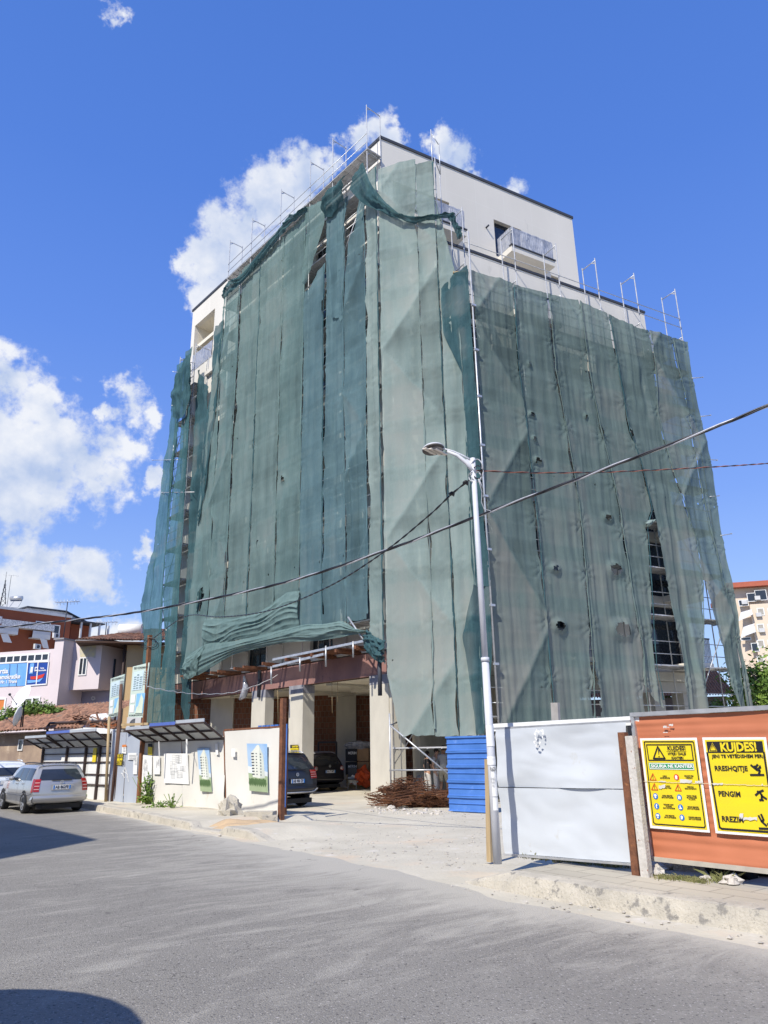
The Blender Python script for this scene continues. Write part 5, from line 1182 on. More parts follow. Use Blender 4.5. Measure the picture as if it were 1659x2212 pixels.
# ---------------------------------------------------------------- blue sheet fence by the tower foot
BS = Pl(gnd(971,1753), 131)
t = thing('blue_sheet_fence', 'bright blue ribbed sheet-metal fence panel in five rows beside the rebar heap', 'fence panel', BS.P(971,1753))
m_blue = mat('blue_sheet', (0.085,0.21,0.56), (0.055,0.155,0.44), 1.6, 0.45, bump=.1, bscale=7, spots=[((0.20,0.33,0.66), 3, 0.60, 0.15)])
zt = BS.SZ(968,1591)[1]; a0 = BS.S(968,1680); a1 = BS.S(1058,1680); rows = [0.02+(zt-.02)*k/5 for k in range(6)]
for k in range(5):
    def fn(u, v, k=k): 
        z = rows[k]+(rows[k+1]-rows[k])*v; return BS.pt(a0+(a1-a0)*u+0.01*noise.noise(V((k,1,1))), z, 0.05*(1-v)*(1 if v < .08 else .15)+(.03 if abs(v-.5) < .02 else 0)+.012*noise.noise(V((u*3,z*3,k))))
    mb = MB(); mb.grid(fn, 14, 24, sm=False); mb.face([BS.pt(a0,rows[k],-.002),BS.pt(a1,rows[k],-.002),BS.pt(a1,rows[k],.05),BS.pt(a0,rows[k],.05)]); BS.slab(mb, min(a0,a1)-.02, max(a0,a1), rows[k+1]-.05, rows[k+1]-.005, 0.0, 0.045); mb.build('ribbed_sheet', m_blue, t)
# ---------------------------------------------------------------- rebar heap
rr = random.Random(12); hp = []
for grp in range(80):
    u = 822+rr.random()*140; k = (u-815)/155; top_ = 0.12+0.85*exp(-((k-.42)/.38)**2)*(1 if u < 955 else .6)
    base = gnd(u, 1750-rr.random()*10+ (0 if u > 840 else -3), 0); z = rr.random()*top_*.85; yaw = rr.choice([0.0,0.3,0.6,2.5,2.9,3.1,1.2])+rr.gauss(0,.2); pit = rr.gauss(0,.13); L_ = 0.45+rr.random()*0.65
    back_ = V((0.15,1,0))*rr.random()*1.1
    d = V((cos(yaw)*cos(pit), sin(yaw)*cos(pit), sin(pit)))
    for s_ in range(9):
        c_ = base+back_+V((rr.gauss(0,.06), rr.gauss(0,.06), z+rr.gauss(0,.05)+.03)); dd = (d+V((rr.gauss(0,.06), rr.gauss(0,.06), rr.gauss(0,.05)))).normalized(); a, b = c_-dd*L_/2, c_+dd*L_/2
        a.z = max(a.z, .01); b.z = max(b.z, .01); hook = V((rr.gauss(0,.07), rr.gauss(0,.07), rr.random()*.08+.0)); hp.append([a+hook, a, (a+b)/2+V((0,0,rr.gauss(0,.02))), b, b+hook*.8])
mb = MB()
for q in hp: mb.path(q, 0.0085, 4, cap=False)
mb.build('rebar_scrap', mat('rusty_rebar',(0.20,0.085,0.04),(0.10,0.045,0.025),3,.85,contrast=2,spots=[((0.34,.24,.17),5,.62,.05)]), None, 'heap of bent rusty reinforcing rods at the tower foot', 'scrap heap', kind='stuff')
mb = MB(); rr = random.Random(3)
for k in range(150):
    u = 800+rr.random()*165; p = gnd(u, 1748+(u-800)*.055+rr.gauss(0,3.2), 0); r = .015+rr.random()**3*.07; mb.blob(p, r, r, r*.6, k, .4, 3)
mb.build('rubble', m_stone, None, 'pale rubble scattered round the rebar heap', 'rubble', kind='stuff')
rock('fist of white concrete before the left end of the rebar heap', 845, 1750, 0.13, 21, 'lumps by the tower', 'concrete_lump', 0)

def person(label, u, v, h, face, hair, skin, shirt, pants, pose, shorts=False, longhair=False, glasses=False):
    "face: azimuth the person looks to; one skinned body, clothes and hair as children"
    p = gnd(u, v, 0.0); t = thing('person', label, 'person', p); a = radians(face); f = V((sin(a), cos(a), 0)); r = V((cos(a), -sin(a), 0)); k = h/1.75
    def W(x, y, z): return V((0,0,0))+r*x*k+f*y*k+V((0,0,z*k))
    def skinmesh(name, pts, edges, rad, m, lab=None):
        me = bpy.data.meshes.new(name); me.from_pydata(pts, edges, []); o = bpy.data.objects.new(name, me); COL.objects.link(o); o.parent = t
        me.materials.append(m); sk = o.modifiers.new('skin', 'SKIN'); sk.use_smooth_shade = True
        for i, q in enumerate(rad): q = q if isinstance(q, tuple) else (q, q); me.skin_vertices[0].data[i].radius = (q[0]*k, q[1]*k)
        me.skin_vertices[0].data[0].use_root = True
        sb = o.modifiers.new('sub', 'SUBSURF'); sb.levels = 1; sb.render_levels = 2
        if lab: o['label'] = lab
        return o
    # joints: 0 pelvis 1 waist 2 chest 3 neckbase 4 neck 5 head 6 crown
    P_ = [W(0,0,.93), W(0,.01,1.10), W(0,0,1.28), W(0,-.01,1.44), W(0,.01,1.52), W(0,.035,1.62), W(0,.03,1.70)]
    R_ = [(.15,.11),(.13,.10),(.16,.11),(.09,.07),(.052,.055),(.078,.095),(.07,.08)]
    Eg = [(0,1),(1,2),(2,3),(3,4),(4,5),(5,6)]
    def add(q, r_, frm): P_.append(q); R_.append(r_); Eg.append((frm, len(P_)-1)); return len(P_)-1
    arms = []; legs = []
    for s_ in (-1, 1):
        e_, w_ = pose['elbow'][s_], pose['wrist'][s_]
        i = add(W(s_*.17,-.01,1.40), .058, 3); sh_ = i
        i = add(W(*e_), .04, i); el_ = i; i = add(W(*w_), .029, i); wr_ = i
        d = (W(*w_)-W(*e_)).normalized(); hp_ = W(*w_)+d*.05*k; i = add(hp_, (.035,.02), i); arms.append((sh_, el_, wr_))
        sd = d.cross(f); sd = sd.normalized() if sd.length > .1 else r
        for q, ln in ((-.026,.07),(-.009,.085),(.009,.08),(.026,.065)):
            b_ = add(hp_+sd*q*k+d*.035*k, .010, i); c_ = add(hp_+sd*q*k+d*(.035+ln*.5)*k+f*.01*k, .009, b_); add(hp_+sd*q*k*.9+d*(.03+ln*.9)*k+f*.03*k, .007, c_)
        b_ = add(hp_+sd*(-s_*.035)*k+f*.02*k, .011, i); add(hp_+sd*(-s_*.042)*k+f*.035*k+d*.03*k, .008, b_)
        kx, ax_ = pose['knee'][s_], pose['ankle'][s_]
        i = add(W(s_*.10,0,.86), .088, 0); hh_ = i; i = add(W(*kx), .058, i); kn_ = i; i = add(W(kx[0]*.5+ax_[0]*.5, kx[1]*.5+ax_[1]*.5-.015, kx[2]*.5+ax_[2]*.5+.03), .054, i); i = add(W(*ax_), .036, i); legs.append((hh_, kn_, i))
        j_ = add(W(ax_[0], ax_[1]+.07, .035), (.04,.028), i); add(W(ax_[0]*1.05, ax_[1]+.16, .03), (.035,.02), j_)
    skinmesh('body', P_, Eg, R_, skin)
    sp_ = [P_[0]+W(0,0,-.0), P_[1], P_[2], P_[3]]; sr_ = [(.165,.125),(.15,.118),(.178,.13),(.10,.08)]; se = [(0,1),(1,2),(2,3)]
    for (sh_, el_, wr_) in arms:
        sp_.append(P_[sh_]); sr_.append(.075); se.append((3, len(sp_)-1)); sp_.append(P_[sh_].lerp(P_[el_], .62)); sr_.append(.062); se.append((len(sp_)-2, len(sp_)-1))
    skinmesh('shirt', sp_, se, sr_, shirt)
    pp_ = [P_[0]+W(0,0,.04), P_[0]-W(0,0,.04)]; pr_ = [(.155,.12),(.16,.125)]; pe = [(0,1)]
    for (hh_, kn_, an_) in legs:
        pp_.append(P_[hh_]); pr_.append(.105); pe.append((1, len(pp_)-1)); pp_.append(P_[kn_]+(W(0,0,.03) if shorts else V((0,0,0)))); pr_.append(.088 if shorts else .078); pe.append((len(pp_)-2, len(pp_)-1))
        if not shorts: pp_.append(P_[an_]+W(0,0,.02)); pr_.append(.07); pe.append((len(pp_)-2, len(pp_)-1))
    skinmesh('shorts' if shorts else 'trousers', pp_, pe, pr_, pants)
    for s_ in (0, 1):
        an = P_[legs[s_][2]]; mb = MB(); base = p+V((an.x, an.y, 0)); mb.obox(base+f*.07*k+V((0,0,.035)), f*.13*k, r*.045*k, V((0,0,.03))); mb.obox(base+f*.02*k+V((0,0,.07)), f*.06*k, r*.04*k, V((0,0,.03))); mb.build('shoe', m_black, t)
    hc_ = p+P_[5]+V((0,0,.03*k)); mb = MB(); mb.blob(hc_-f*.022*k+V((0,0,.025*k)), .088*k, .10*k, .10*k, 3, .12, 8)
    if longhair: mb.blob(hc_-f*.055*k-V((0,0,.05*k)), .088*k, .055*k, .13*k, 5, .12, 7)
    mb.build('hair', hair, t)
    mb = MB(); mb.blob(hc_+f*.102*k-V((0,0,.025*k)), .013*k, .02*k, .022*k, 1, .05, 5); mb.build('nose', skin, t)
    for s_ in (-1, 1):
        mb = MB(); mb.blob(hc_+f*.088*k+r*s_*.031*k+V((0,0,.002*k)), .012*k, .008*k, .007*k, 1, 0, 5); mb.build('eye', ink, t)
        mb = MB(); mb.blob(hc_+r*s_*.083*k-V((0,0,.02*k)), .012*k, .02*k, .028*k, 1, .05, 5); mb.build('ear', skin, t)
    mb = MB(); mb.obox(hc_+f*.09*k-V((0,0,.062*k)), r*.022*k, f*.006*k, V((0,0,.004*k))); mb.build('mouth', mat('lips',(0.35,0.13,0.11),None,3,.6), t)
    if glasses:
        mb = MB(); mb.obox(hc_+f*.103*k+V((0,0,.002*k)), r*.072*k, f*.008*k, V((0,0,.017*k))); mb.build('sunglasses', m_black, t)
    return t
sk1 = mat('skin', (0.50,0.30,0.21), (0.45,0.26,0.18), 5, 0.6); sk2 = mat('tanned_skin', (0.40,0.22,0.14), (0.36,0.19,0.12), 5, 0.6)
hr1 = mat('dark_hair', (0.025,0.02,0.018), None, 30, 0.7)
P1 = dict(elbow={-1:(-.24,.02,1.14),1:(.24,.06,1.14)}, wrist={-1:(-.22,.16,.95),1:(.16,.24,1.02)}, knee={-1:(-.11,.03,.48),1:(.11,.05,.48)}, ankle={-1:(-.12,-.02,.08),1:(.13,.0,.08)})
P2 = dict(elbow={-1:(-.25,-.02,1.13),1:(.25,-.02,1.13)}, wrist={-1:(-.24,.08,.90),1:(.24,.08,.90)}, knee={-1:(-.11,.02,.48),1:(.11,.02,.48)}, ankle={-1:(-.13,-.02,.08),1:(.13,-.02,.08)})
person('person with dark hair in a black top and pale trousers holding a bag', 925, 1723, 1.62, 60, hr1, sk1, mat('black_cotton',(0.03,0.03,0.035),None,9,.9), mat('pale_trousers',(0.58,0.56,0.54),(0.5,.48,.46),9,.9), P1, longhair=True)
person('person in dark sunglasses, grey t-shirt and white trousers', 945, 1724, 1.72, 120, hr1, sk1, mat('grey_cotton',(0.36,0.37,0.40),(0.3,.31,.34),9,.9), mat('white_trousers',(0.62,0.58,0.55),(0.54,.5,.48),9,.9), P2, glasses=True)
person('person in beige shorts and grey t-shirt half behind the blue fence', 961, 1724, 1.80, 20, hr1, sk2, mat('light_grey_cotton',(0.45,0.46,0.48),(0.38,.39,.41),9,.9), mat('beige_shorts',(0.48,0.43,0.34),(0.4,.36,.28),9,.9), P2, shorts=True)
mb = MB(); q = gnd(905,1722,0)+V((0,0,.35)); mb.blob(q, .22, .2, .32, 4, .5, 8); mb.build('plastic_bag', m_wrap, None, 'crumpled clear plastic bag beside the person in the black top', 'bag')
mb = MB(); 
for k in range(14): mb.blob(gnd(878+k*3.6, 1716+(k%3)*2, 0)+V((0,.2,.12)), .14, .12, .16, k, .5, 4)
mb.build('rubble_sacks', m_paper, None, 'pale rubble and sacks heaped behind the rebar', 'rubble', kind='stuff')
# ---------------------------------------------------------------- cars
def cr4(L_, t):
    x = max(0.0, min(t, len(L_)-1.000001)); i = int(x); k = x-i
    p0, p1, p2, p3 = L_[max(i-1,0)], L_[i], L_[i+1], L_[min(i+2,len(L_)-1)]
    return tuple(0.5*((2*b)+(c-a)*k+(2*a-5*b+4*c-d)*k*k+(3*b-a-3*c+d)*k**3) for a, b, c, d in zip(p0, p1, p2, p3))
def car(name, label, spec, loc, az, paint, group=None, cat='car', plate=None, logo=None, near_detail=True):
    """spec: L, W, stations [(y, zb, zbelt, ztop, wtop_frac, wscale)], rear profile [(dy)] per row"""
    t = thing(name, label, cat, loc, group); a = radians(az); f = V((sin(a), cos(a), 0)); r = V((cos(a), -sin(a), 0)); B = V(loc)
    W_ = spec['W']/2; st = spec['st']; dy0 = spec['rear']; dy1 = spec['front']
    def row(y, zb, zbelt, ztop, wt, ws):
        w = W_*ws
        return [(w*.55, zb), (w*.93, zb+.03), (w*.985, zb+.20), (w, (zb+zbelt)*.5+.08), (w*.955, zbelt), (w*(.955*.5+wt*.5), zbelt+(ztop-zbelt)*.5), (w*wt, ztop-.085), (w*wt*.80, ztop-.012), (0.0, ztop+.015)]
    rows = [[(x, s_[0]+(dy0[i] if j == 0 else dy1[i] if j == len(st)-1 else 0), z) for i, (x, z) in enumerate(row(*s_))] for j, s_ in enumerate(st)]
    def side(u, v, sg, off=0.0):
        A = [cr4([rows[j][i] for i in range(9)], v) for j in range(len(st))]
        p = cr4(A, u); q = V((p[0], p[1], p[2]))
        if off:
            A2 = [cr4([rows[j][i] for i in range(9)], min(7.99, v+.05)) for j in range(len(st))]; p2 = V(cr4(A2, u)); p3 = V(cr4(A, min(len(st)-1.001, u+.05) if u < len(st)-1.2 else u-.05))
            n = (p2-q).cross(p3-q); n = n if n.length > 1e-9 else V((1,0,0)); n.normalize()
            if n.x < 0 and v < 6: n = -n
            if v >= 6 and n.z < 0: n = -n
            q = q+n*off
        return B+r*(q.x*sg)+f*q.y+V((0,0,q.z))
    def cap(c, v, end=0, off=0.0):
        "c in -1..1 across, v row"
        R0 = rows[0] if end == 0 else rows[-1]; p = cr4(R0, v); k = 1-abs(c)**2.6; sg = -1 if end == 0 else 1
        return B+r*(p[0]*c)+f*(p[1]+sg*(0.10*k+off))+V((0,0,p[2]))
    n = len(st)-1; mb = MB()
    for sg in (1, -1): mb.grid(lambda u, v: side(u*n, v*8, sg), n*5, 28)
    mb.grid(lambda u, v: cap(u*2-1, v*8, 0), 16, 28); mb.grid(lambda u, v: cap(u*2-1, v*8, 1), 16, 28)
    mb.grid(lambda u, v: B+r*((u*2-1)*W_*.93)+f*(st[0][0]+.1+(st[-1][0]-st[0][0]-.2)*v)+V((0,0,.24)), 2, 2)
    body = mb.build('body', paint, t)
    # glazing
    mb = MB(); g0, g1 = spec['rw']; mb.grid(lambda u, v: cap((u*2-1)*.86, g0+(g1-g0)*v, 0, 0.008), 12, 8); mb.build('rear_window', m_glassd, t)
    mb = MB(); mb.grid(lambda u, v: cap((u*2-1)*.40, 4.12+.12*v, 0, 0.03), 4, 2); mb.build('rear_wiper', m_black, t)
    for sg in (1, -1):
        for (u0, u1) in spec['sw']:
            mb = MB(); mb.grid(lambda u, v: side(u0+(u1-u0)*u, 4.12+(1.62 if u0+(u1-u0)*u < spec.get('taper', 99) else 1.62*max(.05, 1-(u0+(u1-u0)*u-spec['taper'])/(u1-spec['taper'])))*v, sg, 0.006), 10, 5); mb.build('side_window', m_glassd, t)
        mb = MB(); mb.path([side(u_, 7.0, sg, .05) for u_ in spec['rail']], 0.018, 6); mb.build('roof_rail', spec.get('railm', m_black), t)
        mb = MB(); q = side(spec['mir'], 4.25, sg, .10); mb.blob(q, .10, .10, .075, 1, .05, 6); mb.build('wing_mirror', spec.get('mirm', paint), t)
        for u_ in spec.get('handles', ()):
            mb = MB(); mb.bar(side(u_, 3.75, sg, .018), side(u_+.16, 3.75, sg, .018), .03, .03); mb.build('door_handle', spec.get('trimm', m_galv), t)
        mb = MB(); mb.grid(lambda u, v: side(0.35+(n-.9)*u, 2.55+.22*v, sg, .012), 20, 2); mb.build('side_moulding', spec.get('mould', paint), t)
        for u_ in spec.get('doors', ()):
            mb = MB(); mb.grid(lambda u, v: side(u_+.012*u, 1.3+2.9*v, sg, .002), 1, 14); mb.build('door_gap', m_black, t)
    # bumper
    mb = MB(); mb.grid(lambda u, v: cap(u*2-1, .9+1.35*v, 0, 0.045*sin(pi*min(1, v*1.15+.02))**.5), 14, 8)
    for sg in (1, -1): mb.grid(lambda u, v: side(.45*u, .9+1.35*v, sg, 0.03*sin(pi*min(1, v*1.15+.02))**.5), 6, 8)
    mb.build('rear_bumper', spec.get('bump', paint), t)
    if 'bump2' in spec:
        mb = MB(); mb.grid(lambda u, v: cap((u*2-1)*.92, .25+.75*v, 0, 0.035), 14, 4); mb.build('bumper_skirt', spec['bump2'], t)
    if 'chrome' in spec:
        mb = MB(); mb.path([cap(-1+2*k/16, 1.15+(.55 if k in (0,16) else .15 if k in (1,15) else 0), 0, .06) for k in range(17)], .022, 6); mb.build('chrome_strip', m_galv, t)
    lt0, lt1, lc = spec['lights']
    for sg in (1, -1):
        mb = MB(); mb.grid(lambda u, v: cap(sg*(lc+(1.0-lc)*u+0.0), lt0+(lt1-lt0)*v, 0, 0.012), 5, 8); mb.grid(lambda u, v: side(spec.get('lwrap',.22)*u, lt0+(lt1-lt0)*v, sg, 0.012), 3, 8)
        tl = mb.build('tail_light', m_tail, t)
        if spec.get('round'):
            for rr_ in (0.085, 0.05):
                c_ = cap(sg*.86, (lt0+lt1)/2, 0, .02+(.085-rr_)*.3); mb = MB(); mb.lathe([(0, 0), (rr_, 0), (rr_, .006), (0, .006)], c_, -f, 16); mb.build('lamp_ring', m_tail2 if rr_ > .06 else m_galv, tl)
        else:
            for k in range(3): mb = MB(); mb.grid(lambda u, v: cap(sg*(lc+.01+(.98-lc)*u), lt0+(lt1-lt0)*(.2+.25*k+.05*v), 0, 0.017), 3, 1); mb.build('lamp_strip', m_tail2, tl)
    # plate
    pl_v = spec['plate']; c_ = cap(0, pl_v, 0, .05); pn = Pl(c_, az+90)
    mb = MB(); pn.slab(mb, -.31, .31, c_.z-.085, c_.z+.085, -.045, -.02); mb.build('plate_recess', spec.get('recess', paint), t)
    mb = MB(); pn.slab(mb, -.26, .26, c_.z-.057, c_.z+.057, -.019, -.006); po = mb.build('number_plate', m_paper, t)
    sgn_ = 1 if pn.d.dot(_UP.cross(pn.n)) > 0 else -1
    for e_ in (-1, 1): mb = MB(); pn.slab(mb, min(e_*.26, e_*.215), max(e_*.26, e_*.215), c_.z-.0565, c_.z+.0565, -.0055, -.003); mb.build('plate_band', m_sblue, po)
    if plate: ptxt('lettering', plate, pn, 0, c_.z, .085, .40, ink, po, -.002, .03)
    lz = cap(0, spec['logo_v'], 0, .02); mb = MB(); pn2 = Pl(lz, az+90)
    R_ = .05; seg = 20
    for k in range(seg): mb.bar(pn2.pt(cos(2*pi*k/seg)*R_, lz.z+sin(2*pi*k/seg)*R_, .01), pn2.pt(cos(2*pi*(k+1)/seg)*R_, lz.z+sin(2*pi*(k+1)/seg)*R_, .01), .008, .01)
    if logo == 'star':
        for k in range(3): an = pi/2+2*pi*k/3; mb.bar(pn2.pt(0, lz.z, .01), pn2.pt(cos(an)*R_, lz.z+sin(an)*R_, .01), .009, .01)
    elif logo == 'vw':
        for (x0,y0,x1,y1) in ((-.5,.85,0,.1),(0,.1,.5,.85),(-.9,.3,-.4,-.8),(-.4,-.8,0,-.05),(0,-.05,.4,-.8),(.4,-.8,.9,.3)): mb.bar(pn2.pt(x0*R_, lz.z+y0*R_, .01), pn2.pt(x1*R_, lz.z+y1*R_, .01), .009, .01)
    mb.build('badge', m_galv, t)
    # wheels
    wr = spec.get('wr', .31)
    for y in spec['axles']:
        for sg in (1, -1):
            c_ = B+r*(sg*(W_-.20))+f*y+V((0,0,wr)); ax = r*sg
            mb = MB(); mb.lathe([(wr*.62,.0),(wr*.95,.0),(wr,.03),(wr,.17),(wr*.96,.205),(wr*.72,.215),(wr*.70,.20)], c_, ax, 28); wo_ = mb.build('wheel', m_rubber, t)
            mb = MB(); mb.lathe([(wr*.70,.20),(wr*.66,.205),(wr*.64,.17),(0,.15)], c_, ax, 24); mb.build('wheel_well_disc', m_black, wo_)
            mb = MB(); 
            for k in range(7):
                an = 2*pi*k/7; d = V((0,0,1))*sin(an)+f*cos(an); mb.bar(c_+ax*.19, c_+ax*.195+d*wr*.68, .055, .02, up=ax)
            mb.lathe([(0,.205),(.04,.20),(.045,.185)], c_, ax, 12); mb.lathe([(wr*.70,.198),(wr*.66,.212),(wr*.62,.198)], c_, ax, 24); mb.build('rim', m_alloy, wo_)
            mb = MB(); ra = wr+.055        # dark wheel arch
            mb.face([B+r*(sg*(W_*spec.get('archw',1.0)+.004))+f*(y+cos(pi*k/16)*ra)+V((0,0,max(spec['st'][0][1]+.02, wr+sin(pi*k/16)*ra*.98))) for k in range(17)]); mb.build('wheel_arch', m_black, t)
    mb = MB(); mb.box(B+f*(st[0][0]+.5)+V((0,0,.14)), .9, W_*1.5, .14, a); mb.tube(B+f*.05-r*.45+V((0,0,.22)), B+f*.5-r*.45+V((0,0,.22)), .035, 8); mb.build('underbody', m_dark, t)
    return t
def ptxt(name, body, pl, a, z, h, w_, m, parent, off, bold=0.0):
    flip = 1 if pl.d.dot(_UP.cross(pl.n)) > 0 else -1
    cu = bpy.data.curves.new(name, 'FONT'); cu.body = body; cu.size = h/.7; cu.align_x = 'CENTER'; cu.align_y = 'CENTER'; cu.extrude = .0006; cu.offset = bold*h; cu.materials.append(m)
    o = bpy.data.objects.new(name, cu); COL.objects.link(o); bpy.context.view_layer.update(); wd = max(.001, o.dimensions.x)
    x = pl.d*flip; M4 = Matrix((x*(w_/wd), _UP, x.cross(_UP))).transposed().to_4x4(); M4.translation = pl.pt(a, z, off)-rootloc(parent)
    me = bpy.data.meshes.new_from_object(o); bpy.data.objects.remove(o); bpy.data.curves.remove(cu); o = bpy.data.objects.new(name, me); COL.objects.link(o); o.parent = parent; o.matrix_local = M4; return o
m_tail = mat('tail_red', (0.38,0.02,0.015), (0.28,0.012,0.01), 8, 0.15, spec=.7); m_tail2 = mat('tail_clear', (0.75,0.45,0.40), None, 8, 0.2)
m_alloy = mat('alloy_wheel', (0.62,0.63,0.65), (0.5,.51,.53), 6, 0.3, metal=.6)
p_silver = mat('silver_paint', (0.46,0.45,0.43), (0.43,0.42,0.40), 1, 0.24, metal=.45, coat=.8, spec=.5); p_whitec = mat('white_car_paint', (0.74,0.78,0.83), (0.72,.76,.81), 1, 0.28, coat=.8)
p_dark = mat('dark_car_paint', (0.016,0.015,0.02), (0.012,.012,.017), 1, 0.3, coat=0.5, spec=.4)
wag = dict(L=4.5, W=1.74, st=[(0.06,.30,.93,1.38,.74,.93),(0.55,.22,.94,1.435,.775,.985),(1.35,.20,.93,1.455,.78,1.0),(2.2,.20,.92,1.45,.775,1.0),(2.95,.20,.91,1.36,.75,1.0),(3.45,.20,.90,1.00,.80,.985),(4.05,.22,.84,.90,.82,.95),(4.45,.28,.66,.74,.8,.84)],
           rear=[.10,.06,-.01,.0,.05,.20,.37,.44,.44], front=[-.1,-.05,0,0,-.05,-.06,-.08,-.1,-.1], rw=(4.2,6.0), sw=((0.75,1.6),(1.68,2.45),(2.52,3.75)), taper=2.9, rail=(0.7,1.2,2.0,2.9,3.4), mir=3.3, handles=(1.75,2.65), doors=(1.62,2.48), lights=(2.75,4.35,.80), lwrap=.42, plate=3.3, logo_v=3.92, axles=(0.86,3.62), wr=.315)
c_rl, c_rr, c_fl = Z0(54,1757), Z0(148.5,1753.5), Z0(9,1748)
ctr = (c_rl+c_rr)/2; hd_ = c_fl-c_rl; azs = math.degrees(atan2(hd_.x, hd_.y)); wv = c_rr-c_rl; azw = math.degrees(atan2(wv.x, wv.y))-90
az_silver = -38.5
ctr = c_rl+V((cos(radians(az_silver)), -sin(radians(az_silver)), 0))*.76
fS = V((sin(radians(az_silver)), cos(radians(az_silver)), 0))
car('estate_car', 'silver estate car with red tail lights parked at the left kerb', wag, ctr-fS*.86, az_silver, p_silver, plate='AB 862FE', logo='star')
hb = dict(wag); hb.update(W=1.80, st=[(0.0,.30,1.0,1.40,.74,.92),(0.5,.22,1.0,1.50,.78,.98),(1.3,.20,.98,1.54,.79,1.0),(2.1,.20,.96,1.53,.78,1.0),(2.9,.20,.94,1.42,.76,1.0),(3.5,.20,.92,1.05,.8,.98),(4.1,.24,.80,.90,.8,.92)], rear=[.12,.06,-.02,.0,.08,.22,.34,.40,.40], sw=((0.6,1.5),(1.6,2.9)), taper=2.2, rail=(0.9,1.5,2.2), mir=2.9, handles=(1.7,), doors=(1.55,), axles=(0.8,3.3), railm=p_whitec)
pw = Z0(6, 1742)+V((0,0,0)); car('hatchback', 'white hatchback cut by the left picture edge, ahead of the silver car', hb, pw, az_silver+2, p_whitec, plate=None, logo=None)
suv = dict(W=1.86, st=[(0.05,.42,1.10,1.60,.70,.93),(0.5,.30,1.09,1.66,.755,.985),(1.4,.28,1.08,1.68,.76,1.0),(2.3,.28,1.07,1.66,.755,1.0),(3.1,.28,1.05,1.50,.74,1.0),(3.6,.28,1.03,1.13,.8,.985),(4.2,.30,.98,1.04,.82,.95),(4.5,.36,.78,.86,.8,.86)],
           rear=[.14,.08,.0,.02,.06,.18,.32,.38,.38], front=[-.1,-.05,0,0,-.05,-.06,-.08,-.1,-.1], rw=(4.25,6.0), sw=((0.7,1.5),(1.6,2.4),(2.5,3.8)), taper=2.9, rail=(0.6,1.2,2.0,2.9,3.3), railm=m_galv, mir=3.3, handles=(1.7,2.6), doors=(1.55,2.45), lights=(3.1,4.1,.66), lwrap=.4, plate=2.85, logo_v=3.62, axles=(0.85,3.55), wr=.36, bump2=mat('silver_skirt',(0.40,0.40,0.41),None,2,.4,metal=.3), chrome=1, recess=p_dark, bump=p_dark)
ps = Z0(640, 1746); car('dark_suv', 'dark purple-black off-road car behind the open gate, one rear corner showing', suv, ps, -44, p_dark, plate='AB 900 ZF', logo='vw')
van = dict(suv); van.update(W=1.79, st=[(0.05,.36,1.05,1.55,.76,.93),(0.5,.26,1.05,1.60,.78,.985),(1.4,.24,1.05,1.62,.78,1.0),(2.3,.24,1.04,1.60,.775,1.0),(3.1,.24,1.02,1.42,.74,1.0),(3.6,.24,1.0,1.08,.8,.985),(4.2,.28,.92,.98,.82,.95)], round=True, lights=(3.3,4.0,.80), lwrap=.2, plate=3.15, logo_v=4.0, wr=.32); van.pop('bump2'); van.pop('chrome')
pv_ = Z0(712, 1709); car('dark_people_carrier', 'black people carrier with round tail lights parked deep inside the garage', van, pv_, -40, p_dark, plate='AA-714PS', logo='vw')
# ---------------------------------------------------------------- left hoarding: gate leaf, fence sheets, grey door, canopies
GP = Pl(gnd(607,1772), 135)
m_board = mat('dirty_white_board', (0.69,0.675,0.625), (0.62,0.60,0.55), 0.9, 0.8, spots=[((0.50,0.42,0.28), 1.3, 0.62, 0.12)], stretch=(1,1,.6))
def sheetgrid(pl, A, B, C_, D, seed, amp=0.02, name='sheet', parent=None, m=None, nu=24, nv=24, off=0.0):
    A, B, C_, D = [pl.P(*q, off) for q in (A, B, C_, D)]
    def fn(u, v):
        p = D.lerp(C_, u).lerp(A.lerp(B, u), v); return p+pl.n*(amp*noise.noise(V((u*2+seed, v*2, seed)))*2+amp*.5*noise.noise(V((u*7+seed, v*3, seed)))+amp*1.2*exp(-((u+v*.6-1.1)*5)**2)*(1-v))
    mb = MB(); mb.grid(fn, nu, nv); return mb.build(name, m or m_board, parent)
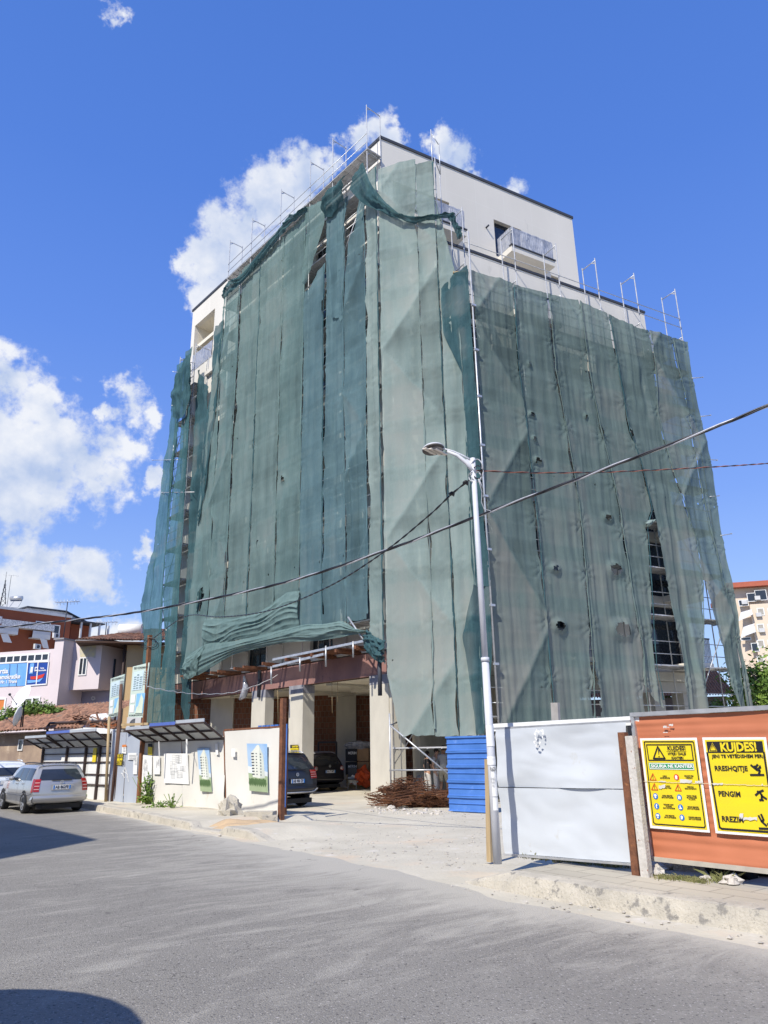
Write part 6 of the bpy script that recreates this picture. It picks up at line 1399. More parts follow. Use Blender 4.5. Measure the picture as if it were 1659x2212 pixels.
def render_poster(pl, A, B, C_, D, parent, off, dim=1):
    "generic flat print: sky, pale tower, greenery"
    P = lambda x, y: pl.P(D[0]*(1-x)*(1-y)+C_[0]*x*(1-y)+A[0]*(1-x)*y+B[0]*x*y, D[1]*(1-x)*(1-y)+C_[1]*x*(1-y)+A[1]*(1-x)*y+B[1]*x*y, off)
    mb = MB(); q = lambda pts, m, o=0: mb.face([P(*p)+pl.n*o for p in pts], m)
    q([(0,0),(1,0),(1,1),(0,1)], 0)
    q([(0,0),(1,0),(1,.33),(0,.38)], 2, .002); q([(.0,.38),(.0,.52),(.35,.50),(1,.42),(1,.33)], 5, .0015)
    q([(.18,.80),(.52,.98),(.60,.97),(.60,.28),(.22,.30)], 1, .003); q([(.60,.97),(.80,.76),(.86,.30),(.60,.28)], 3, .003)
    for k in range(8):
        y = .34+k*.062; q([(.20,y),(.33,y+.004),(.33,y+.032),(.20,y+.028)], 4, .005); q([(.63,y),(.69,y-.002),(.69,y+.022),(.63,y+.024)], 4, .005); q([(.42,y+.01),(.48,y+.01),(.48,y+.03),(.42,y+.03)], 4, .005)
    for k in range(9): x = .06+k*.1; q([(x-.07,.16+.03*(k%3)),(x,.10),(x+.08,.17),(x+.05,.26+.02*(k%2)),(x-.03,.27)], 6, .006)
    return mb.build('printed_picture', [mat('print_sky',(0.24,0.42,0.68),(0.44,.56,.70),1.2,.4), mat('print_wall',(0.74,0.76,0.68),None,2,.4), mat('print_lawn',(0.36,0.45,0.27),None,3,.4), mat('print_shade',(0.60,0.64,0.58),None,2,.4), mat('print_window',(0.08,0.09,0.11),None,2,.4), mat('print_cloud',(0.7,0.75,0.78),None,2,.4), mat('print_tree',(0.10,0.17,0.07),None,6,.4)], parent)
t = thing('gate_leaf', 'dirty white gate leaf with a printed tower picture, standing at the brown posts', 'gate', GP.P(490,1745))
sheetgrid(GP, (485,1580), (605,1572), (601,1770), (489,1744), 3, 0.02, 'gate_sheet', t)
render_poster(GP, (533,1606), (577,1607), (579,1712), (539,1708), t, 0.08)
mb = MB(); pxpoly(mb, GP, [(500,1617),(508,1617),(508,1635),(500,1634)], .07); mb.build('notice', m_paper, t)
mb = MB(); a_, b_ = GP.P(485,1578,-.03), GP.P(489,1760,-.03); mb.bar(a_, b_, .05, .05); mb.bar(GP.P(485,1577,-.03), GP.P(605,1570,-.03), .05, .05); mb.build('gate_frame', m_rust, t)
mb = MB(); 
for k in range(7): GP.slab(mb, GP.S(545,1600)+(GP.S(610,1600)-GP.S(545,1600))*k/7, GP.S(545,1600)+(GP.S(610,1600)-GP.S(545,1600))*(k+.75)/7, 0.3, 2.42, -.20-.02*(k%2), -.18) if GP.S(610,1600) > GP.S(545,1600) else GP.slab(mb, GP.S(545,1600)+(GP.S(610,1600)-GP.S(545,1600))*(k+.75)/7, GP.S(545,1600)+(GP.S(610,1600)-GP.S(545,1600))*k/7, 0.3, 2.42, -.20-.02*(k%2), -.18)
mb.build('blue_backing_sheet', m_blue, t)
q = gnd(607,1776); mb = MB(); mb.bar(q, q+V((-.02,0,3.05)), .13, .12, up=GP.n); mb.build('gate_post', m_rust, None, 'tall rusty box post at the end of the white gate leaf', 'post')
q = gnd(616,1770); mb = MB(); mb.bar(q, q+V((.0,0,2.3)), .05, .06, up=GP.n); mb.build('hinge_post', m_rust, None, 'thinner dark post tight behind the tall rusty gate post', 'post')
# sheets
t = thing('white_hoarding', 'row of dirty white hoarding sheets carrying plans and a tower picture', 'fence', GP.P(395,1748))
sheetgrid(GP, (303,1600), (392,1598), (396,1749), (292,1738), 5, .02, 'hoarding_sheet', t, off=-.02); sheetgrid(GP, (392,1596), (483,1590), (489,1767), (396,1749), 8, .03, 'hoarding_sheet', t, off=-.01)
render_poster(GP, (426,1617), (452,1616), (458,1711), (433,1709), t, 0.05)
c8 = lambda p: cv(400,2550,2.765,p)
def plans(pl, pts, off, parent, seed, rows_=9):
    mb = MB(); P = c8(pts); pxpoly(mb, pl, P, off); o = mb.build('pasted_plan', m_paper, parent); rr = random.Random(seed); mb = MB()
    L_ = lambda x, y: (P[3][0]*(1-x)*(1-y)+P[2][0]*x*(1-y)+P[0][0]*(1-x)*y+P[1][0]*x*y, P[3][1]*(1-x)*(1-y)+P[2][1]*x*(1-y)+P[0][1]*(1-x)*y+P[1][1]*x*y)
    for k in range(rows_):
        x, y = .08+rr.random()*.7, .15+rr.random()*.6; w_, h = .05+rr.random()*.12, .1+rr.random()*.25
        lineloop(mb, pl, [L_(x,y), L_(x+w_,y), L_(x+w_,min(.95,y+h)), L_(x,min(.95,y+h))], .006, off+.004)
        for j in range(4): yy = y+h*(j+.5)/5; lineloop(mb, pl, [L_(x,yy), L_(x+w_,yy)], .005, off+.004, False)
    mb.build('drawing_lines', grey_ink, o)
plans(GP, [(470,1265),(570,1275),(565,1580),(455,1560)], .04, t, 1); plans(GP, [(585,1280),(660,1280),(655,1480),(585,1480)], .04, t, 2, 5); plans(GP, [(700,1250),(965,1250),(975,1590),(700,1575)], .04, t, 3, 13)
mb = MB(); pxpoly(mb, GP, c8([(525,1140),(573,1142),(570,1265),(520,1262)]), .05); o = mb.build('yellow_notice', m_yel, t); mb = MB(); pxpoly(mb, GP, c8([(525,1140),(573,1142),(572,1180),(524,1178)]), .055); mb.build('notice_band', ink, o)
mb = MB(); pxpoly(mb, GP, c8([(1265,1143),(1290,1143),(1300,1265),(1270,1262)]), .05); mb.build('notice', m_paper, t)
DP = Pl(gnd(298,1740,.08), 135)
q0 = DP.P(299,1739); mb = MB(); mb.bar(q0, atd(324,1372,hypot(q0.x,q0.y)), .13, .12, up=GP.n); mb.build('rusty_pole', mat('brown_pole',(0.26,0.11,0.05),(0.18,.075,.035),5,.8), None, 'very tall rusty box pole with cables tied at its top', 'pole')
pt_ = atd(325,1388,hypot(q0.x,q0.y)); mb = MB(); 
for k in range(3): mb.path([pt_+V((.22*cos(a+k)*(1+.2*k), .05*k-.1, .16*sin(a*1.0+k)-.05*k)) for a in [2*pi*i/12 for i in range(13)]], .012, 5)
mb.build('cable_coil', m_cable, None, 'tangle of black cable tied round the top of the brown pole', 'cable')
t = thing('grey_sheet_door', 'grey-blue metal double door with torn stickers between canopy and pole', 'door', DP.P(240,1735))
m_gdoor = mat('grey_blue_door', (0.42,0.46,0.53), (0.36,0.40,0.47), 1.2, .6, spots=[((0.22,0.18,0.17), 6, .68, .03)], stretch=(1,1,.5))
for (A, B, C_, D, sd) in (((249,1582),(273,1582),(265,1748),(243,1743),1),((273.5,1582),(304,1584),(293,1748),(266,1748),4)): sheetgrid(DP, A, B, C_, D, sd, .008, 'door_leaf', t, m_gdoor, 10, 14, .05)
for (pts, m, lb) in (([(240,1155),(285,1152),(285,1252),(236,1250)], m_paper, 'notice'),([(185,1255),(248,1258),(236,1382),(178,1374)], m_yel, 'yellow_notice'),([(306,1245),(398,1243),(398,1325),(300,1322)], m_paper, 'notice'),([(365,1300),(410,1270),(402,1480),(358,1478)], m_paper, 'notice'),([(240,1155),(286,1152),(286,1178),(239,1180)], m_orange, 'notice_band')):
    mb = MB(); pxpoly(mb, DP, c8(pts), .085 if lb != 'notice_band' else .09); o = mb.build(lb, m, t)
    if lb == 'yellow_notice': txt('lettering','KUJDES\nKANTIER', DP, *c8([(213,1318)])[0], 26, 18, ink, o, .09, .01)
    elif m is m_paper:
        mb = MB(); 
        for k in range(4): y = pts[0][1]+25+k*16; lineloop(mb, DP, c8([(pts[0][0]+12,y),(pts[1][0]-10,y)]), .02, .09, False)
        mb.build('small_print', grey_ink, o)
mb = MB(); lineloop(mb, DP, c8([(228,1465),(250,1480),(265,1520)]), .03, .07, False); lineloop(mb, DP, c8([(240,1500),(270,1400),(290,1460),(310,1560)]), .03, .07, False); lineloop(mb, DP, c8([(245,1440),(300,1480),(290,1520)]), .025, .07, False); mb.build('scribble', m_paper, t)
mb = MB(); mb.bar(DP.P(246,1576,.05), DP.P(237,1742,.05), .09, .08, up=DP.n); mb.build('door_frame', m_lamp, t)
# canopies
m_sheetroof = mat('translucent_canopy', (0.55,0.57,0.58), (0.45,.47,.48), 3, .5, alpha=.85); m_brn = mat('dark_brown_frame', (0.06,0.04,0.035), None, 4, .6)
def canopy(label, a0, a1, z_in, z_out, dep, n, seed, pl=GP, topm=None):
    t = thing('canopy', label, 'canopy', pl.pt(a0, z_in, 0)); rr = random.Random(seed)
    for k in range(n):
        s0 = a0+(a1-a0)*k/n; s1 = a0+(a1-a0)*(k+1)/n; dz = rr.gauss(0,.05)+.06*(k%2); 
        I0, I1, O0, O1 = pl.pt(s0,z_in,.0), pl.pt(s1,z_in,.0), pl.pt(s0,z_out+dz,dep), pl.pt(s1,z_out+dz,dep)
        mb = MB(); mb.prism([I0,I1,O1,O0], V((0,0,.012))); mb.build('roof_sheet', topm or m_sheetroof, t)
        mb = MB(); 
        for (p, q) in ((I0,O0),(I1,O1),(O0,O1),(I0,I1),(I0.lerp(O0,.5),I1.lerp(O1,.5)),(I0.lerp(I1,.5),O0.lerp(O1,.5))): mb.bar(p-V((0,0,.03)), q-V((0,0,.03)), .05, .05)
        mb.build('canopy_frame', m_brn, t)
        mb = MB(); mb.bar(O0+V((0,0,.04)), O1+V((0,0,.04)), .03, .10); mb.build('blue_flashing', mat('blue_flashing',(0.10,0.16,0.50),None,3,.4) if k == 1 else mat('steel_flashing',(0.45,0.48,0.52),None,3,.4), t)
    return t
ai, zi = GP.SZ(312,1603); ae, ze = GP.SZ(484,1591)
dep = min((abs(GP.SZ(271,1586,d/50)[0]-ai), d/50) for d in range(10,150))[1]; zo = GP.SZ(271,1586,dep)[1]
cz = (zi+ze)/2; canopy('long blue-edged canopy over the white hoarding sheets', ai, ae, cz, cz+.42, min(dep,1.5), 3, 5)
for k, (u, v0, v1) in enumerate(((350,1604,1700),(378,1604,1660),(445,1600,1690))):
    pass
t = thing('canopy_shelter', 'row of brown-framed grey glazed panels standing under the left canopy', 'fence', GP.P(90,1700))
sx0, sx1 = GP.S(90,1650), GP.S(243,1650); xs = [GP.S(u,1650) for u in (90,142,183,213,243)]
m_pan = mat('dusty_glazing', (0.72,0.72,0.70), (0.62,.62,.61), 2, .5)
for k in range(4):
    lo, hi = min(xs[k],xs[k+1]), max(xs[k],xs[k+1]); mb = MB(); GP.slab(mb, lo+.03, hi-.03, .12, 2.2, -.06, -.045); mb.build('panel', m_pan, t)
    mb = MB(); GP.slab(mb, lo+.25, hi-.1, .7, 1.65, -.043, -.04); mb.build('pasted_plan', m_paper, t)
    mb = MB(); 
    for z in (.12,.66,1.02,1.45,1.75,2.2): GP.slab(mb, lo+.03, hi-.03, z-.02, z+.02, -.038, .01)
    mb.build('cross_bar', m_brn, t)
for x in xs[:-1]+[xs[-1]-.05 if xs[-1] > xs[0] else xs[-1]+.05]: mb = MB(); GP.slab(mb, x-.05, x+.05, 0.0, 2.3, -.07, .04); mb.build('frame_post', m_brn, t)
q = c8([(0,0)]); mb = MB(); GP.slab(mb, GP.S(206,1620)-.15, GP.S(206,1620)+.15, 1.45, 1.95, .012, .02); mb.build('yellow_notice', m_yel, t)
ai, zi = GP.SZ(89,1615); ae, _ = GP.SZ(245,1611)
canopy('dark sagging canopy left of the grey door', ai, ae, zi, zi+.42, min(dep,1.5), 3, 9)
# hanging strings between canopy and fence
for (u, v0, u1, v1) in ((644,1118,655,1440),(952,1090,947,1480)):
    mb = MB(); a, b = c8([(u,v0),(u1,v1)]); mb.bar(GP.P(*a, .35), GP.P(*b, .25), .05, .02); mb.build('hanging_strip', m_paper, None, 'white strip hanging under the blue-edged canopy, %s' % ('left one' if u < 800 else 'right one'), 'strip')
# notice boards on posts
def site_board(label, A, B, C_, D, pl, seed):
    t = thing('site_board', label, 'notice board', pl.P(*D)); mb = MB(); mb.prism([pl.P(*q) for q in (A,B,C_,D)], -pl.n*.03); mb.build('board_sheet', mat('board_mint',(0.58,0.68,0.60),(0.54,.64,.57),2,.5), t)
    P = lambda x, y: (D[0]*(1-x)*(1-y)+C_[0]*x*(1-y)+A[0]*(1-x)*y+B[0]*x*y, D[1]*(1-x)*(1-y)+C_[1]*x*(1-y)+A[1]*(1-x)*y+B[1]*x*y)
    def R(x0,x1,y0,y1,m,nm,o=.012): mb = MB(); pxpoly(mb, pl, [P(x0,y0),P(x1,y0),P(x1,y1),P(x0,y1)], o); return mb.build(nm, m, t)
    R(.08,.72,.52,.88,mat('print_pale',(0.62,0.74,0.80),(0.55,.68,.75),2,.5),'printed_picture'); R(.42,.97,.08,.45,mat('print_sky2',(0.14,0.42,0.72),(0.35,.58,.78),1.5,.5),'printed_picture')
    mb = MB()
    for (x, w_, h) in ((.14,.14,.26),(.32,.12,.3),(.5,.16,.24)):
        for k in range(6): pxpoly(mb, pl, [P(x,.55+h*k/6),P(x+w_,.55+h*k/6),P(x+w_,.55+h*(k+.5)/6),P(x,.55+h*(k+.5)/6)], .02)
    mb.build('print_detail', mat('print_tone',(0.30,0.40,0.42),None,3,.5), t)
    mb = MB(); pxpoly(mb, pl, [P(.5,.08),P(.92,.08),P(.9,.34),P(.72,.44)], .02); pxpoly(mb, pl, [P(.44,.08),P(.7,.08),P(.66,.22),P(.5,.2)], .024); mb.build('print_detail', mat('print_bldg',(0.68,0.76,0.62),None,3,.5), t)
    R(.06,.34,.28,.44,m_paper,'plan'); R(.06,.34,.09,.24,m_paper,'plan')
    mb = MB()
    for k in range(6): y = .84-k*.045; lineloop(mb, pl, [P(.76,y),P(.95,y)], .03, .016, False)
    mb.build('small_print', grey_ink, t)
    cx, cy = P(.5,.94); txt('lettering','OBJEKTI: GODINE BANIMI 9 KATE', pl, cx, cy, 4.5, abs(B[0]-A[0])*.85, ink, t, .018, .01)
    cx, cy = P(.5,.04); txt('lettering','PER PROMOVIME KONTAKTONI NE', pl, cx, cy, 3.5, abs(B[0]-A[0])*.8, ink, t, .018, .01)
    return t
SB = Pl(atd(300,1500,27.6), 118)
site_board('larger pale green site information board fixed to the brown pole', (287,1440), (323,1431), (308,1550), (277,1549), SB, 1)
SB2 = Pl(atd(250,1500,30), 140)
site_board('narrower green site board left of the dark pole', (239,1466), (269,1456), (258,1545), (234,1551), SB2, 2)
q = gnd(240,1745,.05); mb = MB(); mb.tube(gnd(250,1738,.05), atd(262,1478,hypot(*gnd(250,1738,.05).xy)), .06, 8); mb.tube(gnd(247,1738,.05)+V((-.1,0,0)), atd(259,1530,hypot(*gnd(247,1738,.05).xy)), .05, 8); mb.build('pole_pair', mat('dark_pole',(0.16,0.09,0.065),(.1,.06,.045),5,.8), None, 'dark weathered pole with a wire tuft between the two site boards', 'pole')
mb = MB(); mb.tube(gnd(228,1738,.05), atd(236,1548,hypot(*gnd(228,1738,.05).xy)), .05, 8); mb.build('board_post', m_wood, None, 'pale thin post below the narrower site board', 'post')
mb = MB(); SB.slab(mb, SB.S(262,1560), SB.S(320,1560), SB.SZ(290,1562)[1]-.08, SB.SZ(290,1562)[1], -.1, 0) if SB.S(320,1560) > SB.S(262,1560) else SB.slab(mb, SB.S(320,1560), SB.S(262,1560), SB.SZ(290,1562)[1]-.08, SB.SZ(290,1562)[1], -.1, 0); mb.build('timber_rail', m_wood, None, 'horizontal timber rail under the larger site board', 'rail')
# ---------------------------------------------------------------- houses on the left
cw = lambda p: cv(0,2300,3.16,p); W8 = lambda x, y: cw([(x,y)])[0]
def frontbox(mb, pl, u0, u1, z0, z1, dep, m=0, v=1450, off=0.0):
    a, b = pl.S(u0, v, off), pl.S(u1, v, off); pl.slab(mb, min(a,b), max(a,b), z0, z1, off-dep, off, m); return min(a,b), max(a,b)
m_pink = mat('pink_render', (0.70,0.615,0.62), (0.63,0.55,0.555), .6, .85, spots=[((0.50,0.43,0.44), 1.2, .66, .1)])
PK = Pl(atd(40,1500,50), 107)
zt = lambda pl, u, v, off=0: pl.SZ(u, v, off)[1]
pink = thing('pink_office_building', 'pale pink two-storey building with a blue banner across its windows', 'building', PK.P(150,1620))
mb = MB(); zA = zt(PK, *W8(400,920)); frontbox(mb, PK, -60, W8(700,0)[0], 0, zA, 1.5); mb.build('wall', m_pink, pink)
mb = MB(); zB = zt(PK, *W8(700,790), .9); aB = frontbox(mb, PK, W8(650,0)[0], W8(762,0)[0], 0, zB, 2.0, v=1450, off=.9); mb.build('wall', m_pink, pink, label='pink corner pier rising above the banner')
mb = MB(); zC = zt(PK, *W8(1080,800), 0); zc0 = zt(PK, *W8(1000,1415), 0); aC = frontbox(mb, PK, W8(860,0)[0], W8(1262,0)[0], zc0, zC, 4, v=1440, off=0); mb.build('wall', m_pink, pink, label='pink upper bay with one dark window and a peeled patch')
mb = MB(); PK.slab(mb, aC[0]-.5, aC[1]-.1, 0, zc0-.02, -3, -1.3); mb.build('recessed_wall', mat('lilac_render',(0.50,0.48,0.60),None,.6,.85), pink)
mb = MB(); PK.slab(mb, aB[0]-.05, aB[1]+.05, zB, zB+.09, -.8, 1.0); PK.slab(mb, aC[0]-.05, aC[1]+.05, zC+.0, zC+.09, -3.1, .06); mb.build('roof_edge', mat('grey_edge',(0.3,0.29,0.3),None,3,.8), pink)
def pwin(pl, par, x0, x1, y0, y1, off, m=None, fr=.06, mul=1, conv_=W8, nm='window'):
    u0, v0 = conv_(x0, y1); u1, v1 = conv_(x1, y0); a, z0 = pl.SZ(u0, v0, off); b, z1 = pl.SZ(u1, v1, off); z0 = pl.SZ((u0+u1)/2, v0, off)[1]; z1 = pl.SZ((u0+u1)/2, v1, off)[1]; a, b = min(a,b), max(a,b)
    mb = MB()
    for (p, q, r_, s_) in ((a,b,z0,z0+fr),(a,b,z1-fr,z1),(a,a+fr,z0+fr,z1-fr),(b-fr,b,z0+fr,z1-fr)): pl.slab(mb, p, q, r_, s_, off+.004, off+.05)
    for k in range(1, mul): c_ = a+(b-a)*k/mul; pl.slab(mb, c_-fr/2, c_+fr/2, z0+fr, z1-fr, off+.004, off+.045)
    o = mb.build(nm, m_paper, par); mb = MB(); pl.rect(mb, a+fr, b-fr, z0+fr, z1-fr, off+.012); mb.build('pane', m or m_glassd, o); return a, b, z0, z1, o
pwin(PK, pink, 985, 1110, 1010, 1235, 0, mul=2)
m_peel = mat('peeled_plaster', (0.62,0.55,0.33), (0.48,0.46,0.42), 4, .9, contrast=1.5); mb = MB()
pxpoly(mb, PK, cw([(1010,830),(1130,808),(1205,812),(1210,900),(1200,1020),(1150,1000),(1010,1005),(1002,930)]), .012); mb.build('peeled_patch', m_peel, pink)
a, b, z0, z1, o = pwin(PK, pink, -180, 628, 975, 1080, 0, mul=9, fr=.09)
m_ban_b = mat('banner_light_blue', (0.20,0.42,0.78), (0.12,.33,.70), 1, .5); m_ban_d = mat('banner_dark_blue', (0.02,0.07,0.33), None, 2, .5)
ub0, ub1 = W8(-180,0)[0], W8(345,0)[0]
mb = MB(); pxpoly(mb, PK, cw([(-180,1105),(345,1080),(318,1365),(-180,1388)]), .03); bo = mb.build('banner', m_ban_b, pink, label='pale blue banner with white lettering')
mb = MB(); pxpoly(mb, PK, cw([(355,1080),(612,1068),(580,1340),(328,1358)]), .03); bd = mb.build('banner', m_ban_d, pink, label='dark blue banner with a white 1 and a red and blue swoosh')
mb = MB(); pxpoly(mb, PK, cw([(382,1085),(432,1082),(412,1212),(366,1214)]), .045); mb.build('emblem', m_ban_b, bd)
mb = MB(); pxpoly(mb, PK, cw([(382,1250),(460,1245),(565,1212),(540,1260),(470,1285),(385,1285)]), .05); mb.build('emblem', m_sred, bd)
mb = MB(); pxpoly(mb, PK, cw([(345,1295),(470,1295),(545,1262),(500,1315),(420,1325),(345,1335)]), .048); mb.build('emblem', m_ban_b, bd)
def TW(par, s, x, y, h, w_, m=m_paper, off=.06, bold=.03): txt('lettering', s, PK, *W8(x, y), h/3.16/1.8445, w_/3.16/1.8445, m, par, off, bold)
TW(bd, '1', 398, 1168, 66, 28); TW(bd, 'Partia\nDemokratike', 530, 1158, 48, 105); TW(bd, 'D', 456, 1158, 50, 40)
TW(bo, 'Partia', 15, 1185, 62, 170); TW(bo, 'Demokratike', 100, 1255, 56, 305); TW(bo, 'Dega Nr. 1 Tiranë', 60, 1318, 40, 300)
mb = MB()
for x in (122, 215): pxpoly(mb, PK, cw([(x,1090),(x+5,1090),(x-8,1370),(x-13,1370)]), .05)
mb.build('banner_joint', m_glassd, bo)
mb = MB(); lineloop(mb, PK, cw([(350,1070),(612,1060),(582,1345),(322,1365)]), .07, .055); lineloop(mb, PK, cw([(480,1065),(455,1350)]), .07, .056, False); mb.build('window_frame', m_paper, pink)
pwin(PK, pink, 205, 515, 1510, 1640, 0, mul=3, fr=.1, m=mat('shutter_green',(0.10,.13,.09),(.3,.32,.28),3,.6)); pwin(PK, pink, -60, 85, 1520, 1690, 0, m=m_orange, fr=.1); pwin(PK, pink, 695, 810, 1545, 1670, .91-1.5, fr=.05, m=mat('roller_shutter',(0.33,.36,.32),(.22,.25,.22),4,.6,stretch=(.01,.01,9)))
mb = MB(); a1_ = PK.pt(aC[0]+1.2, 0, -3.0); PK.slab(mb, aC[1]-1.2, aC[1]-.3, 2.2, 3.5, -1.25, -1.2); so = mb.build('blue_sign', m_ban_d, pink); mb = MB(); 
lineloop(mb, PK, cw([(1150,1520),(1165,1505),(1190,1510),(1195,1530),(1170,1545),(1155,1530)]), .08, -1.18, False); mb.build('symbol', m_paper, so)
mb = MB(); mb.tube(PK.pt(aC[1]+.07, .3, -1.2), PK.pt(aC[1]+.07, zC-1, -1.2), .06, 6); mb.build('downpipe', m_grey, pink)
# red-brown apartment block
RB = Pl(atd(40,1420,115), 38); RB2 = Pl(atd(150,1400,58), 118)
m_redr = mat('brick_red_render', (0.29,0.085,0.04), (0.24,0.07,0.035), .4, .8); m_offw = mat('offwhite_render', (0.62,0.62,0.62), (0.5,.5,.5), .7, .8, spots=[((0.3,.3,.31),1.5,.62,.1)])
red = thing('red_apartment_block', 'brick-red apartment block with white balconies behind the pink building', 'building', RB.P(80,1560))
zR = zt(RB, *W8(450,455)); mb = MB(); frontbox(mb, RB, -90, W8(862,0)[0], 0, zR, 8, v=1390); mb.build('wall', m_redr, red)
mb = MB(); a0_, a1_ = RB.S(-90,1390), RB.S(W8(866,0)[0],1390); RB.slab(mb, min(a0_,a1_), max(a0_,a1_), zR+.003, zR+.35, -8, .15); mb.build('parapet', m_offw, red)
zS = zt(RB, *W8(1000,700)); mb = MB(); b0 = frontbox(mb, RB, W8(862,0)[0], W8(1125,0)[0], 0, zt(RB, *W8(1000,600),-1.5), 6, v=1400, off=-1.5); mb.build('wall', m_redr, red)
mb = MB(); RB.slab(mb, b0[0]-.4, b0[1]+1.0, zt(RB,*W8(1000,590),-1.5), zt(RB,*W8(1000,590),-1.5)+.2, -8, .6); mb.build('pergola_roof', m_grey, red)
for k in range(4): mb = MB(); s_ = b0[0]+.6+k*1.5; RB.slab(mb, s_-.12, s_+.12, zS-3, zt(RB,*W8(1000,590),-1.5)-.01, .2, .45); mb.build('pergola_post', m_offw, red)
mb = MB(); RB.slab(mb, b0[0]-3, b0[1]-.5, zS-3.2, zS-1.6, -1.49, .6); mb.build('terrace_parapet', m_offw, red)
# balconies: white panels
mb = MB()
for (pts) in ([(35,500),(690,620),(640,700),(430,660),(240,640),(35,590)],): pass
def wband(x0, x1, y0, y1, y2, y3, m, nm, o=1.2):
    P = [RB.P(*W8(x0,y0), o), RB.P(*W8(x1,y1), o), RB.P(*W8(x1,y2), o), RB.P(*W8(x0,y3), o)]; z1 = (P[0].z+P[1].z)/2; z0 = (P[2].z+P[3].z)/2; a = (P[0]-RB.p).dot(RB.d); b = (P[1]-RB.p).dot(RB.d)
    mb = MB(); RB.slab(mb, min(a,b), max(a,b), z0, z1, o-.1, o); mb2 = MB(); RB.slab(mb2, min(a,b), max(a,b), z0-.01, z0+.14, .003, o-.101); mb2.build('balcony_slab', m_offw, red); return mb.build(nm, m, red)
m_lace = mat('lace_panel', (0.72,0.72,0.72), (0.38,.38,.4), 6, .7, contrast=2)
wband(-120,30,470,500,590,560,m_lace,'balcony_panel'); wband(35,690,500,620,700,590,m_lace,'balcony_panel'); wband(-60,235,585,640,730,690,m_offw,'balcony_parapet',1.15); wband(420,640,665,700,790,760,m_offw,'balcony_parapet',1.15)
for (x0,x1,y0,y1) in ((440,640,560,640),(655,760,600,740)): pwin(RB, red, x0, x1, y0, y1, 0, fr=.12)
for (x, y) in ((705,740),(468,878)): mb = MB(); p = RB.P(*W8(x,y), 1.4); mb.box(p-V((0,0,.3)), 1.0, .35, .7, radians(26)); ac = mb.build('air_conditioner', m_offw, red); mb = MB(); mb.lathe([(0,0),(.26,0),(.26,.02),(0,.02)], p+RB.n*.19+V((0,0,.05)), RB.n, 16); mb.build('fan_grille', m_grey, ac)
for (pts) in ([(10,715),(100,710),(150,825),(45,815)],[(505,765),(590,790),(615,900),(545,890)]): mb = MB(); mb.prism([RB.P(*q, 1.6) for q in cw(pts)], -RB.n*.05); mb.build('awning', m_offw, red)
# penthouse on top of it
mb = MB(); zP0 = zR+.3; zP1 = zt(RB, *W8(780,435), -3); a0_, a1_ = RB.S(W8(300,0)[0],1380,-3), RB.S(W8(1060,0)[0],1380,-3); lo, hi = min(a0_,a1_), max(a0_,a1_)
mb.prism([RB.pt(lo,zP0,-3),RB.pt(hi,zP0,-3),RB.pt(hi,zP1-1.2,-3),RB.pt(lo+(hi-lo)*.62,zP1,-3),RB.pt(lo,zP1-.1,-3)], -RB.n*5); mb.build('penthouse', m_offw, red)
mb = MB(); 
for (p, q) in (((lo-.3,zP1-.05),(lo+(hi-lo)*.62,zP1+.05)),((lo+(hi-lo)*.62,zP1+.05),(hi+.4,zP1-1.3))): mb.prism([RB.pt(p[0],p[1],-2.6),RB.pt(q[0],q[1],-2.6),RB.pt(q[0],q[1]+.15,-2.6),RB.pt(p[0],p[1]+.15,-2.6)], -RB.n*6)
mb.build('penthouse_roof', m_grey, red)
# things on its roof
p = RB.P(*W8(175,395), -1); t = thing('solar_water_heater', 'grey solar water heater tilted on the red block roof', 'water heater', p); mb = MB(); mb.tube(p+V((-.7,0,1.5)), p+V((1.0,0,1.5)), .3, 12); mb.build('tank', m_galv, t)
mb = MB(); mb.prism([p+V((-1.5,-.5,.1)),p+V((.8,-.5,.1)),p+V((1.0,.1,1.3)),p+V((-.6,.1,1.3))], V((0,.06,-.04))); mb.build('collector', mat('collector',(0.25,0.28,0.34),None,3,.3), t)
p = atd(*W8(20,380), 165); t = thing('lattice_mast', 'thin steel lattice mast rising above the far left roof', 'mast', p-V((0,0,3))); mb = MB(); ht = zt(Pl(p,90), 10, 1235)-p.z
for k in range(3): an = 2*pi*k/3+.4; mb.tube(p+V((cos(an)*1.1,sin(an)*1.1,-3)), p+V((0,0,ht*.72)), .07, 4)
for k in range(8): z = -2+k*(ht*.72+2)/8; w_ = 1.1*(1-(z+3)/(ht*.72+3)); 
for k in range(8):
    z = -2+k*(ht*.72+2)/8; w_ = 1.1*(1-(z+3)/(ht*.72+3))
    for j in range(3): a_, b_ = 2*pi*j/3+.4, 2*pi*(j+1)/3+.4; mb.tube(p+V((cos(a_)*w_,sin(a_)*w_,z)), p+V((cos(b_)*w_,sin(b_)*w_,z+1.2)), .035, 4)
mb.tube(p+V((0,0,ht*.7)), p+V((0,0,ht)), .04, 4); mb.build('mast_lattice', m_grey, t)
def antenna(label, p, h, n, w_, az):
    t = thing('tv_antenna', label, 'antenna', p, 'roof antennas'); d = V((sin(radians(az)), cos(radians(az)), 0)); e = V((d.y,-d.x,0)); mb = MB(); mb.tube(p, p+V((0,0,h)), .03, 5); mb.build('mast', m_grey, t)
    mb = MB(); mb.tube(p+V((0,0,h))-d*w_*.5, p+V((0,0,h))+d*w_*.5, .015, 4)
    for k in range(n): c_ = p+V((0,0,h))+d*w_*((k+.5)/n-.5); mb.tube(c_-e*.3, c_+e*.3, .01, 4); mb.tube(c_-V((0,0,.18)), c_+V((0,0,.18)), .01, 4)
    mb.build('aerial', m_galv, t)
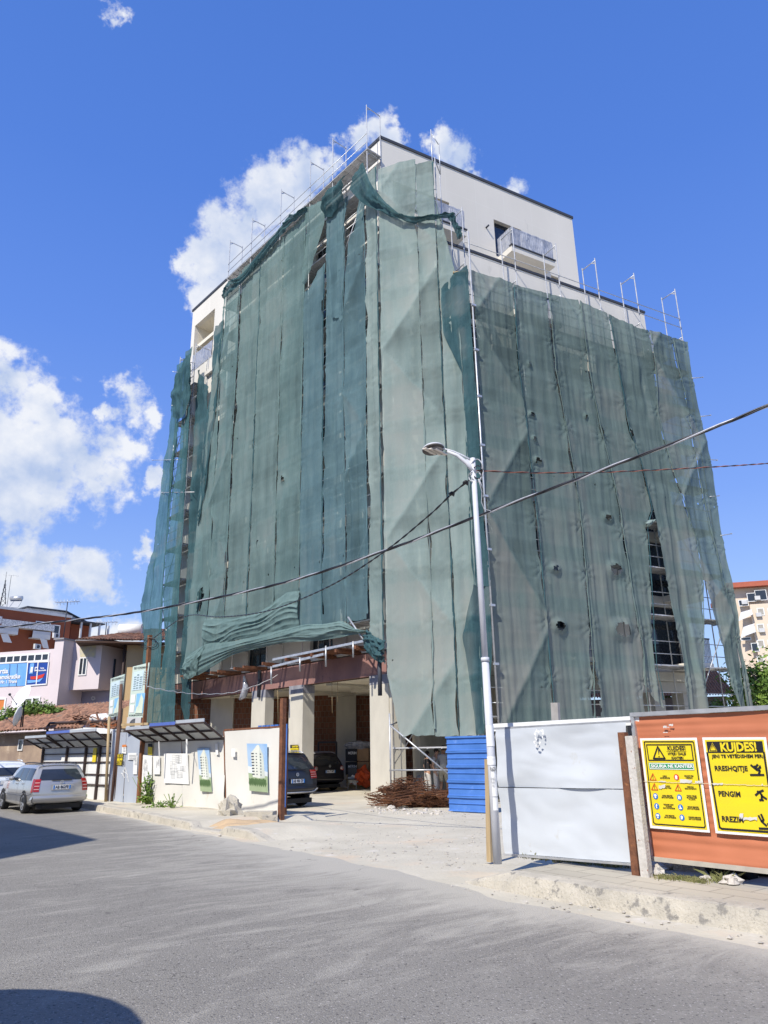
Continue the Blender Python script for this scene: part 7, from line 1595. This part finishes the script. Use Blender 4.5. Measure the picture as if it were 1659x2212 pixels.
antenna('small aerial beside the solar heater on the far left roof', RB.P(*W8(85,380), -1), 4.6, 4, 2.0, 60); antenna('many-armed aerial on the roof edge above the pink pier', PK.P(*W8(795,790), 0), 2.3, 7, 1.6, 100); antenna('bent aerial over the right end of the pink bay', PK.P(*W8(1320,790), -2), 1.1, 6, 1.4, 90)
# yellow house with tiled roof
YH = Pl(atd(290,1450,46), 75); yel = thing('yellow_house', 'ochre rendered house with a brown tiled roof beside the green netting', 'house', YH.P(285,1600))
m_och = mat('ochre_render', (0.66,0.47,0.25), (0.60,0.42,0.22), .7, .85); cy_ = lambda p: cv(0,2200,2.011,p); Y8 = lambda x, y: cy_([(x,y)])[0]
zY = zt(YH, *Y8(1060,745)); mb = MB(); yb = frontbox(mb, YH, Y8(985,0)[0], Y8(1420,0)[0], 0, zY, 9, v=1500); mb.build('wall', m_och, yel)
m_tile = mat('clay_tiles', (0.43,0.23,0.15), (0.17,0.10,0.075), 4, .9, contrast=1.6, spots=[((0.20,.17,.14),2,.58,.1)])
def tileroof(parent, P00, P10, P11, P01, n, m=None, nm='roof', rows_=10):
    "rows of half-round tiles from the eave P00-P10 up to P01-P11"
    P00, P10, P11, P01 = map(V, (P00, P10, P11, P01)); nn = (P10-P00).cross(P01-P00).normalized(); nn = nn if nn.z > 0 else -nn
    wd = (P10-P00).length
    def fn(u, v): x = u*n; return P00.lerp(P10, u).lerp(P01.lerp(P11, u), v)+nn*(.10*abs(sin(pi*x))+.035*((v*rows_) % 1.0 < .5)+.03*noise.noise(V((x*.9, v*9, 1))))
    mb = MB(); mb.grid(fn, n*6, rows_*2, sm=False); return mb.build(nm, m or m_tile, parent)
e = 1.55
tileroof(yel, YH.pt(yb[0]-e-1.2, zY+.12, .8), YH.pt(yb[1]+.5, zY+.12, .8), YH.pt(yb[1]+.5, zY+1.5, -4), YH.pt(yb[0]+1.0, zY+1.5, -4), 40)
mb = MB(); mb.prism([YH.pt(yb[0]-e-1.2,zY,.8),YH.pt(yb[1]+.5,zY,.8),YH.pt(yb[1]+.5,zY,-9),YH.pt(yb[0]-e-1.2,zY,-9)], V((0,0,.1))); mb.build('eave', mat('dark_eave',(0.09,0.05,0.035),None,4,.8), yel)
mb = MB(); mb.tube(YH.pt(yb[0]-.12,0,.1), YH.pt(yb[0]-.12,zY,.1), .07, 8); mb.build('downpipe', m_brn, yel)
p = YH.P(*Y8(1045,665), -2); t = thing('water_tank', 'white cylindrical water tank lying on the tiled roof', 'water tank', p); mb = MB(); mb.tube(p+V((-.7,0,.35)), p+V((.7,0,.35)), .33, 16); mb.build('tank', m_paper, t); mb = MB(); mb.box(p-V((0,0,.3)), 1.0,.5,.34,radians(90)); mb.build('stand', m_galv, t)
p = YH.P(293,1562,.5); t = thing('air_conditioner', 'white outdoor air conditioner unit by the brown pole', 'air conditioner', p-V((0,0,.4))); mb = MB(); mb.box(p-V((0,0,.45)), .95, .35, .78, radians(110)); mb.build('casing', m_offw, t); mb = MB(); mb.lathe([(0,0),(.3,0),(.3,.015),(0,.015)], p+YH.n*.185-V((0.02,0,.06)), YH.n, 20); mb.build('fan_grille', m_grey, t)
# low shack with tile roofs
SK = Pl(atd(120,1620,38), 122); shack = thing('old_shack', 'low crumbling plastered shack with sagging clay-tile roofs', 'house', SK.P(60,1720))
m_plast = mat('crumbling_plaster', (0.40,0.30,0.22), (0.27,0.20,0.155), 1.2, .95, bump=.6, bscale=12, contrast=1.4, spots=[((0.5,.4,.3),2.5,.6,.06)])
zK = zt(SK, *Y8(300,1440)); mb = MB(); sb_ = frontbox(mb, SK, -40, Y8(940,0)[0], 0, zK, 3.2, v=1620); mb.build('wall', m_plast, shack)
tileroof(shack, SK.pt(sb_[0], zK+.02, .55), SK.pt(SK.S(Y8(700,0)[0],1600), zK+.02, .55), SK.pt(SK.S(Y8(700,0)[0],1600), zK+1.3, -2.6), SK.pt(sb_[0], zK+1.3, -2.6), 34)
mb = MB(); SK.slab(mb, sb_[0], sb_[1], zK-.06, zK+.0, -.1, .5); mb.build('eave', m_brn, shack)
pwin(SK, shack, 145, 195, 1500, 1590, 0, conv_=Y8, fr=.05)
mb = MB(); mb.path([SK.P(*Y8(380,1480),.3), SK.P(*Y8(380,1395),.3), SK.P(*Y8(400,1370),.3), SK.P(*Y8(920,1350),.3), SK.P(*Y8(930,1260),.3)], .055, 8); mb.build('drain_pipe', m_brn, shack)
mb = MB(); rr = random.Random(9)
for k in range(60):
    u, v = 560+rr.random()*380, 1290+rr.random()*130; p = SK.P(*Y8(u,v), -.5+rr.random()); d = V((rr.gauss(0,1),rr.gauss(0,1),rr.gauss(0,.5))).normalized(); mb.bar(p-d*.18, p+d*.18, .12, .03)
mb.build('broken_tiles', m_tile, None, 'broken clay tiles and rubble heaped along the shack roof', 'rubble', kind='stuff')
mb = MB(); mb.tube(SK.P(*Y8(745,1335),-.3), SK.P(*Y8(915,1325),-.3), .20, 12); mb.build('white_roll', m_paper, None, 'white plastic tube lying on the shack roof', 'tube')
BW = Pl(atd(195,1560,42.5), 112); mb = MB(); bw = frontbox(mb, BW, Y8(720,0)[0], Y8(935,0)[0], 0, zt(BW,*Y8(800,1220)), .25, v=1560); o = mb.build('brick_wall', m_brick2, None, 'orange brick wall stub between pink building and site boards', 'wall'); plane_uv(o, BW)
mb = MB(); rr = random.Random(5)
for (pts, m) in (([(545,1425),(660,1410),(665,1460),(540,1465)],m_paper),([(665,1405),(800,1410),(900,1425),(880,1455),(670,1450)],m_paper)):
    mb = MB(); mb.prism([SK.P(*q, .7) for q in cy_(pts)], -SK.n*.6); mb.build('tarpaulin', m, None, 'pale tarpaulin folded over the shack eave, %s piece' % ('left' if pts[0][0] < 600 else 'longer right'), 'tarpaulin')
# satellite dishes
def dish(label, c_, R_, az, el, m, pole):
    t = thing('satellite_dish', label, 'satellite dish', pole); ax = V((sin(radians(az))*cos(radians(el)), cos(radians(az))*cos(radians(el)), sin(radians(el)))); mb = MB(); mb.lathe([(0,0),(R_*.5,.03),(R_*.85,.09),(R_,.13)], c_, ax, 24); mb.build('reflector', m, t)
    mb = MB(); mb.tube(pole, c_-ax*.05, .03, 6); mb.build('mast', m_black, t); mb = MB(); mb.tube(c_-V((0,0,R_))+ax*.1, c_+ax*R_*1.3-V((0,0,.2)), .015, 5); mb.blob(c_+ax*R_*1.3-V((0,0,.2)), .06,.06,.06,1,0,5); mb.build('feed_arm', m_grey, t)
dp = SK.P(*Y8(175,1400), .3); dish('upper tilted white satellite dish with a dark logo letter', atd(*Y8(190,1165), 37), .55, 215, 25, m_paper, atd(*Y8(180,1400), 37)); dish('lower white satellite dish seen nearly edge-on on the shack roof', atd(*Y8(165,1315), 36.5), .44, 262, 12, m_paper, atd(*Y8(165,1400), 36.5))
# plants
m_leaf = mat('leaf_green', (0.13,0.22,0.035), (0.06,0.115,0.022), 6, .7, spec=.35); m_leaf2 = mat('leaf_light', (0.22,0.32,0.06), (0.12,.2,.035), 6, .7); m_bark = mat('bark', (0.16,0.12,0.09), (0.09,.07,.05), 8, .9, bump=.5, bscale=20)
def leaves(mb, c_, rx, ry, rz, n, s, rr, m=0, shell=.5):
    for k in range(n):
        d = V((rr.gauss(0,1), rr.gauss(0,1), rr.gauss(0,1))).normalized(); q = (shell+(1-shell)*rr.random())
        p = V(c_)+V((d.x*rx, d.y*ry, d.z*rz))*q; a = V((rr.gauss(0,1), rr.gauss(0,1), rr.gauss(0,.6))).normalized(); b = a.cross(d); b = b.normalized() if b.length > .05 else V((1,0,0)); z = s*(.6+.8*rr.random())
        mb.face([p-a*z, p+b*z*.45, p+a*z, p-b*z*.45], m)
def clumps(c_, rx, ry, rz, n, per, s, rr, m_=(0,1)):
    mb = MB()
    for k in range(n):
        d = V((rr.gauss(0,1), rr.gauss(0,1), rr.gauss(0,1))).normalized()*(rr.random()**.45); q = V(c_)+V((d.x*rx, d.y*ry, d.z*rz)); r_ = (.25+.3*rr.random())*min(rx, rz)
        leaves(mb, q, r_, r_, r_*.8, per, s, rr, rr.choice(m_), .35)
    return mb
rr = random.Random(77)
mb = MB()
for (x, y, r_) in ((-30,1360,.9),(40,1345,.8),(110,1310,.8),(170,1270,.7),(230,1265,.7),(300,1255,.7),(360,1265,.6),(410,1290,.4),(470,1285,.35),(80,1370,.6),(0,1390,.7),(200,1310,.6)):
    leaves(mb, SK.P(*Y8(x,y), -1.6), r_*1.3, r_, r_*.75, 300, .09, rr, rr.choice((0,1)), .3)
mb.build('climbing_vine', [m_leaf, m_leaf2], None, 'bright green vine growing over the shack roof', 'vine', kind='stuff')
def tree(label, base, h, r_, crown_c, n, per, s, seed, group=None):
    rr = random.Random(seed); t = thing('tree', label, 'tree', base, group); mb = MB(); mb.path([base, base+V((.1,0,h*.3)), base+V((0,.1,h*.6))], lambda k: .22*(1-.6*k), 8)
    for k in range(6): a = 2*pi*k/6; mb.path([base+V((0,0,h*.35)), base+V((cos(a)*r_*.4, sin(a)*r_*.4, h*.55)), base+V((cos(a)*r_*.7, sin(a)*r_*.7, h*.75))], lambda q: .08*(1-.7*q), 6)
    mb.build('trunk', m_bark, t); clumps(crown_c, r_, r_, h*.36, n, per, s, rr).build('crown', [m_leaf, m_leaf2], t); return t
def weed(label, u, v, z, h, w_, seed, n=60, s=.05):
    rr = random.Random(seed); p = gnd(u, v, z); t = thing('weed', label, 'plant', p, None); mb = MB()
    for k in range(6): d = V((rr.gauss(0,.4), rr.gauss(0,.4), 1)); mb.path([p, p+d*h*.5, p+d*h*.9], .008, 4)
    mb.build('stem', m_leaf2, t); mb = MB(); leaves(mb, p+V((0,0,h*.55)), w_, w_, h*.5, n, s, rr, 0, .2); leaves(mb, p+V((0,0,h*.2)), w_*1.3, w_, h*.2, n, s, rr, 1, .2); mb.build('foliage', [m_leaf, m_leaf2], t)
weed('leafy green weed growing against the white hoarding', 317, 1741, .1, 1.0, .28, 1, 170, .07); weed('low dry weeds right of the tall leafy weed', 350, 1748, .1, .28, .5, 2, 90, .05); weed('small bright green weed at the foot of the glazed panels', 203, 1731, .05, .42, .45, 3, 150, .07)
weed('thin reddish weed stalk by the hoarding', 372, 1750, .1, .5, .08, 6, 30, .04)
# rubble, broken kerb and soil under the gate leaf
rr = random.Random(31)
mb = MB(); mb.blob(gnd(495,1775,0)+V((0,0,.22)), .34,.26,.34, 4,.4,9); mb.build('concrete_lump', m_kerb, None, 'upright broken concrete lump under the left end of the gate leaf', 'concrete lump', 'lumps by the gate')
mb = MB(); p = gnd(562,1778,0); mb.box(p, .75, .35, .28, radians(100)); mb.box(p+V((.28,-.28,0)), .38, .2, .2, radians(80)); o = mb.build('hollow_block', m_kerb, None, 'broken hollow concrete block under the gate leaf, right side', 'concrete block')
p = gnd(530,1788,0); mb = MB(); mb.grid(lambda u, v: p+V(((u-.5)*2.3, (v-.5)*1.4, -.04+.30*sin(pi*u)*sin(pi*v)*(.7+.8*noise.noise(V((u*4,v*4,2)))) )), 24, 18); mb.build('soil_heap', mat('ochre_soil',(0.55,0.40,0.24),(0.42,.31,.2),4,.95,bump=.6,bscale=20), None, 'low heap of ochre soil spilling before the gate leaf', 'soil', kind='stuff')
mb = MB()
for k in range(60): u = 470+rr.random()*130; q = gnd(u, 1790+rr.gauss(0,8)-(u-500)*.05, 0); r_ = .015+rr.random()**3*.08; mb.blob(q, r_, r_, r_*.6, k, .4, 3)
mb.build('rubble', m_stone, None, 'scattered small rubble in front of the gate leaf', 'rubble', kind='stuff')
# garage contents
def gpt(u, v, d): return atd(u, v, d)
t = thing('brick_pallet', 'wooden crate stack with black-printed cartons inside the garage', 'pallet', Z0(772,1700)); p = Z0(775,1703); d45 = radians(100)
mb = MB()
for z in (0,.55): 
    for k in range(3): mb.box(p+V((0,-.5+k*.5,z)), .1*11, .1, .08, d45)
for z in (.12,.25,.38): mb.box(p+V((-.0,-.55,z)), 1.15, .03, .07, d45)
for k in (-.5,0,.5): mb.box(p+V((k,-.57,.0)), .07, .04, .55, d45)
mb.build('crate', m_wood, t)
for j, (zz, mm) in enumerate(((.62,1),(1.22,1))):
    for k in (-1,1): mb = MB(); mb.box(p+V((k*.28,0,zz)), .54, .7, .56, d45); mb.build('carton', ink if k < 0 else mat('cardboard',(0.36,0.23,0.13),None,4,.8), t)
cp_ = Pl(p+V((-.05,-.42,0)), 100)
for zz in (.98,1.58): ptxt('lettering', 'MERIH', cp_, -.23, zz, .12, .4, m_paper, t, .02, .02)
mb = MB(); mb.blob(p+V((0,0,1.9)), .68,.5,.22,3,.2,8); mb.build('plastic_cover', m_wrap, t)
mb = MB(); mb.blob(p+V((.15,-.8,.5)), .42,.25,.36,5,.5,9); mb.build('sack', mat('orange_sack',(0.62,0.09,0.02),(.5,.07,.02),5,.6), None, 'orange and white plastic sack leaning on the crate in the garage', 'sack')
mb = MB(); mb.blob(p+V((-.2,-.92,.42)), .24,.12,.2,7,.4,8); mb.build('sack', m_paper, None, 'white plastic bundle in front of the orange sack', 'sack')
mb = MB(); a_ = Pl(p+V((-1.0,.6,0)), 100)
for (x0,z0_,x1,z1_) in ((-1.0,0,-1.0,2.1),(-.1,0,-.1,2.1),(-1.0,2.1,-.1,2.1)): mb.bar(a_.pt(x0,z0_), a_.pt(x1,z1_), .1, .08)
mb.build('door_frame', m_grey, None, 'loose dark door frame leaning inside the garage', 'door frame')
p = Z0(733,1706); t = thing('folding_chair', 'dark folding chair standing beside the crate in the garage', 'chair', p+V((.6,-.2,0))); p = p+V((.6,-.2,0)); mb = MB(); mb.obox(p+V((0,0,.45)), V((.2,0,0)), V((0,.2,0)), V((0,0,.02))); mb.build('seat', m_grey, t); mb = MB(); mb.obox(p+V((0,.22,.75)), V((.2,0,0)), V((0,.02,0)), V((0,0,.2))); mb.build('backrest', m_grey, t)
for (x,y) in ((-.19,-.19),(.19,-.19),(-.19,.2),(.19,.2)): mb = MB(); mb.tube(p+V((x,y,0)), p+V((x*.9,-y*.6,.46)), .012, 5); mb.build('leg', m_galv, t)
# yellow KANTIER sign on the second pillar
KS = Pl(BL.pt(6.0,0,.03), -41.5); t = thing('kantier_sign', 'small yellow KANTIER sign on the pillar behind the dark car', 'sign', KS.P(640,1650))
c2b = lambda p: cv(700,2400,2.074,p); mb = MB(); pxpoly(mb, KS, c2b([(946,1178),(1014,1176),(1015,1268),(946,1262)]), .02); mb.build('board', m_yel, t); mb = MB(); pxpoly(mb, KS, c2b([(946,1178),(1014,1176),(1014,1204),(946,1206)]), .025); mb.build('title_band', ink, t)
txt('lettering','KANTIER', KS, *c2b([(986,1192)])[0], 4.2, 13, m_yel, t, .03, .03); txt('lettering','ZBATONI RREGULLAT\nE SIGURIMIT TEKNIK\nNE PUNE', KS, *c2b([(980,1235)])[0], 10, 16, ink, t, .03, .02)
# strings and plastic rag hanging from the beam
for (x, y0, y1, lb) in ((1290,640,915,'left'),(1335,580,825,'right'),(1378,480,640,'short'),(843,660,1000,'far left')):
    mb = MB(); a, b = c2b([(x,y0),(x+4,y1)]); mb.tube(BL.P(*a, -.1), BL.P(*b, -.1), .013, 5); mb.build('hanging_rope', m_wood, None, 'thin rope hanging under the red beam, %s one' % lb, 'rope')
mb = MB(); q = [BL.P(*x, .15) for x in c2b([(565,610),(580,700),(560,770),(530,800)])]; mb.path(q, lambda k: .05+.13*abs(sin(3*k)), 7); mb.build('plastic_rag', m_wrap, None, 'torn clear plastic rag hanging from the red beam', 'plastic sheet')
mb = MB(); a = c2b([(693,600)])[0]; mb.tube(BL.P(*a,.05)-V((0,0,1.0)), BL.P(*a,.05)+V((0,0,.35)), .09, 10); mb.build('drain_pipe', m_grey, tower); mb = MB(); a = cv(1400,2500,2.2114,[(250,400)])[0]; mb.tube(NCp.P(*a,-.4)-V((0,0,.8)), NCp.P(*a,-.4)+V((0,0,.6)), .08, 10); mb.build('drain_pipe', m_grey, tower)

# ---------------------------------------------------------------- right background
cR_ = lambda x, y: cv(2400,1900,2.011,[(x,y)])[0]
RA = Pl(atd(1640,1350,150), 106); ra = thing('peach_apartment_block', 'peach apartment block with red roof edge and awnings at the right edge', 'building', RA.P(1650,1500))
m_peach = mat('peach_render', (0.72,0.60,0.47), (0.67,0.55,0.43), .3, .85); zz0 = zt(RA, *cR_(1250,885)); mb = MB(); rb_ = frontbox(mb, RA, cR_(1085,0)[0], cR_(1750,0)[0], 0, zz0, 20, v=1350); mb.build('wall', m_peach, ra)
mb = MB(); RA.slab(mb, rb_[0]-1.2, rb_[1]+1, zz0, zz0+.9, -20.5, 1.6); mb.build('roof_edge', mat('terracotta_edge',(0.45,0.13,0.08),None,2,.8), ra)
mb = MB(); RA.slab(mb, rb_[0]+2.4, rb_[1], 0, zz0-3.2, .003, .9); mb.build('bay', m_peach, ra)
for k in range(6):
    for (x, w_) in ((1245,48),(1330,50),(1420,48)):
        y = 1050+k*128
        if y > 1500: continue
        pwin(RA, ra, x, x+w_, y, y+62, .92, conv_=cR_, fr=.15, m=mat('pale_shutter',(0.45,.42,.36),(.3,.28,.25),5,.6), nm='window')
for (pts) in ([(1110,1085),(1195,1060),(1205,1100),(1090,1155)],[(1130,1200),(1215,1175),(1230,1240),(1110,1285)]): mb = MB(); mb.prism([RA.P(*cR_(*pts[0]), 1.0), RA.P(*cR_(*pts[1]), 1.0), RA.P(*cR_(*pts[2]), 2.1), RA.P(*cR_(*pts[3]), 2.1)], V((0,0,-.06))); mb.build('awning', m_offw, ra)
for (x0,x1,y0,y1) in ((1095,1165,985,1035),(1165,1225,930,1000),(1230,1310,905,990),(1110,1190,1285,1310),(1200,1250,1330,1400)): pwin(RA, ra, x0, x1, y0, y1, .93, conv_=cR_, fr=.1)
for (x, y) in ((1140,1020),(1245,985),(1255,1120),(1280,1245)): mb = MB(); q = RA.P(*cR_(x,y), 1.2); mb.box(q, .9, .4, .7, radians(106)); mb.build('air_conditioner', m_offw, ra)
TH_ = Pl(atd(1480,1500,44), 100); th = thing('tiled_house', 'low house with an old orange tile roof behind the torn nets', 'house', TH_.P(1480,1560)); zz = zt(TH_, *cR_(760,1760)); a0_, a1_ = TH_.S(cR_(-250,0)[0],1520), TH_.S(cR_(1080,0)[0],1520); lo, hi = min(a0_,a1_), max(a0_,a1_)
mb = MB(); TH_.slab(mb, lo+.4, hi-.4, 0, zz, -6, -.4); mb.build('wall', m_plast, th); zr = zt(TH_, *cR_(760,1650)); tileroof(th, TH_.pt(lo,zz,0), TH_.pt(hi,zz,0), TH_.pt(hi,zr+1.0,-3.5), TH_.pt(lo,zr+1.0,-3.5), 60, mat('orange_tiles',(0.50,0.24,0.13),(.36,.17,.10),4,.85)); 
mb = MB(); TH_.slab(mb, lo+(hi-lo)*.45, hi-1, zr+.5, zr+2.6, -7, -4.2); mb.build('upper_wall', m_och, th)
tp_ = atd(1640,1500,38); tree('bushy green tree rising behind the hoarding at the right edge', V((tp_.x+1.6,tp_.y,0)), 6.4, 2.6, V((tp_.x+1.6,tp_.y,3.6)), 60, 260, .11, 3)
tp_ = atd(1570,1560,42); tree('small tree partly hidden by the last net strip', V((tp_.x,tp_.y-2,0)), 4.2, 2.0, V((tp_.x,tp_.y-2,2.6)), 30, 150, .10, 4); tp_ = atd(1425,1480,50); tree('shrubby tree showing green through the tall tear', V((tp_.x,tp_.y,0)), 6.8, 3.0, V((tp_.x,tp_.y,4.6)), 30, 150, .13, 5)
# ---------------------------------------------------------------- across the street, behind and left of the camera: what throws the shadows on the road
H_ = 11.0; k = H_/tan(SUN_EL); sx_, sy_ = -sin(SUN_AZ)*k, -cos(SUN_AZ)*k
tip = Z0(212,1814); c0 = V((tip.x-sx_, tip.y-sy_, 0))
d1 = (Z0(0,1764)-tip).normalized(); d2 = (Z0(0,1856)-tip).normalized()
m_across = mat('beige_render', (0.55,0.50,0.42), None, .5, .9); mb = MB(); F_ = 26
mb.prism([c0, c0+d1*F_, c0+d1*F_+d2*F_*.6, c0+d2*F_*.6], V((0,0,H_))); mb.build('facing_house', m_across, None, 'plain beige house across the street whose corner shades the road', 'building')
H2 = 3.0; k = H2/tan(SUN_EL); pc = V((-2.85+sin(SUN_AZ)*k, 5.2+cos(SUN_AZ)*k, 0)); t = thing('cafe_parasol', 'round cream parasol standing on the near pavement behind the camera', 'parasol', pc)
mb = MB(); mb.lathe([(0,.30),(.7,.15),(1.35,-.08),(1.35,-.12),(0,.26)], pc+V((0,0,H2)), (0,0,1), 28); mb.build('canopy', m_cream, t); mb = MB(); mb.tube(pc, pc+V((0,0,H2+.3)), .03, 8); mb.build('pole', m_wood, t)
